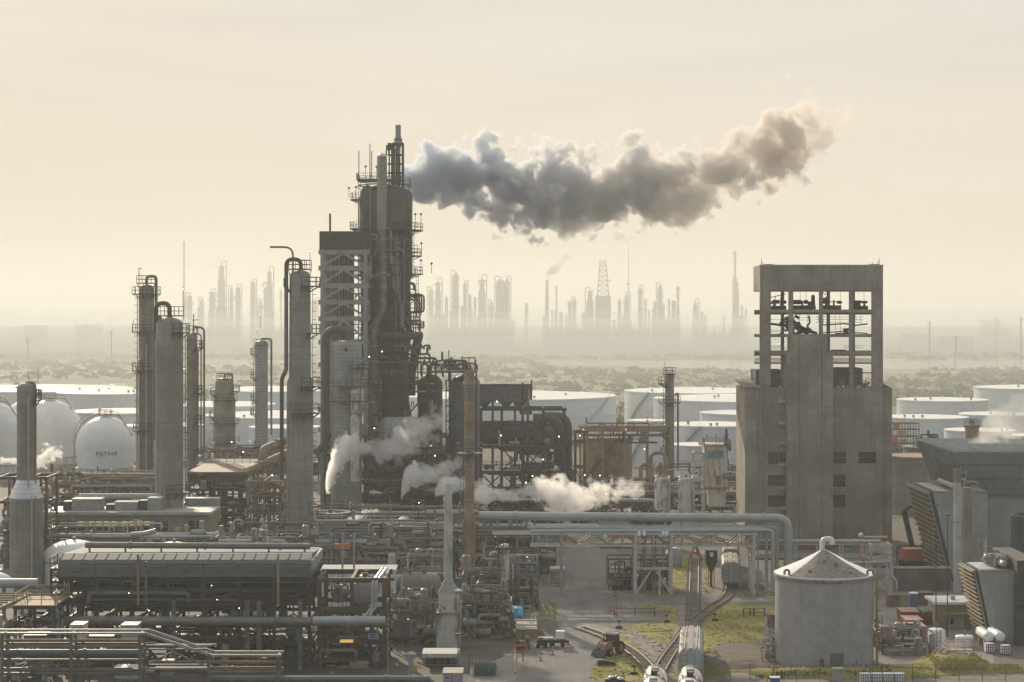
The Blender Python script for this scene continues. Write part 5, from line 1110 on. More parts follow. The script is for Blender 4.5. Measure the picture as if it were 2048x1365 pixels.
for p in (1540, 1753):
    MB().box(ex(p) - 1.1, ex(p) + .8, E + 1, E + 3, ez(530), ez(528.3)).build('roof_kerb', c_, t, False)
for p, y in ((1524, 518), (1760, 517), (1747, 525)):
    MB().bar((ex(p), E + 1, ez(530)), (ex(p), E + 1, ez(y)), .1).bar((ex(p + (3.5 if p < 1600 else -4)), E + 1, ez(530)), (ex(p), E + 1, ez(y + 4)), .08).build('roof_mast', 'brown_steel', t, False)
# machines on the top open floor: things that stand there
def machine(label, items, y):
    tm = thing('motor_drive', label, 'machine', (ex(items[0][1]), E + y, ez(619.5)))
    for kind, a, b, z0, z1 in items:
        if kind == 'b': MB().box(ex(a), ex(b), E + y - .7, E + y + .7, ez(z0), ez(z1)).build('housing', 'dark_steel', tm, False)
        elif kind == 'c': MB().cyl((ex((a + b) / 2), E + y, ez(z0)), (ex((a + b) / 2), E + y, ez(z1)), S((b - a) / 2, E), S((b - a) / 2.6, E), 12).build('gearbox', 'dark_steel', tm)
        elif kind == 'h': MB().hdrum((ex(a), E + y, ez((z0 + z1) / 2)), (ex(b), E + y, ez((z0 + z1) / 2)), S(abs(z0 - z1) / 2, E), 12).build('motor', 'dark_steel', tm)
        elif kind == 's': MB().bar((ex(a), E + y, ez(z0)), (ex(b), E + y, ez(z1)), .16).build('shaft', 'dark_steel', tm, False)
machine('row of dark motors in the first open bay with a leaning rod above', [('b', 1543, 1577, 619.5, 612), ('h', 1543, 1549, 609, 603), ('h', 1551, 1563, 608, 600), ('c', 1565, 1570, 612, 595), ('h', 1571, 1577, 608, 601), ('b', 1552, 1556, 612, 601), ('s', 1547, 1577, 595, 588), ('s', 1554, 1556, 605, 594)], 4)
machine('dark motors and upright gearboxes in the second open bay', [('b', 1587, 1638, 619.5, 611), ('c', 1587, 1594, 612, 587), ('h', 1595, 1609, 609, 600), ('c', 1610, 1614, 612, 602), ('h', 1616, 1622, 608, 600), ('c', 1629, 1638, 612, 590), ('s', 1594, 1630, 605, 604), ('h', 1624, 1628, 611, 603)], 5)
machine('dark motors trailing off toward the open edge in the third bay', [('b', 1647, 1688, 619.5, 611), ('h', 1647, 1655, 608, 596), ('c', 1656, 1661, 612, 594), ('s', 1660, 1688, 604, 604), ('c', 1672, 1676, 612, 600), ('h', 1681, 1689, 608, 602), ('s', 1648, 1658, 582, 590)], 4)
machine('single dark drive with upright cylinder in the last bay', [('b', 1707, 1742, 619.5, 612), ('c', 1709, 1714, 612, 592), ('b', 1712, 1727, 612, 601), ('h', 1729, 1741, 607, 602), ('c', 1733, 1738, 613, 605), ('s', 1709, 1713, 582, 588)], 4)
# ------------------------------------------------------------------ roads, grass, rails
def sheet_mat(name, base, dark, sc=.5, rough=.9, patch=None):
    m = mat(name, base, rough, 0, scale=sc, col2=dark, fine=.3, bump=.1, spec=.25, tracks=.55 if name == 'asphalt' else .25); return m
sheet_mat('asphalt', (.20, .195, .185), (.13, .126, .12), .22)
sheet_mat('pavement', (.27, .255, .23), (.19, .18, .165), .3)
sheet_mat('gravel', (.24, .22, .19), (.16, .148, .13), .35)
sheet_mat('dirt', (.15, .125, .09), (.09, .075, .055), .5)
mat('grass', (.17, .165, .05), .95, scale=.13, col2=(.33, .285, .105), fine=.3, bump=.4, spec=.1)
mat('grass_blade', (.27, .26, .075), .9, scale=.13, col2=(.44, .38, .14), spec=.1)
mat('sleeper_wood', (.25, .225, .19), .9, var=.3)
mat('ballast', (.21, .195, .17), .95, var=.4, scale=.8, bump=.5)
def gp(px, py): D = GD(py); return (PX(px, D), D)
def patch(name, m, poly, z, rag=0, seed=1):
    pts = [gp(*q) for q in poly]; r0 = random.Random(seed); out = []
    for i, a in enumerate(pts):
        b = pts[(i + 1) % len(pts)]; n = 6 if rag else 1
        for j in range(n):
            f = j / n; out.append((a[0] + (b[0] - a[0]) * f + (r0.uniform(-rag, rag) if rag else 0), a[1] + (b[1] - a[1]) * f + (r0.uniform(-rag, rag) * 2 if rag else 0)))
    k = MB(); k.v = [(x, y, z) for x, y in out]; k.f = [tuple(range(len(out)))]
    bm = bmesh.new(); vs = [bm.verts.new(v) for v in k.v]; bm.faces.new(vs); bmesh.ops.triangulate(bm, faces=bm.faces); 
    me = bpy.data.meshes.new(name); bm.normal_update()
    for f in bm.faces:
        if f.normal.z < 0: f.normal_flip()
    bm.to_mesh(me); bm.free(); me.materials.append(M[m]); o = bpy.data.objects.new(name, me); C.objects.link(o); o['kind'] = 'structure'; return out
mat('oily_shade_concrete', (.075, .068, .058), .85, scale=.2, var=.4, fine=.25)
patch('plant_floor', 'oily_shade_concrete', [(-120, 1560), (960, 1500), (985, 1345), (1040, 1280), (1062, 1200), (1096, 1112), (1130, 1085), (1180, 1030), (1470, 1030), (1470, 965), (-120, 965)], .008, .2, 30)  # stained floor, its colour darkened to deepen the shade under the structures
patch('road', 'asphalt', [(985, 1400), (1052, 1290), (1075, 1200), (1110, 1130), (1150, 1085), (1235, 1085), (1225, 1150), (1232, 1190), (1560, 1190), (1560, 1205), (1320, 1207), (1250, 1216), (1262, 1236), (1215, 1262), (1195, 1310), (1180, 1400)], .012, .15, 1)
patch('pavement', 'pavement', [(950, 1370), (960, 1335), (1020, 1308), (1048, 1308), (1028, 1370)], .016)
patch('pavement', 'pavement', [(1045, 1228), (1090, 1224), (1240, 1262), (1205, 1266), (1120, 1244)], .017, .1, 3)  # pale strip painting the sunlit streak between shadows on the road
patch('pavement', 'pavement', [(1200, 1186), (1215, 1178), (1275, 1180), (1262, 1192)], .018)
G1 = patch('grass', 'grass', [(1182, 1352), (1196, 1300), (1222, 1268), (1290, 1258), (1350, 1262), (1360, 1300), (1352, 1365), (1182, 1365)], .02, .5, 4)
G2 = patch('grass', 'grass', [(1240, 1258), (1330, 1240), (1345, 1222), (1250, 1216), (1290, 1210), (1370, 1212), (1366, 1258), (1300, 1264)], .024, .4, 5)
G3 = patch('grass', 'grass', [(1400, 1210), (1440, 1209), (1560, 1211), (1560, 1290), (1440, 1285), (1395, 1330), (1405, 1260)], .02, .5, 6)
G4 = patch('grass', 'grass', [(1270, 1192), (1340, 1192), (1372, 1170), (1378, 1110), (1352, 1115), (1345, 1150), (1335, 1182)], .02, .4, 7)
G5 = patch('grass', 'grass', [(1408, 1188), (1425, 1188), (1418, 1120), (1408, 1120)], .02, .2, 8)
G6 = patch('grass', 'grass', [(1470, 1192), (1552, 1192), (1552, 1184), (1480, 1182)], .02, .3, 9)
patch('gravel', 'gravel', [(1378, 1190), (1408, 1190), (1410, 1100), (1384, 1100)], .026, .2, 10)
patch('gravel', 'gravel', [(1425, 1192), (1482, 1192), (1480, 1120), (1432, 1120)], .026, .2, 11)
patch('ballast', 'ballast', [(1355, 1212), (1405, 1212), (1400, 1262), (1368, 1290), (1362, 1365), (1330, 1365), (1330, 1300), (1352, 1262)], .03, .3, 12)
patch('ballast', 'ballast', [(1235, 1262), (1262, 1258), (1345, 1300), (1340, 1365), (1295, 1365), (1298, 1318)], .028, .3, 13)
patch('dirt', 'dirt', [(1440, 1300), (1470, 1284), (1560, 1296), (1560, 1330), (1450, 1330)], .03, .3, 14)
patch('yard', 'pavement', [(1748, 1185), (1960, 1185), (1990, 1330), (1748, 1330)], .014)
patch('gravel', 'gravel', [(1350, 1355), (2080, 1340), (2100, 1420), (1340, 1420)], .022, .3, 15)
patch('puddle', 'water', [(1098, 1166), (1116, 1163), (1126, 1166), (1112, 1169)], .03, .1, 41); patch('puddle', 'water', [(1110, 1172), (1130, 1170), (1136, 1173), (1118, 1175)], .03, .1, 42)
patch('dirt', 'dirt', [(1060, 1245), (1110, 1236), (1118, 1262), (1070, 1280)], .02, .3, 43); patch('gravel', 'gravel', [(1240, 1192), (1330, 1192), (1352, 1150), (1250, 1140)], .019, .4, 44)
# grass tufts
def tufts():
    r = random.Random(21); k = MB()
    def inside(x, y, P):
        c = False; j = len(P) - 1
        for i in range(len(P)):
            if (P[i][1] > y) != (P[j][1] > y) and x < (P[j][0] - P[i][0]) * (y - P[i][1]) / (P[j][1] - P[i][1] + 1e-9) + P[i][0]: c = not c
            j = i
        return c
    for P, n in ((G1, 1500), (G2, 700), (G3, 1700), (G4, 900), (G5, 500), (G6, 500)):
        xs = [p[0] for p in P]; ys = [p[1] for p in P]; g = 0
        while g < n:
            x, y = r.uniform(min(xs), max(xs)), r.uniform(min(ys), max(ys)); g += 1
            if not inside(x, y, P): continue
            if mnoise.noise(Vector((x * .35, y * .2, 3))) < r.uniform(-.7, .3): continue
            h = r.uniform(.05, .14); w = r.uniform(.1, .28); a = r.uniform(0, 3.14); dx, dy = math.cos(a) * w, math.sin(a) * w
            k.add([(x - dx, y - dy, .02), (x + dx, y + dy, .02), (x + dx * 1.4 + r.uniform(-.1, .1), y + dy, h), (x - dx * .6, y - dy, h * .8)], [(0, 1, 2, 3)])
    struct(k, 'grass_tufts', 'grass_blade', kind='stuff')
tufts()
# tracks: direction and offsets along +y
def tx(Y, off=0): return 28.0 - .096 * (308 - Y) + off
def track(label, pts, zr=.18):
    t = thing('railway_track', label, 'track', (pts[0][0], pts[0][1], 0)); P = [Vector((x, y, 0)) for x, y in pts]
    # resample
    Q = []; 
    for a, b in zip(P, P[1:]):
        n = max(1, int((b - a).length / .85))
        for i in range(n): Q.append(a + (b - a) * (i / n))
    Q.append(P[-1]); L = []; Rr = []; k = MB()
    for i, p in enumerate(Q):
        d = (Q[min(i + 1, len(Q) - 1)] - Q[max(i - 1, 0)]).normalized(); n = Vector((d.y, -d.x, 0)); L.append(p - n * .75); Rr.append(p + n * .75)
        k.bar(p - n * 1.3 + Vector((0, 0, .08)), p + n * 1.3 + Vector((0, 0, .08)), .2, .1)
    k.build('sleepers', 'sleeper_wood', t, False)
    for A in (L, Rr): MB().tube([p + Vector((0, 0, zr + .03)) for p in A], .13, 5, 0).build('rail', 'brown_rail', t)
    return t
def smooth(pts, n=8):
    out = []
    for i in range(len(pts) - 1):
        p0, p1, p2, p3 = pts[max(i - 1, 0)], pts[i], pts[i + 1], pts[min(i + 2, len(pts) - 1)]
        for j in range(n):
            t = j / n; out.append(tuple(.5 * (2 * b + (c - a) * t + (2 * a - 5 * b + 4 * c - d) * t * t + (3 * b - a - 3 * c + d) * t ** 3) for a, b, c, d in zip(p0, p1, p2, p3)))
    return out + [pts[-1]]
track('straight main track running from the tank cars to the red buffer stop', [(tx(205), 205), (tx(383), 383)])
track('curved track swinging from the nearer tank car to the main track', smooth([(tx(205, -4.3), 205), (tx(255, -4.3), 255), (tx(272, -3.5), 272), (tx(290, -1.5), 290), (tx(304, -.2), 304)]))
track('curved track peeling off across the grass toward the road', smooth([(tx(240, -4.3) + .05, 240), (tx(258, -4.7), 258), (tx(275, -7.5), 275), (tx(290, -12.2), 290), (tx(300, -17), 300)]))
track('short siding with a parked covered hopper car near the pipe bridge', smooth([(tx(306, .3), 306), (tx(318, 2.6), 318), (tx(330, 5.2), 330), (tx(342, 6.3), 342), (tx(372, 6.6), 372)]))
t = thing('buffer_stop', 'red bent-rail buffer stop at the end of the main track', 'buffer stop', (tx(384), 384, 0)); x = tx(384)
for s_ in (-1, 1): MB().bar((x + s_ * 1.1, 381, .2), (x, 384, 3.0), .28).build('rail_leg', 'red', t, False); MB().bar((x + s_ * .8, 385.5, .2), (x, 384, 2.9), .2).build('strut', 'red', t, False)
MB().box(x - .9, x + .9, 383, 383.3, 1.0, 1.35).build('beam', 'red', t, False)
# wagons
mat('car_black', (.012, .013, .013), .3, var=.1, spec=.8)
mat('car_white', (.72, .66, .60), .45, var=.1, scale=.5, streak=.3, rust=.15)
mat('car_grey', (.40, .42, .40), .5, var=.12, scale=.5, streak=.35, rust=.15)
def bogie(t, x, y, sl):
    k = MB()
    for s_ in (-.75, .75):
        for e in (-.9, .9): k.cyl((x + s_ - .07, y + e, .62), (x + s_ + .07, y + e, .62), .42, None, 14)
        k.box(x + s_ * 1.2 - .1, x + s_ * 1.2 + .1, y - 1.4, y + 1.4, .55, .85)
    k.build('bogie', 'black', t)
def tank_car(label, off, y0, L=16.5):
    xa, xb = tx(y0, off), tx(y0 + L, off); t = thing('tank_car', label, 'tank car', ((xa + xb) / 2, y0 + L / 2, .2)); r = 1.5; z = 2.65
    A, B = Vector((xa, y0 + .7, z)), Vector((xb, y0 + L - .7, z)); d = (B - A).normalized(); ln = (B - A).length
    def seg(f0, f1, m, nm, e=0): MB().cyl(A + d * ln * f0, A + d * ln * f1, r + e, None, 28, False).build(nm, m, t)
    MB().hdrum(A + d * .6, B - d * .6, r - .01, 28, .35).build('shell', 'car_white', t)
    seg(.0 + .05, .13, 'car_black', 'black_band', .012); seg(.44, .56, 'car_black', 'black_band', .012); seg(.86, .95, 'car_black', 'black_band', .012)
    for f in (.2, .3, .66, .76):                 # black mats over the top
        p = A + d * ln * f; MB().box(p.x - .5, p.x + .5, p.y - .5, p.y + .5, z + r - .02, z + r + .06).build('walk_mat', 'car_black', t, False)
    p = A + d * ln * .5; k = MB().cyl((p.x, p.y, z + r - .1), (p.x, p.y, z + r + .5), .4, None, 14); k.build('dome', 'car_black', t)
    k = MB()
    for s_ in (-1, 1):
        k.bar((p.x + s_ * .95, p.y - 1.6, z + r + .35), (p.x + s_ * .95, p.y + 1.6, z + r + .35), .06)
        for e in (-1.6, 0, 1.6): k.bar((p.x + s_ * .95, p.y + e, z + r - .4), (p.x + s_ * .95, p.y + e, z + r + .35), .05)
    k.build('railing', 'steel_pale', t, False)
    MB().box(p.x - .9, p.x + .9, p.y - 1.5, p.y + 1.5, z + r * .84, z + r * .84 + .08).build('walkway', 'steel_pale', t, False)
    k = MB().bar((xa, y0, 1.05), (xb, y0 + L, 1.05), .5, .35); k.box(xa - 1.4, xa + 1.4, y0 + .2, y0 + .5, .9, 1.2); k.build('underframe', 'black', t, False)
    for f in (.14, .86): q = A + d * ln * f; bogie(t, q.x, q.y, 0)
    return t
tank_car('white and black tank car on the track nearer the tractor', -4.3, 231)
tank_car('white and black tank car coupled behind the near hopper car', 0, 229.5, 17.5)
def hopper(label, off, y0, L=15.5, m='car_grey', hat=True):
    xa, xb = tx(y0, off), tx(y0 + L, off); t = thing('hopper_car', label, 'hopper car', ((xa + xb) / 2, y0 + L / 2, .2)); sl = (xb - xa) / L
    prof = [(-1.45, 1.2), (-1.55, 2.0), (-1.55, 3.9), (-1.15, 4.5), (1.15, 4.5), (1.55, 3.9), (1.55, 2.0), (1.45, 1.2)]
    n = len(prof); k = MB(); ys = (0, 1.3, L - 1.3, L)
    ins = (.0, 0, 0, 0)
    vs = [];
    for i, yy in enumerate((.9, L - .9)):
        vs += [(xa + sl * yy + px, y0 + yy, z) for px, z in prof]
    k.add(vs, [(i, (i + 1) % n, n + (i + 1) % n, n + i) for i in range(n)] + [tuple(range(n - 1, -1, -1)), tuple(range(n, 2 * n))]); k.build('body', m, t, False)
    k = MB()
    for i in range(9):
        yy = .9 + (L - 1.8) * i / 8
        for s_ in (-1, 1): k.bar((xa + sl * yy + s_ * 1.6, y0 + yy, 1.3), (xa + sl * yy + s_ * 1.6, y0 + yy, 3.9), .1)
    k.build('side_rib', m, t, False)
    for i, c in enumerate(('black', 'steel_white', 'plate_brown', 'steel_white')): 
        a = 1.2 + (L - 2.4) * i / 4; MB().box(xa + sl * a - 1.05, xa + sl * a + 1.05, y0 + a, y0 + a + (L - 2.6) / 4, 4.504, 4.54).build('roof_panel', 'plate_brown' if i % 2 == 0 else 'steel_pale', t, False)
    k = MB()
    for i in range(22):
        yy = 1.2 + (L - 2.4) * i / 21; k.box(xa + sl * yy - .32, xa + sl * yy + .32, y0 + yy - .14, y0 + yy + .14, 4.56, 4.68)
    k.build('hatch_row', 'car_white', t, False)
    for s_ in (-.75, .75): MB().bar((xa + s_, y0 + 1, 4.64), (xb + s_, y0 + L - 1, 4.64), .12, .06).build('roof_walk', 'steel_white', t, False)
    for yy in (.45, L - .45):
        k = MB().box(xa + sl * yy - 1.45, xa + sl * yy + 1.45, y0 + yy - .4, y0 + yy + .4, 1.0, 1.2)
        for s_ in (-1.4, -.5, .5, 1.4): k.bar((xa + sl * yy + s_, y0 + yy - .35, 1.1), (xa + sl * yy + s_, y0 + yy - .35, 4.2), .07)
        for h in (1.8, 2.5, 3.2, 3.9): k.bar((xa + sl * yy - 1.4, y0 + yy - .35, h), (xa + sl * yy - .5, y0 + yy - .35, h), .06)
        k.build('end_ladder', 'steel', t, False)
    for f in (.3, .5, .7): q = f * L; k = MB().lathe(xa + sl * q, y0 + q, [(.5, .55), (1.2, 1.25)], 4); k.build('outlet', m, t, False)
    for f in (.16, .84): bogie(t, xa + sl * f * L, y0 + f * L, 0)
    return t
hopper('grey covered hopper car with striped roof coupled ahead of the tank car', 0, 254, 20)
hopper('weathered grey covered hopper car parked on the short siding', 6.4, 341, 16)
hopper('second hopper car showing only its roof end under the pipe bridge', 6.6, 360, 15, 'rust_pale')
# switch stands
for lb, x, y in (('small black switch stand beside the crossing track', tx(306, -4), 305.6), ('small black switch stand at the grass edge by the siding', tx(307, 3.4), 307), ('low dark switch machine near the curved rails', tx(262, -7.5), 262), ('dark switch box on the grass above the tractor', tx(299, -11), 300)):
    t = thing('switch_stand', lb, 'switch stand', (x, y, 0)); MB().box(x - .5, x + .5, y - .3, y + .3, .02, .35).build('base', 'black', t, False); k = MB().bar((x, y, .3), (x, y, 1.1), .1); k.box(x - .25, x + .25, y - .04, y + .04, .9, 1.2); k.build('target', 'rust', t, False)
# signal hut and sign
t = thing('relay_cabin', 'dark trackside cabin on a post with a bright notice', 'cabin', (PX(1422, 345), 345, 0)); x = PX(1422, 345)
MB().box(x - .2, x + .2, 344.8, 345.2, 0, 2.8).build('post', 'rust', t, False); k = MB(); k.add([(x - .9, 344, 4.2), (x + .9, 344, 4.2), (x + .9, 346, 4.2), (x - .9, 346, 4.2), (x - .25, 344.7, 2.6), (x + .25, 344.7, 2.6), (x + .25, 345.3, 2.6), (x - .25, 345.3, 2.6)], [(0, 1, 2, 3), (4, 5, 6, 7), (0, 1, 5, 4), (1, 2, 6, 5), (2, 3, 7, 6), (3, 0, 4, 7)]); k.build('funnel', 'brown_steel', t, False)
MB().box(x - 1, x + 1, 343.9, 346.1, 4.21, 6.4).build('cabin', 'dark_steel', t, False); MB().box(x - .3, x + .3, 343.84, 343.896, 5.3, 6.1).build('notice', 'white_plastic', t, False)
for s_ in (-.5, .5): MB().bar((x + s_, 344.3, 0), (x + s_, 344.3, 4), .08).build('leg', 'rust', t, False)
# ------------------------------------------------------------------ pipe bridge over the tracks
B = 336.0
def bx(p): return PX(p, B)
def bz(y): return PZ(y, B)
pipeline('big pale pipe along the top of the bridge turning down behind the cone-roofed tank', [(bx(958), B + 1, bz(1033)), (bx(1578), B + 1, bz(1038)), (bx(1578), B + 1, 0)], S(8.6, B), 'pipe_pale', 2.0, n=16)
pipeline('lower pale pipe on the bridge, dropping first of the three risers', [(bx(1055), B, bz(1056)), (bx(1533), B, bz(1058)), (bx(1533), B, 0)], S(3.6, B), 'pipe_pale', .8)
pipeline('lower pale pipe on the bridge, dropping second of the three risers', [(bx(1060), B - .9, bz(1062)), (bx(1544), B - .9, bz(1060)), (bx(1544), B - .9, 0)], S(4.2, B), 'pipe_pale', .8)
pipeline('lower pale pipe on the bridge, dropping last of the three risers', [(bx(1200), B + .9, bz(1055)), (bx(1555), B + .9, bz(1056)), (bx(1555), B + .9, 0)], S(4.2, B), 'pipe_pale', .8)
pipeline('thin conduit bending down beside a white bridge post', [(bx(1300), B - 1.4, bz(1067)), (bx(1514), B - 1.4, bz(1067)), (bx(1514), B - 1.4, bz(1180))], .14, 'steel_pale', 1.2)
t = thing('truss_bridge', 'white steel truss carrying the pipes across road and tracks', 'pipe bridge', (bx(1270), B, 0))
for y in (B - 1.5, B + 1.5):
    MB().box(bx(985), bx(1512), y - .14, y + .14, bz(1068), bz(1064.5)).build('chord', 'steel_white', t, False)
    MB().box(bx(1060), bx(1512), y - .14, y + .14, bz(1092), bz(1088.5)).build('chord', 'steel_white', t, False)
    p = 1125; i = 0
    while p < 1500:
        MB().bar((bx(p), y, bz(1089 if i % 2 else 1067)), (bx(p + 30), y, bz(1067 if i % 2 else 1089)), .2).build('diagonal', 'rust_pale' if i % 3 == 0 else 'steel_pale', t, False); p += 30; i += 1
    for p in range(1065, 1512, 60): MB().box(bx(p) - .09, bx(p) + .09, y - .1, y + .1, bz(1089), bz(1067)).build('vertical', 'steel_white', t, False)
for p in (1123, 1270, 1341, 1506):
    for y in (B - 1.5, B + 1.5): MB().box(bx(p) - .24, bx(p) + .24, y - .2, y + .2, 0, bz(1064.6)).build('post', 'steel_white' if p != 1123 else 'steel_pale', t, False)
for p in range(1065, 1512, 30): MB().box(bx(p) - .07, bx(p) + .07, B - 1.36, B + 1.36, bz(1092), bz(1090)).build('cross_beam', 'steel_pale', t, False)
for a, b in ((1270, 1341),):
    MB().box(bx(a), bx(b), B - 1.6, B - 1.3, bz(1080), bz(1077)).build('beam', 'steel_white', t, False); MB().box(bx(a), bx(b), B - 1.6, B - 1.3, bz(1138), bz(1133)).build('beam', 'steel_white', t, False)
    MB().bar((bx(a), B - 1.6, bz(1186)), (bx(a + 30), B - 1.6, bz(1140)), .28).build('brace', 'steel_white', t, False); MB().bar((bx(b), B - 1.6, bz(1186)), (bx(b - 30), B - 1.6, bz(1140)), .28).build('brace', 'steel_white', t, False)
    MB().box(bx(1316), bx(1320), B - 1.6, B - 1.2, 0, bz(1138)).build('post', 'steel_white', t, False)
for p in (1285, 1290, 1304, 1310, 1325): MB().tube([(bx(p), B - 1, bz(1065)), (bx(p), B - 1, bz(1186))], .14, 6).build('riser', R_.choice(('pipe_brown', 'pipe_grey', 'rust_pale')), t)
for p in (1277, 1287, 1325, 1332): MB().lathe(bx(p), B - 1.7, [(.24, bz(1070)), (.3, bz(1064)), (.2, bz(1061)), (.02, bz(1060))], 10).build('insulator_cap', 'white_plastic', t)
t = frame('dark goal-post frame rising above the pipe bridge', 'pipe_support', 'frame', bx(1271), bx(1342), B + 3, B + 4.5, [bz(1042)], 2, 2, 'dark_steel', .45)
t = frame('white braced end tower of the pipe bridge beside the cone-roofed tank', 'pipe_support', 'frame', bx(1742), bx(1780), B, B + 3, [bz(y) for y in (1142, 1117, 1100, 1088)], 2, 2, 'steel_white', .4, [(0, 0, 'x'), (0, 1, '/'), (0, 2, '/'), (0, 3, '/')])
pipeline('long pale pipe behind the cone-roofed tank reaching the white braced tower', [(bx(1500), B + 2, bz(1086)), (bx(1765), B + 2, bz(1086))], .35, 'pipe_pale', None)
pipeline('white conduit stepping down from the white braced tower', [(bx(1700), B - .5, bz(1124)), (bx(1783), B - .5, bz(1124)), (bx(1783), B - .5, bz(1152)), (bx(1792), B - .5, bz(1160)), (bx(1792), B - .5, bz(1180))], .16, 'steel_white', .5)
frame('low white pipe rack continuing behind the risers', 'pipe_rack', 'pipe rack', bx(1508), bx(1740), B + 4, B + 7, [bz(1118), bz(1092)], 6, 2, 'steel_white', .3, ())
for i, (y, m_) in enumerate(((1098, 'red'), (1106, 'red_pale'), (1128, 'red'))):
    tag(MB().box(bx(1498 + i * 10), bx(1720 - i * 30), B + 9 + i, B + 11 + i, bz(y + 9), bz(y)).build('safety_netting', m_, None, False), ('red netting screen behind the risers of the pipe bridge', 'faded red netting screen under the first behind the risers', 'lowest red netting screen behind the cone-roofed tank')[i], 'netting')
t = frame('rusty scaffold yard with skid units beside the pipe bridge leg', 'equipment_skid', 'process unit', PX(1215, 345), PX(1335, 345), 341, 347, [PZ(1140, 345), PZ(1112, 345)], 6, 2, 'dark_steel', .18, [(1, 0, 'x'), (3, 0, 'x')])
clutter(t, PX(1218, 345), PX(1335, 345), 340.5, 346, .1, PZ(1118, 345), 54, 201, ('dark_steel', 'brown_steel', 'red', 'steel', 'rust_pale', 'steel_pale', 'plate_brown'), .08, .25)
for a, b, m_ in ((1240, 1256, 'tan'), (1258, 1268, 'steel_white'), (1222, 1262, 'dark_steel')): MB().box(PX(a, 342), PX(b, 342), 341, 344, .1, 2.2 if m_ == 'dark_steel' else 2.7).build('skid_box', m_, t, False)
t = thing('shade_shelter', 'small tan shed with curved white roof beside the pipe bridge leg', 'shed', (PX(1349, 372), 372, 0)); x = PX(1349, 372)
MB().box(x - 1.3, x + 1.3, 371, 374, 0, 2.2).build('wall', 'tan', t, False); k = MB().cyl((x, 370.8, 2.1), (x, 374.2, 2.1), 1.5, None, 16); k.build('roof', 'roof_pale', t)
for a, b, y, D, lb, m_ in ((1215, 1300, 1066, 420, 'orange safety fence stretched behind the pipe bridge, far stretch', 'orange'), (1100, 1210, 1066, 425, 'faded orange safety fence behind the pipe bridge, near the chimney', 'red_pale'), (1200, 1265, 1090, 400, 'rusty low container behind the pipe bridge', 'rust')):
    tag(MB().box(PX(a, D), PX(b, D), D, D + (.15 if 'fence' in lb else 2.4), 0, PZ(y, D)).build('safety_fence' if 'fence' in lb else 'container', m_, None, False), lb, 'fence' if 'fence' in lb else 'container')
# ------------------------------------------------------------------ cone-roofed grey tank
T = 272.0; cx = PX(1648, T); r = S(97, T); zt = PZ(1152, T - r) ; zt = PZ(1146, T); za = PZ(1100, T)
t = thing('cone_roof_tank', 'big grey tank with pale cone roof and looped vent beside the track', 'tank', (cx, T, 0))
MB().lathe(cx, T, [(r, 0), (r, zt)], 64, caps=False).build('shell', 'tank_grey', t)
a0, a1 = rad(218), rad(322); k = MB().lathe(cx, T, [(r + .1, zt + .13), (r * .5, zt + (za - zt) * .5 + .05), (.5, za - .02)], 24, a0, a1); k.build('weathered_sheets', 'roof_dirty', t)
MB().lathe(cx, T, [(r + .15, zt - .15), (r + .18, zt + .06), (r * .5, zt + (za - zt) * .5), (.5, za - .06), (.02, za)], 64).build('roof', 'white_roof', t)
MB().lathe(cx, T, [(r + .04, zt - .5), (r + .2, zt - .5), (r + .2, zt - .2), (r + .04, zt - .2)], 64, caps=False).build('rim_angle', 'rust_pale', t)
MB().tube([(cx - .25, T, za - .3), (cx - .25, T, za + 1.5), (cx + 1.1, T, za + 1.5), (cx + 1.1, T, za + .75)], .34, 10, .75).build('looped_vent', 'white_paint', t)
MB().box(cx - 1.2, cx + 1.2, T - r - .12, T - r + .2, zt - .55, zt - .15).build('name_plate', 'dark_steel', t, False)
for a in (215, 325): MB().tube([(cx + math.cos(rad(a)) * r * .97, T + math.sin(rad(a)) * r * .97, zt), (cx + math.cos(rad(a)) * r * .97, T + math.sin(rad(a)) * r * .97, zt + .9), (cx + math.cos(rad(a)) * r * 1.1, T + math.sin(rad(a)) * r * 1.1, zt + .9), (cx + math.cos(rad(a)) * r * 1.1, T + math.sin(rad(a)) * r * 1.1, zt + .3)], .16, 8, .5).build('gooseneck_vent', 'pipe_grey', t)
for a, q, h in ((262, .45, .5), (285, .6, .6), (240, .8, .4), (300, .85, .4)): x, y = cx + math.cos(rad(a)) * r * q, T + math.sin(rad(a)) * r * q; MB().cyl((x, y, zt + (za - zt) * (1 - q) - .1), (x, y, zt + (za - zt) * (1 - q) + h), .2, .28, 8).build('roof_nozzle', 'rust_pale', t)
k = MB(); n = 8; vs = []
for i in range(n + 1):
    a = rad(268 + 16 * i / n)
    for z in (.1, 2.2): vs.append((cx + math.cos(a) * (r + .04), T + math.sin(a) * (r + .04), z))
k.add(vs, [(i * 2, i * 2 + 2, i * 2 + 3, i * 2 + 1) for i in range(n)]); k.build('repaired_plate', 'steel', t)
a = rad(305); x, y = cx + math.cos(a) * (r + .05), T + math.sin(a) * (r + .05); k = MB().cyl((x, y, .95), (x + math.cos(a) * .2, y + math.sin(a) * .2, .95), .5, None, 16); k.build('manway', 'tank_grey', t)
MB().box(cx - 1.6, cx - 1.1, T - r - .3, T - r + .1, .05, 1.4).build('valve_box', 'brown_steel', t, False)
a = rad(342); x, y = cx + math.cos(a) * (r + .5), T + math.sin(a) * (r + .5); ladder(t, x, y, 0, zt + 1, 'rust_pale', (-math.sin(a), math.cos(a))); MB().box(x - .15, x + .15, y - .4, y - .1, 0, zt + .6).build('ladder_post', 'rust_pale', t, False)
t = thing('pump_skid', 'white piped pump skid at the foot of the cone-roofed tank', 'pump', (PX(1535, 274), 274, 0)); clutter(t, PX(1522, 274), PX(1555, 274), 272, 276, 0, 3.2, 20, 231, ('steel_white', 'pipe_pale', 'brown_steel'), .06, .16)
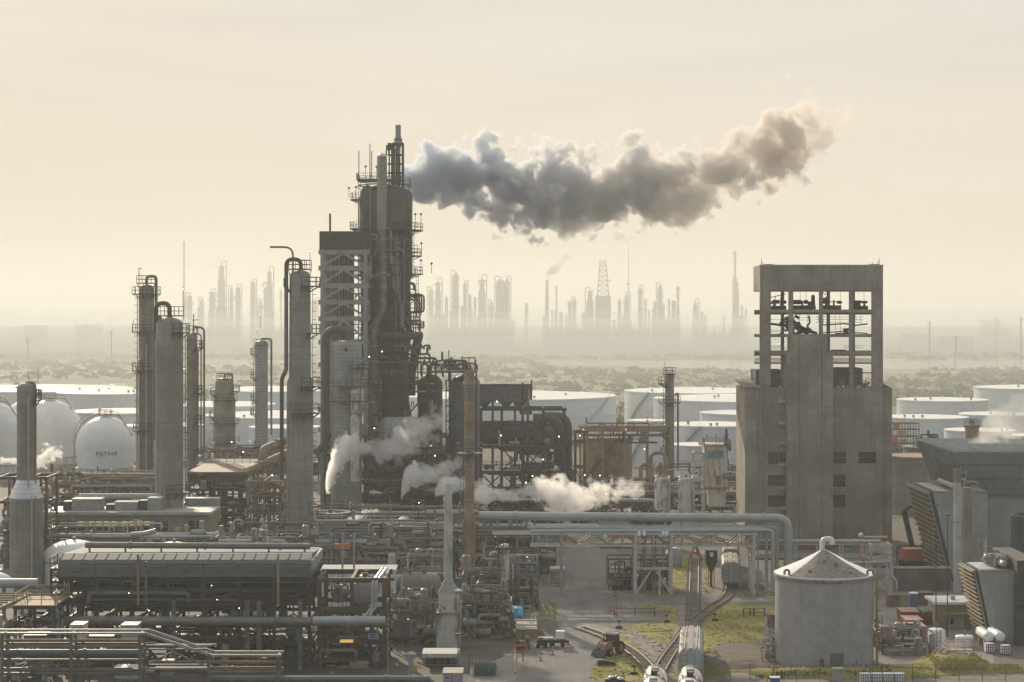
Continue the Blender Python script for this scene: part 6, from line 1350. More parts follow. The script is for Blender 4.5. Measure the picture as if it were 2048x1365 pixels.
for y, h in ((1325, 0), (1300, 1)): 
    k = MB().tube([(PX(1522, 273), 272, .1 + h * 1.8), (PX(1522, 273), 272, 1.5 + h * 1.6), (PX(1540, 273), 272, 1.5 + h * 1.6), (PX(1540, 273), 272, .1 + h * 1.8)], .13, 7, .4); k.build('hoop_pipe', 'steel_white', t)
t = thing('equipment_crate', 'dark rusty box half hidden behind the cone-roofed tank edge', 'box', (PX(1545, 300), 300, 0)); MB().box(PX(1533, 300), PX(1556, 300), 299, 302, 0, 2.0).build('body', 'plate_brown', t, False); MB().box(PX(1532, 300), PX(1557, 300), 298.9, 302.1, 2.0, 2.15).build('lid', 'rust', t, False)
t = thing('pump_island', 'cluttered pumps and valves in the bund past the cone-roofed tank', 'process unit', (PX(1810, 280), 280, 0))
clutter(t, PX(1752, 280), PX(1855, 280), 276, 287, 0, 3.4, 64, 241, ('rust_pale', 'pipe_grey', 'steel_pale', 'brown_steel', 'tan', 'pipe_pale'), .08, .22)
for p in (1775, 1800, 1830): k = MB().sph((PX(p, 281), 281, 1.2), .8, 8); k.build('pump_casing', 'rust_pale', t)
for p in (1753, 1764): MB().box(PX(p, 277) - .06, PX(p, 277) + .06, 276.9, 277.1, 0, 5.5).build('pole', 'dark_steel', t, False)
# ------------------------------------------------------------------ cooling towers at the far side
def cooling_tower(label, o, w, pxr, D, dep):
    """o, w: (top px, top row, foot px) of the leaning louvre line and of the panel wall edge"""
    t = thing('cooling_tower', label, 'cooling tower', (PX((o[0] + pxr) / 2, D), D, 0)); zo, zt = PZ(o[1], D), PZ(w[1], D)
    oa, ob, wa, wb, x1 = PX(o[0], D), PX(o[2], D), PX(w[0], D), PX(w[2], D), PX(pxr, D)
    xo = lambda z: ob + (oa - ob) * z / zo
    xw = lambda z: wb + (wa - wb) * z / zt
    MB().wall([(wb, 0), (x1, 0), (x1, zt), (wa, zt)], D, D + .25).build('end_wall', 'ct_panel', t, False)
    MB().wall([(wb + .3, 0), (x1, 0), (x1, zt - .3), (wa + .3, zt - .3)], D + .26, D + dep).build('casing', 'concrete_dark', t, False)
    MB().wall([(ob, 0), (wb - .01, 0), (xw(zo) - .01, zo), (oa, zo)], D + .3, D + dep).build('louvre_backing', 'wood_dark', t, False)
    n = 17; st = zo / n
    for i in range(n): z = st * (i + .7); MB().bar((xo(z) - .3, D + .1, z), (xo(z) - .3, D + dep, z), .5, .12).build('louvre_board', 'tan', t, False)
    MB().bar((ob - .1, D + .05, 0), (oa - .1, D + .05, zo), .16).build('edge_post', 'steel_pale', t, False); MB().bar((oa - .1, D + .05, zo), (oa - .1, D + dep, zo), .16).build('edge_rail', 'steel_pale', t, False)
    MB().box(wa + .3, x1 + .2, D - .1, D + dep, zt + .004, zt + .15).build('fan_deck', 'roof_dark', t, False)
    for i in range(6): MB().box(wa + .5, wa + 2.8, D + 1 + i * dep / 7, D + 1.9 + i * dep / 7, zt + .15, zt + .24).build('deck_hatch', 'white_roof', t, False)
    MB().hdrum((wa + 4, D + 1, zt + .9), (wa + 4, D + dep * .7, zt + .9), .5, 12).build('header_pipe', 'pipe_pale', t)
    return t, wa, x1, zt
CT, x0, x1, zt = cooling_tower('large louvred cooling tower with leaning dark face behind the tall white post', (1858, 985, 1902), (1866, 985, 1908), 1975, 352, 19)
MB().box(x0 + 4.6, x0 + 4.8, 356, 370, zt + .2, zt + 4.4).build('wind_wall', 'wood_dark', CT, False); clutter(CT, x0 + 4.8, x0 + 9, 353, 368, zt + .2, zt + 3, 10, 277, ('pipe_pale', 'steel', 'pipe_brown'), .1, .3)
t2 = thing('cooling_tower', 'broad grey concrete-walled cooling tower with railed deck under the ribbed hood', 'cooling tower', (PX(2010, 362), 362, 0))
MB().box(PX(1946, 362), PX(2190, 362), 362, 392, 0, PZ(988, 362)).build('casing', 'ct_panel', t2, False)
MB().box(PX(1932, 362), PX(2200, 362), 361, 393, PZ(988, 362) + .004, PZ(984.5, 362)).build('fan_deck', 'roof_dark', t2, False)
deck(t2, PX(1934, 362), PX(2190, 362), 361, 393, PZ(984, 362), 'steel', True, 'walkway', .02, 'fl')
def fan_stack(t, cx, y, r, z0, z1, m='fan_blue', ribs=40):
    s_ = MB().lathe(cx, y, [(r, z0), (r * .93, z0 + (z1 - z0) * .45), (r * .98, z1), (r * .92, z1), (r * .88, z0 + (z1 - z0) * .45), (r * .9, z0)], 44, caps=False).build('fan_stack', m, t)
    k = MB()
    for i in range(ribs): a = 2 * math.pi * i / ribs; k.bar((cx + math.cos(a) * (r + .05), y + math.sin(a) * (r + .05), z0), (cx + math.cos(a) * (r * .98 + .05), y + math.sin(a) * (r * .98 + .05), z1), .14)
    k.build('rib', m, s_, False)
t3 = thing('cooling_hood', 'blue-grey ribbed cooling hood steaming on top of the broad tower', 'cooling hood', (PX(2010, 366), 366, PZ(984, 366)))
zb, zh = PZ(983, 366), PZ(905, 366); xa, xb, xr = PX(1938, 366), PX(1908, 366), PX(2190, 366)
MB().wall([(xa, zb), (xr, zb), (xr, zh), (xb, zh)], 366, 400).build('casing', 'hood_blue', t3, False)
k = MB()
for i in range(48): x = xa + (xr - xa) * i / 47; x2 = xb + (xr - xb) * i / 47; k.bar((x, 365.9, zb), (x2, 365.9, zh), .1)
k.build('rib', 'steel_pale', t3, False)
k = MB()
for i in range(11): y = 366.5 + i * 3.1; k.box(xb - .1, xr, y, y + .35, zh + .01, zh + .5)
k.build('roof_rib', 'steel_white', t3, False)  # separate raised ribs laid across the hood roof
for z in (PZ(958, 366), PZ(930, 366)): MB().box(xb + 1.2, xr, 365.7, 365.84, z, z + .12).build('walk_rail', 'steel', t3, False)
# dark open tank right behind the elevator
tk = tank('dark weathered open tank just behind the elevator ruin', 1835, 470, 62, PZ(911, 470), 'vessel_grey', 'rust_pale', cone=.0)
tank('pale low-walled clarifier ring in front of the blue-grey hood', 1862, 520, 55, PZ(893, 520), 'steel', 'roof_dark', cone=.0)
frame('orange mesh scaffolding tower behind the elevator ruin', 'scaffold', 'scaffolding', PX(1778, 540), PX(1835, 540), 538, 542, [PZ(y, 540) for y in (900, 886, 872, 858, 846)], 6, 2, 'rust', .18, [(0, 1, 'x'), (2, 2, 'x'), (3, 1, '/')], t=None)
SCF = C.objects[-1]
for a, b, y0, y1 in ((1788, 1800, 858, 845), (1796, 1812, 872, 862), (1785, 1796, 885, 873), (1800, 1816, 886, 880)):
    tag(MB().box(PX(a, 537), PX(b, 537), 537.2, 537.3, PZ(y0, 537), PZ(y1, 537)).build('safety_mesh', 'orange' if a < 1790 else 'red_pale', None, False), {1788: 'topmost orange mesh panel hung on the scaffolding', 1796: 'faded mesh panel at the middle of the scaffolding', 1785: 'orange mesh panel low on the inner end of the scaffolding', 1800: 'faded lowest mesh panel of the scaffolding'}[a], 'mesh panel')
t = frame('thin dark platform steelwork beside the orange scaffolding', 'valve_platform', 'platform', PX(1832, 500), PX(1882, 500), 498, 503, [PZ(y, 500) for y in (905, 892, 878)], 5, 2, 'dark_steel', .2, [(0, 1, 'x')]); clutter(t, PX(1834, 500), PX(1880, 500), 498, 502, PZ(920, 500), PZ(868, 500), 26, 261, ('dark_steel', 'steel', 'pipe_grey'), .06, .2)
t = thing('water_tower', 'small rusty cylindrical tower with a cap in the drifting vapour', 'tower', (PX(1944, 560), 560, 0)); MB().lathe(PX(1944, 560), 560, [(S(14, 560), 0), (S(14, 560), PZ(852, 560)), (S(4, 560), PZ(850, 560)), (S(4, 560), PZ(840, 560))], 20).build('shell', 'rust_pale', t); ring_platform(t, PX(1944, 560), 560, PZ(851, 560), S(13, 560), 0, 360, .5)
# tall white post
Dp = 338; t = thing('vent_post', 'tall white rust-topped post standing before the cooling towers', 'stack', (PX(1914.5, Dp), Dp, 0))
MB().lathe(PX(1914.5, Dp), Dp, [(S(8, Dp), 0), (S(8, Dp), PZ(938, Dp)), (S(6.5, Dp), PZ(938, Dp)), (S(6.5, Dp), PZ(950, Dp))], 18, caps=False).build('flue', 'steel_white', t)
MB().lathe(PX(1914.5, Dp), Dp, [(S(8.15, Dp), PZ(965, Dp)), (S(8.15, Dp), PZ(936, Dp)), (S(6.4, Dp), PZ(936, Dp))], 18, caps=False).build('rusty_collar', 'rust_pale', t)
k = MB(); MB.lathe(k, PX(1914.5, Dp), Dp, [(S(8, Dp), PZ(1046, Dp)), (S(9, Dp), PZ(1046, Dp)), (S(9, Dp), PZ(1043, Dp)), (S(8, Dp), PZ(1043, Dp))], 18, caps=False); k.build('band', 'steel_pale', t)
t = thing('service_pole', 'grey square column just behind the tall white post', 'column', (PX(1932, 345), 345, 0)); MB().box(PX(1926, 345), PX(1942, 345), 344, 346, 0, PZ(975, 345)).build('shaft', 'concrete', t, False)
# nearer cooling cell
C2, x0, x1, zt = cooling_tower('nearer small louvred cooling tower with pale panel wall beside the twin drums', (1950, 1142, 1981), (1956, 1143, 1986), 2030, 286, 9)
clutter(C2, x0 + 2.5, x1, 288, 298, zt + .2, zt + 2.6, 16, 281, ('pipe_pale', 'steel_white', 'pipe_grey'), .12, .3)
t = thing('louvre_wall', 'dark timber framed wall beside the nearer cooling tower', 'wall', (PX(2045, 285), 285, 0)); MB().box(PX(2031, 285), PX(2075, 285), 284, 300, 0, PZ(1120, 285)).build('casing', 'wood_dark', t, False)
for z in (2, 4, 6, 8, 10): MB().box(PX(2030, 285), PX(2075, 285), 283.8, 283.996, z, z + .2).build('rail', 'brown_steel', t, False)
fan_stack(t2, PX(2075, 318), 318, S(52, 318), PZ(1110, 318), PZ(1030, 318), 'fan_blue', 44); MB().box(PX(2022, 318), PX(2120, 318), 312, 325, 0, PZ(1111, 318)).build('cell_casing', 'ct_panel', t2, False)
for s_, lb in ((1974, 'white horizontal drum end, the one nearer the leaning louvres'), (1997, 'white horizontal drum end, the one by the dark timber wall')):
    drum(lb, (PX(s_, 281), 280, PZ(1272, 281)), (PX(s_, 281), 285, PZ(1272, 281)), S(10.2, 281), 'white_paint', bands=False, nozz=False)
def ibc(label, px, D, m='white_plastic', w=1.2):
    x = PX(px, D); t = thing('liquid_tote', label, 'tank', (x, D, 0)); MB().box(x - w / 2, x + w / 2, D - .6, D + .6, .18, 1.35).build('bottle', m, t, False)
    k = MB()
    for i in range(5): q = x - w / 2 + w * i / 4; k.box(q - .03, q + .03, D - .65, D - .604, .1, 1.4)
    for z in (.4, .8, 1.2): k.box(x - w / 2 - .04, x + w / 2 + .04, D - .69, D - .652, z, z + .06)
    k.build('cage', 'steel', t, False); MB().box(x - w / 2 - .05, x + w / 2 + .05, D - .65, D + .65, 0, .14).build('pallet', 'wood', t, False); return t
ibc('white caged tote standing in front of the twin drums', 2011, 277); ibc('white box tote below the nearer drum end', 1979, 278.5)
for i, px in enumerate((1730, 1753, 1776, 1798)): ibc(('white caged tote at the bottom edge, first in the row from the pale utility box', 'white caged tote at the bottom edge, second in the row', 'white caged tote at the bottom edge, third in the row', 'white caged tote at the bottom edge, last in the row')[i], px, 255.5, w=1.25)['group'] = 'totes in a row at the bottom edge'
# yard building, bins, toilet, tanks
Db = 300; t = thing('pump_house', 'tan brick pump house with pale flat roof and white roller door', 'building', (PX(1908, Db), Db, 0))
MB().box(PX(1872, Db), PX(1946, Db), Db, Db + 6, 0, PZ(1209, Db)).build('wall', 'tan', t, False); MB().box(PX(1867, Db), PX(1949, Db), Db - .6, Db + 6.6, PZ(1209, Db) + .003, PZ(1204, Db)).build('roof', 'white_roof', t, False)
MB().box(PX(1897, Db), PX(1928, Db), Db - .08, Db - .004, 0, PZ(1233, Db)).build('roller_door', 'steel_white', t, False); MB().box(PX(1900, Db), PX(1907, Db), Db - .12, Db - .084, .6, 1.5).build('window', 'glass_dark', t, False); MB().box(PX(1890, Db), PX(1935, Db), Db - 1.6, Db - .01, PZ(1228, Db), PZ(1224, Db)).build('canopy', 'tan', t, False)
MB().box(PX(1908, Db), PX(1916, Db), Db + 2, Db + 3, PZ(1203.9, Db), PZ(1196, Db)).build('roof_vent', 'steel_pale', t, False)
def skip(label, px, D, w, m, lid, y=6.0, h=1.7, g=None):
    x = PX(px, D); t = thing('waste_skip', label, 'skip', (x, D, 0), g); k = MB(); k.add([(x - w * .46, D, .2), (x + w * .46, D, .2), (x + w * .46, D + y, .2), (x - w * .46, D + y, .2), (x - w * .5, D - .2, h), (x + w * .5, D - .2, h), (x + w * .5, D + y + .2, h), (x - w * .5, D + y + .2, h)], [(0, 1, 2, 3), (0, 1, 5, 4), (1, 2, 6, 5), (2, 3, 7, 6), (3, 0, 4, 7), (4, 5, 6, 7)]); k.build('body', m, t, False)
    k = MB()
    for i in range(5): q = x - w * .45 + w * .9 * i / 4; k.bar((q, D - .12, .3), (q, D - .22, h), .1)
    k.build('rib', m, t, False); MB().box(x - w * .5, x + w * .5, D - .2, D + y * .5, h + .004, h + .12).build('lid', lid, t, False); MB().box(x - w * .5, x + w * .5, D + y * .53, D + y + .2, h + .004, h + .12).build('lid', lid, t, False); return t
G_ = 'red waste skips in the yard'
skip('nearest red skip with pale lid beside the pickup', 1835, 289, 2.7, 'red', 'red_pale', 4, 1.9, G_); skip('red skip with pale lid, second in the yard row', 1829, 296, 2.7, 'red', 'red_pale', 4, 1.8, G_); skip('red skip with pale lid, hindmost in the yard row', 1821, 304, 2.7, 'red', 'red_pale', 4, 1.8, G_)
skip('skip with green lid beside the pump house', 1858, 303, 1.9, 'red', 'green', 4, 1.9); skip('red skip half hidden by the cone-roofed tank', 1758, 285, 3.0, 'red', 'red_pale', 5, 2.0)
t = thing('container', 'dark brown open container beside the portable toilet', 'container', (PX(1848, 324), 324, 0)); MB().box(PX(1835, 324), PX(1864, 324), 323, 326, 0, 2.0).build('body', 'plate_brown', t, False); MB().box(PX(1834, 324), PX(1865, 324), 322.9, 323.0, 1.8, 2.05).build('rim', 'rust', t, False)
t = thing('container', 'dark rusty container at the tan panel', 'container', (PX(1786, 322), 322, 0)); MB().box(PX(1776, 322), PX(1797, 322), 321, 324, 0, 1.9).build('body', 'plate_brown', t, False); MB().box(PX(1775, 322), PX(1798, 322), 320.9, 321, 1.7, 1.95).build('rim', 'rust', t, False)
t = thing('panel_screen', 'tan stained panel screen between two dark containers', 'screen', (PX(1808, 321), 321, 0)); MB().box(PX(1799, 321), PX(1817, 321), 320.8, 321, 0, 2.0).build('panel', 'rust_pale', t, False); MB().box(PX(1799, 321), PX(1801, 321), 321.003, 321.2, 0, 2.1).build('post', 'rust', t, False)
t = thing('portable_toilet', 'blue portable toilet with white roof beside the brown container', 'toilet', (PX(1827, 322), 322, 0)); MB().box(PX(1820, 322), PX(1834, 322), 321.4, 322.6, 0, 2.1).build('cabin', 'blue', t, False); MB().lathe(PX(1827, 322), 322, [(.85, 2.1), (.8, 2.25), (.1, 2.4)], 8).build('roof', 'white_plastic', t); MB().box(PX(1823, 322), PX(1831, 322), 321.34, 321.396, .1, 1.9).build('door', 'blue_panel', t, False)
vdrum('white squat chemical tank with ladder beside the rail stairs', 1873, 282, 1256, None, 17, 'white_plastic', 'chemical_tank', 'tank', dome=.3, extra=lambda t, cx, D, r, zt: ladder(t, cx, D - r - .3, 0, zt, 'steel', cage=False))
vdrum('shorter white chemical tank beside the first, near the louvres', 1929, 284, 1270, None, 18, 'white_plastic', 'chemical_tank', 'tank', dome=.15)
# pickup truck
def pickup(label, px, D):
    x = PX(px, D); t = thing('pickup_truck', label, 'pickup', (x, D, 0)); mt = 'car_white'
    k = MB().box(x - .95, x + .95, D, D + 5.2, .55, 1.05); k.build('body', mt, t, False)
    k = MB(); k.add([(x - .9, D + 1.7, 1.05), (x + .9, D + 1.7, 1.05), (x + .9, D + 3.6, 1.05), (x - .9, D + 3.6, 1.05), (x - .75, D + 2.1, 1.8), (x + .75, D + 2.1, 1.8), (x + .75, D + 3.3, 1.8), (x - .75, D + 3.3, 1.8)], [(4, 5, 6, 7), (0, 1, 5, 4), (1, 2, 6, 5), (2, 3, 7, 6), (3, 0, 4, 7)]); k.build('cab', mt, t, False)
    MB().add([(x - .78, D + 1.72, 1.12), (x + .78, D + 1.72, 1.12), (x + .7, D + 2.03, 1.7), (x - .7, D + 2.03, 1.7)], [(0, 1, 2, 3)]).build('windscreen', 'glass_dark', t, False)
    for sx in (-.85, .85):
        for e in (.9, 4.2): MB().cyl((x + sx - .12, D + e, .38), (x + sx + .12, D + e, .38), .38, None, 14).build('wheel', 'rubber', t)
    for sx in (-.7, .7): MB().box(x + sx - .15, x + sx + .15, D - .03, D - .003, .75, .9).build('headlight', 'glass_dark', t, False)
pickup('pale pickup truck parked beside the nearest red skip', 1805, 287)
# bund wall, stairs, mound, yard rails
t = thing('bund_wall', 'low concrete bund wall below the white chemical tanks', 'wall', (PX(1850, 277), 277, 0)); MB().box(PX(1765, 277), PX(1890, 277), 276.6, 277, 0, 1.0).build('wall', 'concrete_pale', t, False)
t = thing('rail_stairs', 'pale steps with handrails climbing over the grassy mound', 'stairs', (PX(1905, 272), 272, 0))
for i in range(8): MB().box(PX(1872 + i * 3, 271), PX(1876 + i * 3, 271), 270.6, 272, .2 * i, .2 * i + .22).build('tread', 'concrete_pale', t, False)
for y in (270.5, 272.1):
    k = MB().bar((PX(1868, 271), y, 1.0), (PX(1896, 271), y, 2.9), .09).bar((PX(1868, 271), y, .5), (PX(1896, 271), y, 2.4), .08).bar((PX(1896, 271), y, 2.9), (PX(1945, 271), y, 2.9), .09).bar((PX(1945, 271), y, 2.9), (PX(1955, 271), y, 2.0), .09)
    for p, z in ((1870, 1), (1882, 1.9), (1896, 2.9), (1912, 2.9), (1928, 2.9), (1945, 2.9)): k.bar((PX(p, 271), y, 0), (PX(p, 271), y, z), .08)
    k.build('handrail', 'red_pale', t, False)
MB().box(PX(1894, 271), PX(1945, 271), 270.6, 272, 1.55, 1.7).build('landing', 'concrete_pale', t, False)
def mound(name, m, cx, y, rx, ry, h, seed, z=0.0):
    k = MB(); n = 26; mrings = 9; vs = []
    for i in range(mrings + 1):
        f = i / mrings
        for j in range(n):
            a = 2 * math.pi * j / n; q = 1 - f; w = 1 + .18 * mnoise.noise(Vector((math.cos(a) * 1.5 + seed, math.sin(a) * 1.5, f)))
            x_, y_ = cx + math.cos(a) * rx * q * w, y + math.sin(a) * ry * q * w
            vs.append((x_, y_, z - .05 + h * (1 - (q ** 2)) + .22 * h * mnoise.noise(Vector((x_ * .6, y_ * .6, seed))) * min(1, f * 3)))
    k.add(vs, [(i * n + j, i * n + (j + 1) % n, (i + 1) * n + (j + 1) % n, (i + 1) * n + j) for i in range(mrings) for j in range(n)])
    o = struct(k, name, m, True); return o
mound('grass_mound', 'grass', PX(1910, 268), 268, 6.5, 6, 1.5, 3)
mound('earth_bank', 'grass', PX(1650, 262), 262, 21, 3.2, .9, 5); mound('earth_bank', 'dirt', PX(1475, 266), 266, 5.5, 6, 1.2, 8); mound('earth_bank', 'dirt', PX(1430, 268), 268, 3.2, 12, 1.0, 11)
mound('earth_bank', 'gravel', PX(1470, 259), 259, 4, 3, .7, 14)
def weeds(name, m, boxes, seed):
    r0 = random.Random(seed); k = MB()
    for x0, x1, y0, y1, z, n, hh in boxes:
        for _ in range(n):
            x, y = r0.uniform(x0, x1), r0.uniform(y0, y1); h = hh * r0.uniform(.4, 1); w = r0.uniform(.08, .25)
            k.add([(x - w, y, z), (x + w, y, z), (x + w * .6 + r0.uniform(-.2, .2), y, z + h), (x - w * .3, y + .1, z + h * .8)], [(0, 1, 2, 3)])
    struct(k, name, m, kind='stuff')
weeds('weeds', 'scrub', [(PX(1540, 262), PX(1780, 262), 259.5, 264, .3, 700, .6), (PX(1450, 262), PX(1560, 262), 258, 262, .1, 200, .4)], 31)
weeds('long_grass', 'grass_blade', [(PX(1395, 264), PX(1450, 264), 258, 276, .4, 420, .6), (PX(1540, 262), PX(1780, 262), 259.5, 264, .3, 700, .5), (PX(1050, 318), PX(1112, 318), 310, 326, 0, 160, .5), (PX(1860, 268), PX(1960, 268), 263, 271, .6, 900, .9), (PX(1980, 266), PX(2040, 266), 262, 268, 0, 300, .5), (PX(1740, 264), PX(1860, 264), 259, 266, 0, 700, .6)], 32)
weeds('dry_brush', 'scrub', [(PX(960, 392), PX(1100, 372), 372, 392, 0, 500, 1.0)], 33)
# chain-link fence along the bank
t = thing('mesh_fence', 'thin wire fence in front of the weedy bank at the bottom edge', 'fence', (PX(1800, 257), 257, 0)); k = MB()
for i in range(14): x = PX(1500, 257) + i * 3; MB().box(x - .05, x + .05, 256.95, 257.05, 0, 2.3).build('post', 'steel', t, False)
for z in (.3, 1.2, 2.2): MB().box(PX(1500, 257), PX(1500, 257) + 39, 256.98, 257.02, z, z + .04).build('wire', 'steel', t, False)
# small items on the road and the grass
Dq = 277; t = thing('tractor', 'red and black farm tractor with front bucket on the grass', 'tractor', (PX(1220, Dq), Dq, 0)); x = PX(1222, Dq)
MB().box(x - 1.9, x - .3, Dq - .5, Dq + .5, .9, 1.75).build('bonnet', 'red_pale', t, False)
k = MB(); k.add([(x - .3, Dq - .75, 1.2), (x + 1.3, Dq - .75, 1.2), (x + 1.3, Dq + .75, 1.2), (x - .3, Dq + .75, 1.2), (x - .1, Dq - .65, 2.75), (x + 1.15, Dq - .65, 2.75), (x + 1.15, Dq + .65, 2.75), (x - .1, Dq + .65, 2.75)], [(0, 1, 5, 4), (1, 2, 6, 5), (2, 3, 7, 6), (3, 0, 4, 7), (0, 1, 2, 3)]); k.build('cab', 'glass_dark', t, False)
MB().box(x - .2, x + 1.25, Dq - .75, Dq + .75, 2.76, 2.95).build('roof', 'roof_pale', t, False)
for wx_, wr in ((-1.5, .55), (.9, .95)):
    for s_ in (-1, 1):
        w = MB().cyl((x + wx_, Dq + s_ * .75, wr), (x + wx_, Dq + s_ * 1.15, wr), wr, None, 18).build('wheel', 'rubber', t); MB().cyl((x + wx_, Dq + s_ * 1.16, wr), (x + wx_, Dq + s_ * 1.2, wr), wr * .5, None, 12).build('rim', 'rust_pale', w)
for s_ in (-.7, .7): MB().tube([(x - .2, Dq + s_, 1.9), (x - 1.6, Dq + s_, 2.0), (x - 2.5, Dq + s_, .6)], .1, 6, .4).build('loader_arm', 'red', t)
k = MB().wall([(x - 3.3, .15), (x - 2.5, .15), (x - 2.5, 1.0)], Dq - 1.1, Dq + 1.1); k.build('bucket', 'black', t, False)
MB().bar((x - .9, Dq + .5, 1.7), (x - .9, Dq + .5, 2.7), .1).build('exhaust', 'black', t, False); t.rotation_euler.z = rad(52)
t = thing('loose_bucket', 'black bucket lying on the grass in front of the tractor', 'bucket', (PX(1213, 269), 269, 0)); k = MB().wall([(PX(1194, 269), .05), (PX(1232, 269), .05), (PX(1228, 269), .45), (PX(1205, 269), .75), (PX(1196, 269), .7)], 268.4, 269.6); k.build('shell', 'black', t, False); MB().box(PX(1194, 269), PX(1232, 269), 268.3, 268.396, .03, .12).build('cutting_edge', 'steel', t, False)
t = thing('flatbed_trailer', 'dark flatbed trailer parked at the kerb with orange markers around it', 'trailer', (PX(1112, 284), 284, 0)); x = PX(1112, 284)
MB().box(x - 2.5, x + 1.7, 283, 285, .75, .95).build('bed', 'wood', t, False); MB().box(x - 2.6, x + 1.8, 282.9, 283, .6, 1.0).build('side_rail', 'black', t, False)
for q in (-1.6, -.6, 1.0): MB().cyl((x + q, 282.95, .38), (x + q, 283.2, .38), .38, None, 12).build('wheel', 'rubber', t)
MB().box(x - 2.4, x - .4, 283.2, 284.8, .96, 1.25).build('load_board', 'steel_pale', t, False)
t = thing('wrapped_pallet', 'white wrapped pallet load sitting on the flatbed trailer', 'pallet', (PX(1121, 284), 284, .96)); MB().box(PX(1112, 284), PX(1129, 284), 283.4, 284.6, 1.1, 2.2).build('load', 'white_plastic', t, False); MB().box(PX(1111, 284), PX(1130, 284), 283.3, 284.7, .96, 1.1).build('pallet', 'wood', t, False)
t = thing('generator', 'small dark generator cart beside the flatbed trailer', 'generator', (PX(1083, 283), 283, 0)); MB().box(PX(1074, 283), PX(1092, 283), 282.4, 283.6, .35, 1.15).build('body', 'black', t, False); MB().box(PX(1076, 283), PX(1086, 283), 282.5, 283.4, 1.15, 1.45).build('tank', 'red', t, False)
for q in (1076, 1090): MB().cyl((PX(q, 283), 282.2, .3), (PX(q, 283), 282.38, .3), .3, None, 10).build('wheel', 'rubber', t)
def marker(label, px, py, h=1.15):
    D = GD(py); x = PX(px, D); t = thing('traffic_marker', label, 'marker', (x, D, 0), 'orange traffic markers'); MB().lathe(x, D, [(.12, .06), (.09, h), (.03, h + .05)], 8).build('post', 'orange', t); MB().box(x - .3, x + .3, D - .3, D + .3, 0, .06).build('base', 'rubber', t, False)
    k = MB(); MB.lathe(k, x, D, [(.125, h * .55), (.12, h * .7)], 8, caps=False); k.build('reflective_band', 'white_plastic', t)
for lb, px, py in (('orange marker nearest the corner of the pavement', 1081, 1322), ('orange marker in front of the flatbed trailer', 1105, 1310), ('orange marker at the front end of the flatbed trailer', 1130, 1304), ('orange marker behind the white wrapped pallet', 1136, 1290), ('orange marker against the tan container wall', 1083, 1268)): marker(lb, px, py)
def cone(label, px, py):
    D = GD(py); x = PX(px, D); t = thing('traffic_cone', label, 'cone', (x, D, 0)); MB().lathe(x, D, [(.26, .05), (.05, .95)], 10).build('body', 'orange', t); MB().box(x - .35, x + .35, D - .35, D + .35, 0, .05).build('base', 'rubber', t, False)
cone('taller orange cone beside the stop sign', 1222, 1223); cone('smaller orange cone on the road by the stop sign', 1229, 1228)
D = 313; x = PX(1230, D); t = thing('stop_sign', 'red stop sign on two thin posts at the gate', 'sign', (x, D, 0)); MB().cyl((x, D - .02, PZ(1188, D)), (x, D + .02, PZ(1188, D)), .42, None, 8).build('plate', 'red', t, False)
for q in (-.12, .3): MB().box(x + q - .04, x + q + .04, D + .03, D + .11, 0, PZ(1184, D) if q < 0 else PZ(1192, D)).build('post', 'dark_steel', t, False)
cu = bpy.data.curves.new('lettering', 'FONT'); cu.body = 'STOP'; cu.size = .3; cu.align_x = 'CENTER'; cu.align_y = 'CENTER'; cu.extrude = .005
tmp = bpy.data.objects.new('lettering', cu); C.objects.link(tmp); me = bpy.data.meshes.new_from_object(tmp.evaluated_get(bpy.context.evaluated_depsgraph_get())); C.objects.unlink(tmp); bpy.data.objects.remove(tmp)
for v in me.vertices: v.co = (v.co.x, -.03 - v.co.z, v.co.y + PZ(1188, D))
me.materials.append(M['white_plastic']); o = bpy.data.objects.new('lettering', me); C.objects.link(o); o.parent = t
t = thing('pipe_gate', 'low dark pipe gate running from the stop sign beside the grass', 'gate', (PX(1270, 312), 312, 0))
for z in (.5, 1.1): MB().box(PX(1233, 312), PX(1310, 312), 311.95, 312.05, z, z + .08).build('rail', 'dark_steel', t, False)
for p in (1234, 1270, 1309): MB().box(PX(p, 312) - .07, PX(p, 312) + .07, 311.9, 312.1, 0, 1.4).build('post', 'dark_steel', t, False)
t = thing('pipe_gate', 'short dark gate near the grass edge beside the cone-roofed tank', 'gate', (PX(1510, 312), 312, 0))
for z in (.5, 1.1): MB().box(PX(1487, 312), PX(1530, 312), 311.95, 312.05, z, z + .08).build('rail', 'dark_steel', t, False)
for p in (1487, 1500, 1508, 1529): MB().box(PX(p, 312) - .1, PX(p, 312) + .1, 311.9, 312.1, 0, 1.2).build('post', 'dark_steel', t, False)
tag(MB().box(PX(1284, 307), PX(1315, 307), 306.8, 307.2, .03, .3).build('wheel_stop', 'concrete_pale', None, False), 'white concrete wheel stop lying on the grass edge', 'kerb block'); tag(MB().box(PX(1185, 293), PX(1205, 293), 292.8, 293.2, .02, .25).build('wheel_stop', 'concrete_pale', None, False), 'white concrete wheel stop lying on the road side', 'kerb block')
t = thing('storage_bin', 'tan bin with pale lid standing on the road by a bridge post', 'bin', (PX(1115, 350), 350, 0)); MB().box(PX(1101, 350), PX(1129, 350), 349, 352, 0, PZ(1141, 350)).build('body', 'tan', t, False); MB().box(PX(1100, 350), PX(1130, 350), 348.8, 352.2, PZ(1141, 350), PZ(1136, 350)).build('lid', 'roof_pale', t, False)
def pole(label, px, D, ytop, m='steel', r=.1):
    x = PX(px, D); t = thing('lamp_pole', label, 'pole', (x, D, 0)); MB().cyl((x, D, 0), (x, D, PZ(ytop, D)), r * 1.3, r * .8, 8).build('pole', m, t); MB().box(x - .3, x + .3, D - .6, D - .1, PZ(ytop, D) - .1, PZ(ytop, D) + .1).build('lamp_head', 'dark_steel', t, False)
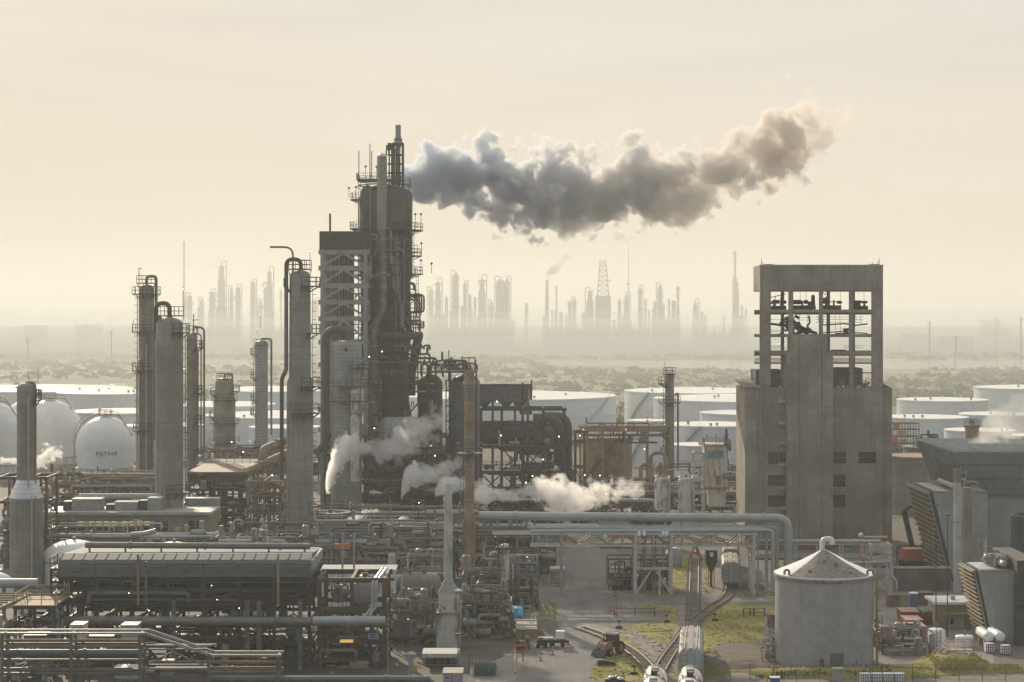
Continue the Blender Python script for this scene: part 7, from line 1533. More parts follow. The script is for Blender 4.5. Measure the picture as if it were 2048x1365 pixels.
pole('thin dark pole beside the tan pump house', 1895, 292, 1030, 'dark_steel', .07); pole('thin dark pole before the leaning louvres', 1872, 296, 1010, 'dark_steel', .07)
# bottom edge bits
t = thing('utility_box', 'pale grey utility box at the bottom edge before the cone-roofed tank', 'box', (PX(1676, 256.5), 256.5, 0)); MB().box(PX(1666, 256.5), PX(1686, 256.5), 256, 257, 0, 1.75).build('body', 'steel_pale', t, False); MB().box(PX(1665, 256.5), PX(1687, 256.5), 255.9, 257.1, 1.752, 1.85).build('lid', 'steel_white', t, False)
t = thing('blue_bin', 'blue bin with white rim at the bottom edge', 'bin', (PX(1549, 255.5), 255.5, 0)); MB().box(PX(1540, 255.5), PX(1559, 255.5), 255, 256, 0, .8).build('body', 'blue', t, False); MB().box(PX(1539, 255.5), PX(1560, 255.5), 254.9, 256.1, .802, .88).build('rim', 'white_plastic', t, False)
t = thing('marker_post', 'yellow marker post beside the blue bin', 'post', (PX(1533, 256), 256, 0)); MB().box(PX(1532, 256), PX(1535, 256), 255.9, 256.1, 0, 1.9).build('post', 'yellow', t, False); MB().box(PX(1531.5, 256), PX(1535.5, 256), 255.85, 255.896, 1.5, 1.8).build('cap', 'white_plastic', t, False)
t = thing('tarp_heap', 'crumpled pale tarpaulin on a cart at the bottom edge of the road', 'tarpaulin', (PX(1228, 255.5), 255.5, 0)); k = MB(); r0 = random.Random(4)
for i in range(9): k = MB().sph((PX(1214 + i * 3.6, 255.5), 255.5 + r0.uniform(-.5, .5), .7 + r0.uniform(-.1, .15)), r0.uniform(.25, .42), 6, .6); k.build('fold', r0.choice(('steel_pale', 'blue_panel', 'white_plastic')), t, False)
MB().box(PX(1210, 255.5), PX(1250, 255.5), 254.8, 256.2, 0, .6).build('cart', 'black', t, False)
# crawler crane boom against the elevator foot
t = thing('crane', 'dark lattice crane boom leaning beside the elevator foot', 'crane', (PX(1822, 372), 372, 0)); A_, B_ = Vector((PX(1824, 372), 372, PZ(1092, 372))), Vector((PX(1808, 372), 372, PZ(1022, 372)))
MB().bar(A_, B_, .9, .8).build('boom', 'dark_steel', t, False); MB().bar(B_, (PX(1833, 372), 372, PZ(1006, 372)), .5).build('jib', 'dark_steel', t, False); MB().box(PX(1806, 372), PX(1844, 372), 370.5, 374, 1.2, 3.4).build('house', 'orange', t, False)
for s_ in (370.2, 373.6): MB().box(PX(1802, 372), PX(1848, 372), s_, s_ + .8, 0, 1.15).build('crawler', 'black', t, False)
MB().bar((PX(1830, 372), 371, PZ(1012, 372)), (PX(1830, 372), 371, PZ(1050, 372)), .1).build('cable', 'dark_steel', t, False)
t = thing('orange_truck', 'orange box truck with white cab top behind the pipe bridge end', 'truck', (PX(1745, 372), 372, 0)); MB().box(PX(1722, 372), PX(1775, 372), 371, 373.4, .8, PZ(1076, 372)).build('box', 'orange', t, False); MB().box(PX(1722, 372), PX(1775, 372), 370.9, 373.5, PZ(1076, 372) + .003, PZ(1074, 372)).build('roof', 'roof_pale', t, False); MB().sph((PX(1722, 371), 371, PZ(1071, 371)), .5, 8).build('beacon', 'white_plastic', t)
for p in (1730, 1766): MB().cyl((PX(p, 372), 370.8, .45), (PX(p, 372), 371.2, .45), .45, None, 12).build('wheel', 'rubber', t)
t = frame('rusty rail barrier and clutter along the foot of the elevator ruin', 'barrier', 'barrier', PX(1795, 376), PX(1880, 376), 375, 377, [PZ(1092, 376)], 7, 2, 'dark_steel', .16)
t = thing('retaining_wall', 'long dark retaining wall behind the yard bins', 'wall', (PX(1840, 340), 340, 0)); MB().box(PX(1790, 340), PX(1902, 340), 340, 341, 0, PZ(1138, 340)).build('wall', 'concrete_dark', t, False); MB().box(PX(1789, 340), PX(1903, 340), 339.9, 341.1, PZ(1138, 340) + .003, PZ(1135, 340)).build('coping', 'concrete_pale', t, False)
# ------------------------------------------------------------------ long cooler bank and its structure
A = 266.0
def ax(p): return PX(p, A)
def az(y): return PZ(y, A)
t = thing('air_cooler_bank', 'long blue-grey air cooler bank with ribbed sloping roof', 'cooler', (ax(370), A, 0)); CB = t
x0, x1 = ax(118), ax(621)
MB().box(x0, x1, A, A + 14, az(1154), az(1134)).build('plenum', 'blue_panel', t, False)
MB().box(x0, x1, A - .02, A + 14.02, az(1134) + .004, az(1127)).build('header_band', 'tan', t, False)
k = MB(); za, zb = az(1127), az(1120)
zr = zb + .55; k.wall([(A - .5, za + .01), (A + .1, zb), (A + 2.5, zr), (A + 11.5, zr - .5), (A + 14.2, zb), (A + 15, za + .01)], x0, x1); k.v = [(y, x, z) for x, y, z in k.v]
for i in range(23): x = x0 + (x1 - x0) * i / 22; k.bar((x, A + .1, zb + .03), (x, A + 2.5, zr + .03), .12, .1)
k.build('roof', 'fan_blue', t, False)
for i in range(8): x = x0 + (x1 - x0) * i / 7; MB().box(x - .1, x + .1, A - .16, A - .024, az(1156), az(1128)).build('panel_post', 'steel', t, False)
for i in range(21): x = x0 + (x1 - x0) * i / 20; MB().box(x - .04, x + .04, A - .06, A - .004, az(1154), az(1134)).build('panel_seam', 'steel', t, False)
for i in range(7): x = x0 + (x1 - x0) * (i + .5) / 7; MB().box(x - .55, x + .55, A - .05, A - .004, az(1146.5), az(1143.5)).build('louvre_slot', 'wood_dark', t, False)
MB().box(x1 + .01, x1 + .4, A - .3, A + 13, az(1138), az(1120)).build('end_panel', 'steel_pale', t, False)
pipeline('long grey header pipe lying above the cooler bank roof', [(ax(152), A + 6, az(1101)), (ax(611), A + 6, az(1104))], .42, 'pipe_grey', None)
for i in range(7): x = ax(160) + (ax(600) - ax(160)) * i / 6; MB().box(x - .1, x + .1, A + 5.8, A + 6.2, zr - .5, az(1106)).build('pipe_saddle', 'steel', t, False)
for p, m_ in ((282, 'rust_pale'), (298, 'steel'), (560, 'tan')):
    MB().box(ax(p) - .14, ax(p) + .14, A - 2.2, A - 1.95, az(1206), az(1105 if p != 298 else 1120)).build('pole', m_, t, False)
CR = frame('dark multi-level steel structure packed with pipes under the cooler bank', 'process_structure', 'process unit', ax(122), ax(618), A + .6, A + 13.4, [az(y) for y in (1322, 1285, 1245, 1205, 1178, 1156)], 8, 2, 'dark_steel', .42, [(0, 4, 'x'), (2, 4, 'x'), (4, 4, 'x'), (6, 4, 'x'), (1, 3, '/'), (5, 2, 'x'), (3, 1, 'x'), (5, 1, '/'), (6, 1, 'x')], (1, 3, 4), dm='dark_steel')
lv = [(1345, 1285, 60), (1285, 1245, 60), (1245, 1205, 56), (1205, 1178, 46), (1178, 1158, 40)]
for i, (a, b, n_) in enumerate(lv): clutter(CR, ax(126), ax(614), A - .6, A + 12, max(.1, az(a)), az(b) - .35, n_, 300 + i, ('dark_steel', 'brown_steel', 'pipe_brown', 'duct', 'pipe_grey', 'wood_dark', 'steel'), .05, .2)
for i in range(9): x = ax(150 + i * 52); MB().lathe(x, A + 6.5, [(1.7, az(1172)), (1.7, az(1158))], 18).build('fan_ring', 'dark_steel', CR)
for i, (p, y) in enumerate(((425, 1170), (300, 1220), (480, 1215), (120, 1228), (205, 1295), (354, 1262), (436, 1198), (260, 1185))): MB().sph((ax(p), A - .8, az(y)), .07, 6).build('bulb', 'lamp_white', CR)
for p in (497, 520, 602, 350): MB().box(ax(p) - .28, ax(p) + .28, A - 1.3, A - .75, 0, az(1200)).build('front_post', 'steel', CR, False)
pipeline('fat grey pipe running along the front of the dark cooler structure', [(ax(-20), A - 2.2, az(1278)), (ax(20), A - 2.2, az(1278)), (ax(22), A - 2.2, az(1242)), (ax(130), A - 1.6, az(1238)), (ax(626), A - 1.6, az(1240))], .62, 'pipe_grey', 1.6, n=14)
pipeline('fat pale pipe with flanged end in front of the drum frame', [(ax(628), A - 1.4, az(1239)), (ax(772), A - 1.4, az(1239))], .64, 'pipe_pale', None, n=14)
t = frame('rusty open frame holding a big rounded drum beside the cooler structure', 'drum_structure', 'process unit', ax(638), ax(768), A + 1, A + 10, [az(y) for y in (1318, 1280, 1216, 1158)], 3, 2, 'brown_steel', .55, [(0, 2, '/'), (1, 2, '\\'), (1, 0, 'x')], (0, 1), dm='dark_steel')
clutter(t, ax(640), ax(766), A + .2, A + 8, az(1280), az(1216) - .4, 40, 331, ('pipe_grey', 'steel', 'pipe_brown', 'brown_steel', 'pipe_pale'), .07, .26); clutter(t, ax(640), ax(766), A + .2, A + 8, az(1345), az(1282), 46, 332, ('pipe_grey', 'steel', 'pipe_brown', 'blue_panel', 'dark_steel'), .07, .3)
clutter(t, ax(640), ax(690), A + 3, A + 9, az(1216), az(1170), 12, 333, ('pipe_grey', 'steel', 'rust'), .07, .2)
for p, q in ((745, 1.0), (752, .9)): MB().tube([(ax(p + 15), A + 6, az(1158) + .6), (ax(p), A + .2, az(1166)), (ax(p), A + .2, az(1214)), (ax(p - 12), A - .6, az(1228)), (ax(p - 12), A - .6, az(1239))], .2 * q, 8, .4).build('bent_riser', 'pipe_pale', t)
drum('large rounded drum end standing in the rusty open frame', (ax(722), A + 4, az(1196)), (ax(722), A + 12, az(1196)), S(27, A), 'steel_pale', ground=az(1216))
t = thing('solar_panel', 'small dark framed panel fixed before the drum frame', 'panel', (ax(747), A - .4, az(1276))); MB().box(ax(738), ax(756), A - .4, A - .3, az(1277), az(1266)).build('cell', 'blue', t, False); k = MB()
for z in (1277, 1271.5, 1266): k.box(ax(737.5), ax(756.5), A - .46, A - .404, az(z) - .05, az(z) + .05)
for p in (738, 756): k.box(ax(p) - .05, ax(p) + .05, A - .47, A - .462, az(1277), az(1266))
k.build('frame', 'steel_white', t, False)
tag(MB().box(ax(680), ax(706), A - .3, A + .6, az(1285), az(1281)).build('lit_panel', 'window_light', None, False), 'amber lit strip light under the drum frame deck', 'light')
# ------------------------------------------------------------------ foreground pipe rack, lower corner
K = 232.0
def kx(p): return PX(p, K)
def kz(y): return PZ(y, K)
t = thing('pipe_rack', 'foreground steel pipe rack with sloping end beam at the bottom corner', 'pipe rack', (kx(250), K, 0)); FR = t
for y in (K, K + 2.4):
    MB().box(kx(-15), kx(292), y - .16, y + .16, kz(1269), kz(1265)).build('beam', 'steel_pale', t, False)
    MB().bar((kx(290), y, kz(1267)), (kx(422), y, kz(1311)), .32, .3).build('sloping_beam', 'steel_pale', t, False)
    MB().box(kx(418), kx(563), y - .16, y + .16, kz(1313), kz(1309)).build('beam', 'steel_pale', t, False)
    for p, top in ((4, 1269), (142, 1269), (280, 1269), (417, 1311), (556, 1313)): MB().box(kx(p) - .17, kx(p) + .17, y - .17, y + .17, 0, kz(top)).build('post', 'steel', t, False)
    for z in (1292, 1318, 1345): MB().box(kx(-15), kx(285), y - .13, y + .13, kz(z) - .22, kz(z)).build('beam', 'steel', t, False)
    for z in (1297, 1336): MB().box(kx(282), kx(416), y - .12, y + .12, kz(z) - .2, kz(z)).build('beam', 'steel', t, False)
    for z in (1333, 1342): MB().box(kx(418), kx(556), y - .12, y + .12, kz(z) - .16, kz(z)).build('beam', 'rust_pale', t, False)
for p, z in ((4, 1267), (142, 1267), (280, 1267), (417, 1311), (556, 1311), (4, 1292), (142, 1292), (280, 1292), (417, 1336), (4, 1318), (142, 1318), (280, 1318)): MB().box(kx(p) - .14, kx(p) + .14, K + .17, K + 2.23, kz(z) - .2, kz(z) - .02).build('cross_beam', 'rust_pale', t, False)
MB().bar((kx(290), K - .1, kz(1330)), (kx(345), K - .1, kz(1304)), .16).build('brace', 'steel', t, False); MB().bar((kx(345), K - .1, kz(1304)), (kx(412), K - .1, kz(1332)), .16).build('brace', 'steel', t, False)
for i in range(14): MB().bar((kx(30 + i * 11), K + 1, kz(1334)), (kx(30 + i * 11) + 1.4, K + 6, kz(1334) + .05), .2, .1).build('slat', 'tan', t, False)
for p in (96, 100, 108, 116, 122, 44): MB().tube([(kx(p), K + 2, kz(1320)), (kx(p) + .2, K + 2, kz(1328)), (kx(p) + .6, K + 2, kz(1336))], .09, 6, .3).build('hose', 'black', t)
for i, (y, r, m_, a, b, d) in enumerate(((1312, .42, 'pipe_grey', -20, 282, 2), (1324, .5, 'blue_panel', 40, 282, 3.5), (1285, .2, 'pipe_brown', -20, 282, 1.2), (1299, .16, 'rust_pale', -20, 300, 4), (1345, .3, 'pipe_grey', -20, 260, 1.5), (1355, .3, 'rust_pale', -20, 300, 3), (1304, .13, 'pipe_pale', -20, 420, 5), (1330, .16, 'rust_pale', 290, 560, 2), (1350, .35, 'pipe_grey', 300, 560, 3.5), (1362, .4, 'blue_panel', 420, 860, 1.0), (1321, .12, 'pipe_brown', 420, 556, 3))):
    pipeline(('fat grey pipe on the middle tier of the foreground rack', 'blue-painted pipe on the foreground rack', 'thin brown pipe on the top tier of the foreground rack', 'thin rusty pipe across the foreground rack and slope', 'grey pipe on the bottom tier of the foreground rack', 'rusty pipe on the lowest tier of the foreground rack', 'pale slim pipe through the foreground rack to its low end', 'thin rusty pipe on the low end of the foreground rack', 'grey pipe below the low end of the foreground rack', 'long blue pipe running along the bottom edge', 'slim brown pipe above the low end of the foreground rack')[i], [(kx(a), K + d, kz(y)), (kx(b), K + d, kz(y))], r, m_, None)
tag(MB().tube([(kx(10), K - .6, kz(1258)), (kx(80), K - .6, kz(1358))], .05, 5).build('slack_cable', 'black', None), 'dark cable sagging across the foreground rack corner', 'cable')
# boxes on the rack: air handlers
def airbox(label, p0, p1, y0, y1, D, m='steel_white', vent=True):
    t = thing('air_handler', label, 'air handler', (PX((p0 + p1) / 2, D), D, 0)); MB().box(PX(p0, D), PX(p1, D), D, D + 2.6, PZ(y1, D), PZ(y0, D)).build('casing', m, t, False)
    MB().box(PX(p0, D) - .06, PX(p1, D) + .06, D - .06, D + 2.66, PZ(y0, D) + .003, PZ(y0, D) + .1).build('cap', 'steel_white', t, False)
    if vent: MB().box(PX(p0 + (p1 - p0) * .12, D), PX(p1 - (p1 - p0) * .12, D), D - .05, D - .004, PZ(y0 + (y1 - y0) * .3, D), PZ(y0 + (y1 - y0) * .12, D)).build('intake_slot', 'black', t, False)
    for p in (p0 + 2, p1 - 2): MB().box(PX(p, D) - .1, PX(p, D) + .1, D + .2, D + .4, 0, PZ(y1, D)).build('leg', 'steel', t, False)
airbox('white air handler box with dark slot behind the foreground rack', 141, 167, 1251, 1290, 246); airbox('plain grey box standing behind the foreground rack', 242, 274, 1252, 1284, 246, 'steel_pale', False)
airbox('low pale-topped bin at the foreground rack corner', 48, 92, 1272, 1290, 247, 'brown_steel', False); airbox('dark open-topped bin beside the plain grey box', 176, 226, 1274, 1292, 247, 'brown_steel', False)
airbox('white slanted cabinet low behind the foreground rack', 228, 288, 1338, 1358, 240, 'steel_white', False); airbox('small blue-grey cabinet under the sloping rack beam', 320, 342, 1327, 1352, 240, 'steel_pale', False)
# tilted roof at the far corner
Dc = 258; t = thing('open_shed', 'slatted lean-to roof lit along its edge at the corner', 'shed', (PX(20, Dc), Dc, 0))
k = MB(); k.add([(PX(-60, Dc), Dc + 12, PZ(1186, Dc + 12)), (PX(64, Dc + 12), Dc + 12, PZ(1186, Dc + 12)), (PX(-6, Dc), Dc, PZ(1218, Dc)), (PX(-60, Dc), Dc, PZ(1218, Dc)), (PX(-60, Dc), Dc + 12, PZ(1190, Dc + 12)), (PX(64, Dc + 12), Dc + 12, PZ(1190, Dc + 12)), (PX(-6, Dc), Dc, PZ(1222, Dc)), (PX(-60, Dc), Dc, PZ(1222, Dc))], [(0, 1, 2, 3), (4, 5, 6, 7), (0, 1, 5, 4), (1, 2, 6, 5), (2, 3, 7, 6), (3, 0, 4, 7)]); k.build('roof', 'tan', t, False)
for i in range(7): f = (i + .5) / 7; D = Dc + 12 * f; MB().box(PX(-60, D), PX(-6, Dc) + (PX(64, Dc + 12) - PX(-6, Dc)) * f - .3, D - .12, D + .12, PZ(1218, Dc) + (PZ(1186, Dc + 12) - PZ(1218, Dc)) * f + .03, PZ(1218, Dc) + (PZ(1186, Dc + 12) - PZ(1218, Dc)) * f + .16).build('roof_batten', 'wood', t, False)
for p in (-4, 30): MB().box(PX(p, Dc + 8) - .15, PX(p, Dc + 8) + .15, Dc + 7.8, Dc + 8.2, 0, PZ(1196, Dc + 8)).build('post', 'steel', t, False)
t = frame('low dark steel frame with bright deck edge beside the lean-to roof', 'deck_frame', 'frame', PX(46, 262), PX(122, 262), 258, 266, [PZ(1232, 262), PZ(1203, 262)], 3, 2, 'dark_steel', .35, (), (1,), dm='tan')
clutter(t, PX(0, 262), PX(120, 262), 256, 264, .2, PZ(1206, 262), 46, 351, ('dark_steel', 'steel', 'pipe_brown', 'pipe_pale', 'steel_white'), .08, .26)
pipeline('thick pale pipe passing before the flared-foot column base', [(PX(-20, 310), 310, PZ(1167, 310)), (PX(75, 310), 310, PZ(1167, 310))], .75, 'pipe_pale', None, supports=(PX(8, 310), PX(45, 310)))
for lb, p0, p1, y, D in (('white low tank wall glimpsed under the lean-to', 72, 124, 1214, 290),): tank(lb, 98, D, 27, PZ(y, D), 'white_paint')
t = frame('stair tower with railings at the end of the cooler bank', 'stair_tower', 'frame', ax(100), ax(118), A + 1, A + 5, [az(y) for y in (1250, 1215, 1190, 1165, 1140)], 2, 2, 'dark_steel', .2, [(0, i, '/' if i % 2 else '\\') for i in range(5)], (1, 2, 3, 4))
# ------------------------------------------------------------------ low building with lit windows, middle left
Dw = 372.0
def wx_(p): return PX(p, Dw)
def wz(y): return PZ(y, Dw)
t = thing('control_building', 'long low brick building with amber lit windows behind the domes', 'building', (wx_(230), Dw, 0))
MB().box(wx_(86), wx_(420), Dw, Dw + 10, 0, wz(1030)).build('wall', 'tan', t, False)
MB().box(wx_(84), wx_(424), Dw - .8, Dw + 10.6, wz(1030) + .004, wz(1024)).build('roof', 'roof_pale', t, False)
for p in (105, 172, 238, 304, 372): MB().box(wx_(p) - .35, wx_(p) + .35, Dw - .25, Dw - .004, 0, wz(1030)).build('pilaster', 'concrete', t, False)
for i, p in enumerate((88, 111, 126, 141, 156, 177, 192, 207, 222, 243, 258, 273, 288, 309, 324, 378, 393)):
    w = MB().box(wx_(p), wx_(p + 13), Dw - .06, Dw - .004, wz(1063), wz(1042)).build('window', 'glass_dark', t, False)
    k = MB(); k.box(wx_(p + 13) - .04, wx_(p + 13) + .1, Dw - .14, Dw - .064, wz(1063), wz(1042)); k.box(wx_(p), wx_(p + 13), Dw - .12, Dw - .064, wz(1054) - .05, wz(1054) + .05); k.build('frame', 'steel_pale', w, False)
    if 176 < p < 300 or p == 156: MB().box(wx_(p + 1), wx_(p + 12), Dw - .1, Dw - .064, wz(1051), wz(1043)).build('lit_pane', 'window_light', w, False)
for lb, p0, p1, y0, y1, m_ in (('dark-ended rooftop unit on the low brick building, nearer the flared-foot column', 120, 196, 1002, 1020, 'steel_pale'), ('dark-ended rooftop unit on the low brick building, nearer the grey column', 206, 270, 1008, 1020, 'steel_pale'), ('third rooftop unit of the low brick building beside the grey column', 272, 316, 1000, 1020, 'steel_pale')):
    u = thing('rooftop_unit', lb, 'air handler', (wx_((p0 + p1) / 2), Dw + 4, wz(1024))); MB().box(wx_(p0 + 18), wx_(p1), Dw + 2.5, Dw + 6, wz(1023.9), wz(y0)).build('casing', m_, u, False); MB().box(wx_(p0), wx_(p0 + 17.5), Dw + 2.5, Dw + 5, wz(1023.9), wz(y0 + 4)).build('intake', 'dark_steel', u, False); MB().box(wx_(p0 + 17), wx_(p1) + .1, Dw + 2.4, Dw + 6.1, wz(y0) + .003, wz(y0) + .12).build('cap', 'white_roof', u, False)
pipeline('pale duct running along the roof of the low brick building', [(wx_(140), Dw + 8, wz(1000)), (wx_(318), Dw + 8, wz(1000))], .45, 'pipe_pale', None)
pipeline('fat pale pipe loop ending beside the white building wing', [(wx_(310), Dw - 8, wz(1062)), (wx_(442), Dw - 8, wz(1062)), (wx_(446), Dw - 3, wz(1062))], .62, 'pipe_pale', 1.0, supports=(wx_(330), wx_(400)))
pipeline('fat short pipe stub with flared end behind the long cooler', [(PX(262, 345), 345, PZ(1070, 345)), (PX(290, 345), 345, PZ(1068, 345)), (PX(312, 345), 345, PZ(1062, 345))], .45, 'pipe_pale', .6)
airbox('white wall of the tall filter house beside the grey column', 370, 437, 998, 1045, 384, 'steel_pale', False)
t = frame('dense dark pipe structure with flat roof between the grey columns', 'process_structure', 'process unit', PX(385, 425), PX(500, 425), 421, 432, [PZ(y, 425) for y in (1045, 1008, 975, 948)], 5, 2, 'brown_steel', .4, [(3, 0, '\\'), (0, 2, 'x')], (1, 2))
MB().box(PX(380, 425), PX(498, 425), 420.5, 444, PZ(946, 425), PZ(941, 425)).build('roof', 'plate_brown', t, False); MB().box(PX(384, 425), PX(496, 425), 421.5, 422, PZ(962, 425), PZ(948, 425)).build('fascia', 'brick', t, False)
for i, (a, b) in enumerate(((1070, 1045), (1045, 1008), (1008, 975), (975, 950))): clutter(t, PX(388, 425), PX(496, 425), 420, 430, max(.1, PZ(a, 425)), PZ(b, 425) - .3, 34, 360 + i, ('brown_steel', 'pipe_brown', 'dark_steel', 'rust_pale', 'pipe_grey', 'tan'), .09, .32)
for p, y in ((462, 885), (485, 905), (543, 952), (552, 992), (480, 1090)): MB().sph((PX(p, 418), 419, PZ(y, 418)), .13, 6).build('bulb', 'lamp_white', t)
t = frame('low rusty shed roof frame behind the dense dark structure', 'shed_frame', 'frame', PX(400, 455), PX(520, 455), 450, 470, [PZ(928, 455)], 5, 2, 'brown_steel', .4, (), (0,), dm='roof_dark')
pipeline('fat tan duct rising and bending beside the tallest grey column', [(PX(494, 430), 426, PZ(944, 430)), (PX(565, 430), 446, PZ(915, 430))], 1.0, 'pipe_brown', None, n=14)
pipeline('fat tan duct branch standing up and turning over the other', [(PX(530, 440), 436, PZ(930, 440)), (PX(530, 440), 436, PZ(898, 440)), (PX(566, 440), 444, PZ(884, 440))], .95, 'pipe_brown', 1.6, n=14)
t = frame('tan tower-foot structure with pipes between the columns', 'process_structure', 'process unit', PX(500, 412), PX(566, 412), 408, 418, [PZ(y, 412) for y in (1060, 1020, 985, 958)], 3, 2, 'rust_pale', .4, [(0, 0, '\\'), (1, 1, 'x')], (0, 1, 2), dm='dark_steel')
clutter(t, PX(502, 412), PX(566, 412), 407, 416, .1, PZ(960, 412), 70, 372, ('brown_steel', 'pipe_brown', 'dark_steel', 'rust_pale', 'pipe_grey'), .09, .3)
t = frame('tangled pipe structure behind the domed vessels and columns', 'process_structure', 'process unit', PX(92, 452), PX(318, 452), 448, 458, [PZ(y, 452) for y in (1010, 985, 962)], 8, 2, 'rust_pale', .32, [(1, 1, '/'), (3, 1, '\\'), (5, 0, 'x'), (2, 0, 'x')], (0, 1))
for i, (a, b) in enumerate(((1040, 1010), (1010, 985), (985, 962), (962, 945))): clutter(t, PX(95, 452), PX(315, 452), 447, 456, max(.1, PZ(a, 452)), PZ(b, 452), 40, 380 + i, ('rust_pale', 'tan', 'pipe_grey', 'pipe_pale', 'brown_steel', 'steel_pale'), .1, .4)
for p, y in ((205, 925), (290, 933), (297, 958)): pass
t = frame('rusty tangle of pipes along the foot of the two ringed columns', 'process_structure', 'process unit', PX(400, 560), PX(640, 560), 556, 566, [PZ(y, 560) for y in (925, 900)], 7, 2, 'brown_steel', .4, [(1, 0, 'x')], (0,))
for i, (a, b) in enumerate(((950, 925), (925, 890))): clutter(t, PX(402, 560), PX(640, 560), 555, 564, max(.1, PZ(a, 560)), PZ(b, 560), 46, 390 + i, ('brown_steel', 'rust_pale', 'dark_steel', 'pipe_grey', 'red'), .12, .5)
drum('tan horizontal drum lying beside the ringed columns', (PX(528, 520), 518, PZ(905, 520)), (PX(575, 520), 520, PZ(905, 520)), 1.9, 'rust_pale', ground=0)
t = frame('brown post structure with beams just beside the flared-foot column', 'pipe_rack', 'pipe rack', PX(2, 358), PX(98, 358), 356, 364, [PZ(y, 358) for y in (1120, 1060, 1000, 952)], 4, 2, 'brown_steel', .4, [(2, 1, 'x')], (1,))
clutter(t, PX(-5, 358), PX(100, 358), 355, 362, .2, PZ(955, 358), 60, 401, ('brown_steel', 'pipe_pale', 'pipe_grey', 'steel_pale', 'tan'), .09, .34)
# ------------------------------------------------------------------ middle ground piping between cooler bank and tower
def rack_run(label, p0, p1, D, ys, nx, seed, n, m='steel', w=.3, dep=6, mats=None, pipes=(), z_up=3):
    t = frame(label, 'pipe_rack', 'pipe rack', PX(p0, D), PX(p1, D), D, D + dep, [PZ(y, D) for y in ys], nx, 2, m, w, [(1, 0, 'x')], ())
    zz = [0.1] + [PZ(y, D) for y in ys]
    for i in range(len(ys)): clutter(t, PX(p0, D), PX(p1, D), D - .8, D + dep - .5, zz[i] + .05, zz[i + 1] - .1, n, seed + i, mats or ('pipe_grey', 'pipe_pale', 'pipe_brown', 'steel', 'dark_steel', 'vessel_grey', 'rust_pale', 'steel_pale'), .07, .3)
    clutter(t, PX(p0, D), PX(p1, D), D - .6, D + dep - .5, zz[-1] + .02, zz[-1] + z_up, n // 2, seed + 9, mats or ('pipe_grey', 'pipe_pale', 'steel', 'rust_pale'), .07, .25)
    return t
rack_run('crowded pipe rack just behind the cooler roof, below the tallest grey column', 430, 640, 352, (1105, 1075), 6, 410, 36)
rack_run('crowded pipe rack between the tallest grey column and the green chimney', 628, 905, 350, (1125, 1098, 1074), 8, 420, 40)
rack_run('hindmost pipe rack along the foot of the dark tower structure', 560, 960, 398, (1062, 1040), 10, 430, 46)
rack_run('pipe rack at the foot of the rusty slim stack', 905, 1070, 352, (1130, 1095, 1062), 5, 440, 46)
rack_run('pipe rack with many thin risers before the furnace', 770, 880, 286, (1330, 1275, 1222), 5, 450, 44)
rack_run('pipe rack with many thin risers past the furnace', 925, 1022, 292, (1300, 1255, 1205), 5, 460, 50)
rack_run('low pipe racks behind the drum frame and the white shed', 770, 890, 318, (1170, 1140), 5, 470, 40)
rack_run('pipe tangle between the furnace and the white rust-flecked column', 925, 1075, 318, (1190, 1150), 5, 480, 50)
rack_run('low pipes behind the smooth domed tanks', 90, 430, 361, (1100, 1078), 9, 490, 34)
rack_run('dark low equipment rack under the pipe bridge, beyond the column', 1020, 1110, 362, (1120, 1092), 4, 500, 26, 'brown_steel')
for i, (a, b, y, D, r, m_) in enumerate(((630, 880, 1030, 440, .95, 'pipe_pale'), (850, 960, 1026, 440, .9, 'pipe_pale'), (690, 905, 1058, 392, .5, 'pipe_pale'), (628, 812, 1084, 352, .5, 'pipe_pale'), (628, 830, 1078, 353, .35, 'pipe_pale'), (880, 1200, 1052, 380, .5, 'pipe_pale'), (440, 575, 1082, 352, .45, 'pipe_pale'), (90, 330, 1070, 362, .4, 'pipe_pale'), (100, 320, 1076, 363, .3, 'pipe_grey'), (920, 1110, 1060, 370, .6, 'pipe_grey'), (100, 320, 948, 452, .3, 'pipe_pale'), (960, 1310, 1000, 450, .45, 'pipe_pale'))):
    pipeline(('thick pale pipe lying behind the domed vessel near the tower foot', 'thick pale pipe passing behind the green chimney', 'slim pale pipe over the hindmost rack', 'pale pipe on the crowded rack below the steam wisp', 'second, thinner pale pipe on the crowded rack below the steam wisp', 'long pale pipe passing the foot of the rusty slim stack', 'pale pipe behind the cooler roof between the columns', 'pale pipe under the amber windows', 'grey pipe beneath the pale one under the amber windows', 'grey pipe under the big pale bridge pipe near the chimney', 'thin pale pipe below the lettered dome vessel', 'pale horizontal pipe across the steam behind the white silos')[i], [(PX(a, D), D - 1, PZ(y, D)), (PX(b, D), D - 1, PZ(y, D)), (PX(b, D), D - 1, max(.3, PZ(y, D) - 2.5))], r, m_, None)
vdrum('grey domed vessel with fittings beside the tallest grey column', 661, 380, 1026, None, 30, 'vessel_grey', plat=(1024, 0, 360), dome=.35)
for lb, px, y, r in (('round white-rimmed drum end by the steam wisp', 804, 1058, 17), ('round white-rimmed drum end close to the green chimney', 876, 1060, 16)):
    D = 386; drum(lb, (PX(px, D), D, PZ(y, D)), (PX(px, D), D + 8, PZ(y, D)), S(r, D), 'vessel_grey', nozz=False)
drum('grey dished drum behind the white shed near the chimney', (PX(800, 312), 310, PZ(1170, 312)), (PX(870, 312), 312, PZ(1170, 312)), 1.9, 'vessel_grey')
for lb, px, y, D, r in (('small rounded vessel top behind the cooler roof', 484, 1096, 346, 1.0), ('small rounded vessel top beside the white pipes behind the cooler', 520, 1094, 346, .9)): vdrum(lb, px, D, y, None, r * F / D, 'cladding')
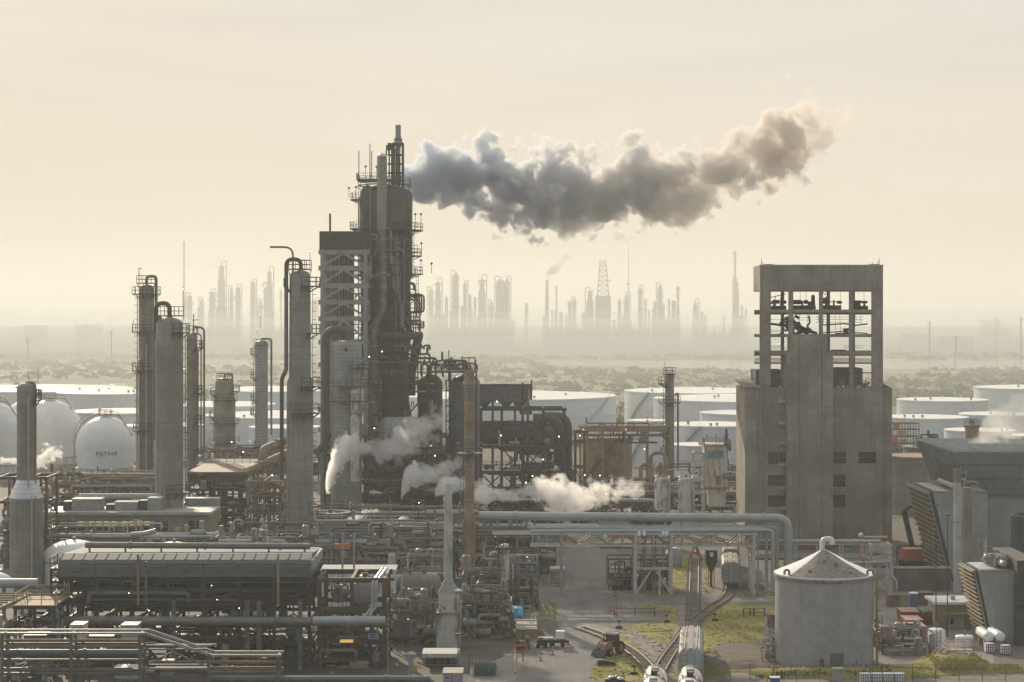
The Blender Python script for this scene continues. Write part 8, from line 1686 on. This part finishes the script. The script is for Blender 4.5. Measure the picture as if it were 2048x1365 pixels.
t = thing('pipe_manifold', 'white valve manifold standing behind the cooler roof', 'manifold', (PX(525, 348), 348, 0)); clutter(t, PX(508, 348), PX(545, 348), 347, 349, PZ(1100, 348), PZ(1060, 348), 24, 515, ('steel_white', 'pipe_pale', 'white_paint'), .1, .24)
t = thing('equipment_shed', 'long white flat-roofed shed behind the drum frame', 'shed', (PX(718, 305), 305, 0)); MB().box(PX(644, 305), PX(791, 305), 304, 309, 0, PZ(1140, 305)).build('wall', 'white_paint', t, False); MB().box(PX(642, 305), PX(793, 305), 303.7, 309.3, PZ(1140, 305) + .004, PZ(1137, 305)).build('roof', 'white_roof', t, False)
k = MB()
for i in range(11): x = PX(650, 305) + i * 1.1; k.box(x - .06, x + .06, 303.9, 303.996, 0, PZ(1141, 305))
k.build('panel_seam', 'steel_pale', t, False); MB().box(PX(645, 305), PX(790, 305), 303.9, 303.997, PZ(1160, 305), PZ(1155, 305)).build('window_band', 'dark_steel', t, False)
for p in (685, 708): MB().box(PX(p, 300) - .14, PX(p, 300) + .14, 299.9, 300.2, 0, PZ(1068, 300)).build('mast', 'pipe_pale', t, False)
t = thing('red_cabinet', 'orange-red cabinet on the crowded rack by the grey column', 'cabinet', (PX(684, 347), 347, 0)); MB().box(PX(668, 347), PX(700, 347), 346.5, 348, PZ(1098, 347), PZ(1088, 347)).build('body', 'orange', t, False); MB().box(PX(668, 347), PX(669.5, 347), 346.6, 346.8, 0, PZ(1098, 347)).build('leg', 'rust', t, False)
t = thing('equipment_shelter', 'tan corrugated container wall with junk on its roof beside the road', 'container', (PX(1053, 292), 292, 0)); MB().box(PX(1032, 292), PX(1074, 292), 290, 300, 0, PZ(1255, 292)).build('body', 'tan', t, False)
k = MB()
for i in range(12): x = PX(1033, 292) + i * .27; k.box(x - .05, x + .05, 289.9, 289.996, .1, PZ(1256, 292))
for i in range(22): y = 290.3 + i * .44; k.box(PX(1074, 292) + .004, PX(1074, 292) + .09, y - .08, y + .08, .1, PZ(1256, 292))
k.build('rib', 'rust_pale', t, False)
for z in (1254, 1248, 1242): MB().box(PX(1030, 292), PX(1074, 292), 290 + (1254 - z) * .25, 290.4 + (1254 - z) * .25, PZ(z + 3, 292), PZ(z, 292)).build('roof_plank', 'steel_white', t, False)
t = thing('ladder_stand', 'pale ladder leaning on the tan container roof', 'ladder', (PX(1063, 296), 296, PZ(1255, 292)));  
for q in (0, .55): MB().bar((PX(1058, 296) + q, 294, PZ(1252, 294)), (PX(1066, 296) + q, 296, PZ(1226, 296)), .12).build('stile', 'steel_white', t, False)
k = MB()
for i in range(9): f = (i + .5) / 9; k.bar((PX(1058, 296) + (PX(1066, 296) - PX(1058, 296)) * f, 294 + 2 * f, PZ(1252, 294) + (PZ(1226, 296) - PZ(1252, 294)) * f), (PX(1058, 296) + (PX(1066, 296) - PX(1058, 296)) * f + .55, 294 + 2 * f, PZ(1252, 294) + (PZ(1226, 296) - PZ(1252, 294)) * f), .08)
k.build('rung', 'steel_white', t, False)
t = thing('tarpaulin', 'bright blue tarpaulin draped over frames beside the white column', 'tarpaulin', (PX(1034, 302), 302, 0)); k = MB(); n = 8; r0 = random.Random(6); vs = []
for i in range(n + 1):
    for j, (fy, fz) in enumerate(((300.6, 1238), (300.6, 1226), (301.5, 1215), (303, 1213), (304, 1218))):
        vs.append((PX(1020 + 26 * i / n, 302), fy + r0.uniform(-.12, .12), PZ(fz + (3 if i in (0, 1) else 0) * 0 + 5 * (i / n) ** 2 + r0.uniform(-1.6, 1.6), 302)))
k.add(vs, [(i * 5 + j, i * 5 + 5 + j, i * 5 + 6 + j, i * 5 + 1 + j) for i in range(n) for j in range(4)]); k.build('sheet', 'teal', t); MB().box(PX(1020, 302), PX(1046, 302), 300.8, 303.8, 0, PZ(1240, 302)).build('frame', 'steel', t, False)
# gas bottles in a pen
t0 = thing('gas_bottle', 'dark green gas bottle in the packed pen at the bottom edge', 'gas bottle', (PX(950, 262), 261, 0), 'gas bottles in the pen'); x = PX(950, 262)
MB().lathe(x, 261, [(.17, 0), (.17, 1.35), (.08, 1.55), (.05, 1.7)], 10).build('cylinder', 'cyl_green', t0); MB().box(x - .08, x + .08, 260.95, 261.05, 1.7, 1.8).build('valve', 'steel_pale', t0, False)
for i in range(23): copy_tree(t0, (PX(950, 262) + (i + 1) % 8 * .38, 261 + (i + 1) // 8 * .7, 0))
t = thing('bottle_pen', 'low steel pen railing round the green gas bottles', 'railing', (PX(972, 262), 262, 0))
for z in (.6, 1.2): MB().box(PX(945, 262), PX(996, 262), 260.4, 260.46, z, z + .06).build('rail', 'steel', t, False)
for p in (945, 970, 996): MB().box(PX(p, 262) - .04, PX(p, 262) + .04, 260.38, 260.48, 0, 1.4).build('post', 'steel', t, False)
t = thing('cabin', 'cream flat-topped cabin with blue notice at the bottom edge', 'cabin', (PX(909, 250), 250, 0)); z = PZ(1348, 249); MB().box(PX(886, 249), PX(925, 249), 249, 252.6, 0, z).build('wall', 'roof_pale', t, False); MB().box(PX(885, 249), PX(926, 249), 248.9, 252.8, z + .004, z + .12).build('roof', 'concrete_pale', t, False); MB().box(PX(890, 249), PX(900, 249), 248.95, 248.997, z - .95, z - .25).build('notice', 'steel_white', t, False); MB().box(PX(891, 249), PX(899, 249), 248.92, 248.946, z - .65, z - .35).build('blue_mark', 'blue', t, False); MB().box(PX(904, 249), PX(905, 249), 248.95, 248.997, 0, z - .1).build('door_edge', 'steel', t, False)
t = thing('vent_mushroom', 'grey mushroom vent pipe rising at the bottom edge', 'vent', (PX(822, 258), 258, 0)); MB().cyl((PX(822, 258), 258, 0), (PX(822, 258), 258, PZ(1318, 258)), .32, None, 12).build('pipe', 'steel_pale', t); MB().lathe(PX(822, 258), 258, [(.62, PZ(1318, 258)), (.68, PZ(1308, 258)), (.3, PZ(1304, 258))], 14).build('cap', 'steel_pale', t)
t = thing('canopy_shed', 'white canopy roof over dark gridded doors below the furnace', 'shed', (PX(880, 268), 268, 0)); MB().box(PX(845, 268), PX(918, 268), 266.5, 271, PZ(1312, 268), PZ(1304, 268)).build('roof', 'steel_white', t, False); MB().box(PX(848, 268), PX(915, 268), 268.5, 270.8, 0, PZ(1312, 268)).build('wall', 'steel_pale', t, False)
for i in range(5): p = 852 + i * 13; MB().box(PX(p, 268), PX(p + 10, 268), 268.42, 268.496, .2, PZ(1316, 268)).build('door', 'dark_steel' if i % 2 else 'steel', t, False)
tag(MB().lathe(PX(830, 264), 264, [(.3, 0), (.3, .9), (.02, .9)], 14).build('drum_barrel', 'yellow', None), 'yellow steel barrel beside the canopy shed', 'barrel')
pole('tall thin pole before the furnace wall', 916, 258, 1268, 'steel', .08); pole('tall thin pole just past the furnace', 938, 262, 1212, 'steel', .07); pole('tall thin pole by the drum frame corner', 776, 262, 1210, 'steel_pale', .06); pole('short pole with lamp by the gas bottles', 1046, 272, 1260, 'dark_steel', .06); pole('grey pole at the road side near the tan skip', 1066, 316, 1160, 'steel', .12)
t = thing('red_pump_set', 'red pump set lying on the pavement by the tan container', 'pump', (PX(1045, 281), 281, 0)); clutter(t, PX(1030, 281), PX(1060, 281), 279, 283, 0, 1.0, 12, 531, ('red', 'orange', 'black', 'brown_steel'), .06, .16)
tag(MB().box(PX(1030, 268) - .1, PX(1030, 268) + .1, 262, 280, .02, .25).build('kerb', 'tan', None, False), 'tan kerb edging the pavement beside the road', 'kerb')
# trees behind the big pale pipe
mat('crown', (.030, .034, .018), .9, var=.4, scale=.4, col2=(.055, .06, .028))
def tree(label, px, D, h, w, seed):
    r0 = random.Random(seed); x = PX(px, D); t = thing('tree', label, 'tree', (x, D, 0), 'dark trees behind the big pale pipe'); k = MB().tube([(x, D, 0), (x + .2, D, h * .4), (x, D, h * .7)], [.3, .12], 7, .5)
    for i in range(4): a = r0.uniform(0, 6.28); k.tube([(x + .1, D, h * .35), (x + math.cos(a) * w * .35, D + math.sin(a) * w * .3, h * .7)], [.12, .05], 5)
    k.build('trunk', 'bark', t); k = MB()
    cl = [(r0.gauss(0, w * .28), r0.gauss(0, w * .25), h * r0.uniform(.38, .92)) for _ in range(14)]
    for i in range(620):
        c = r0.choice(cl); q = w * .17; px_ = x + c[0] + r0.gauss(0, q); py_ = D + c[1] + r0.gauss(0, q); pz = c[2] + r0.gauss(0, q * .8); s_ = r0.uniform(.14, .34); a = r0.uniform(0, 3.14); e = r0.uniform(-.5, .5)
        k.add([(px_ - math.cos(a) * s_, py_ - math.sin(a) * s_, pz - s_ * .4), (px_ + math.cos(a) * s_, py_ + math.sin(a) * s_, pz - s_ * .3 + e * s_), (px_ + math.cos(a + .8) * s_ * .5, py_, pz + s_)], [(0, 1, 2)])
    k.build('crown', 'crown', t, False)
for i, (px, h, w) in enumerate(((972, 6.5, 6), (1008, 6, 6), (1042, 6.8, 6.5), (1080, 6.2, 6), (1118, 5.5, 5.5), (1160, 5, 5), (1278, 5.6, 5.5), (1300, 5, 5))):
    tree(('dark tree beside the rusty slim stack behind the pipe', 'second dark tree from the rusty slim stack', 'tallest dark tree in the row behind the pipe', 'dark tree just before the thickest steam', 'dark tree within the thickest steam', 'small dark tree at the thin end of the steam', 'lone dark tree near the white silos', 'smaller dark tree tucked against the white silo')[i], px, 424, h, w, 600 + i)
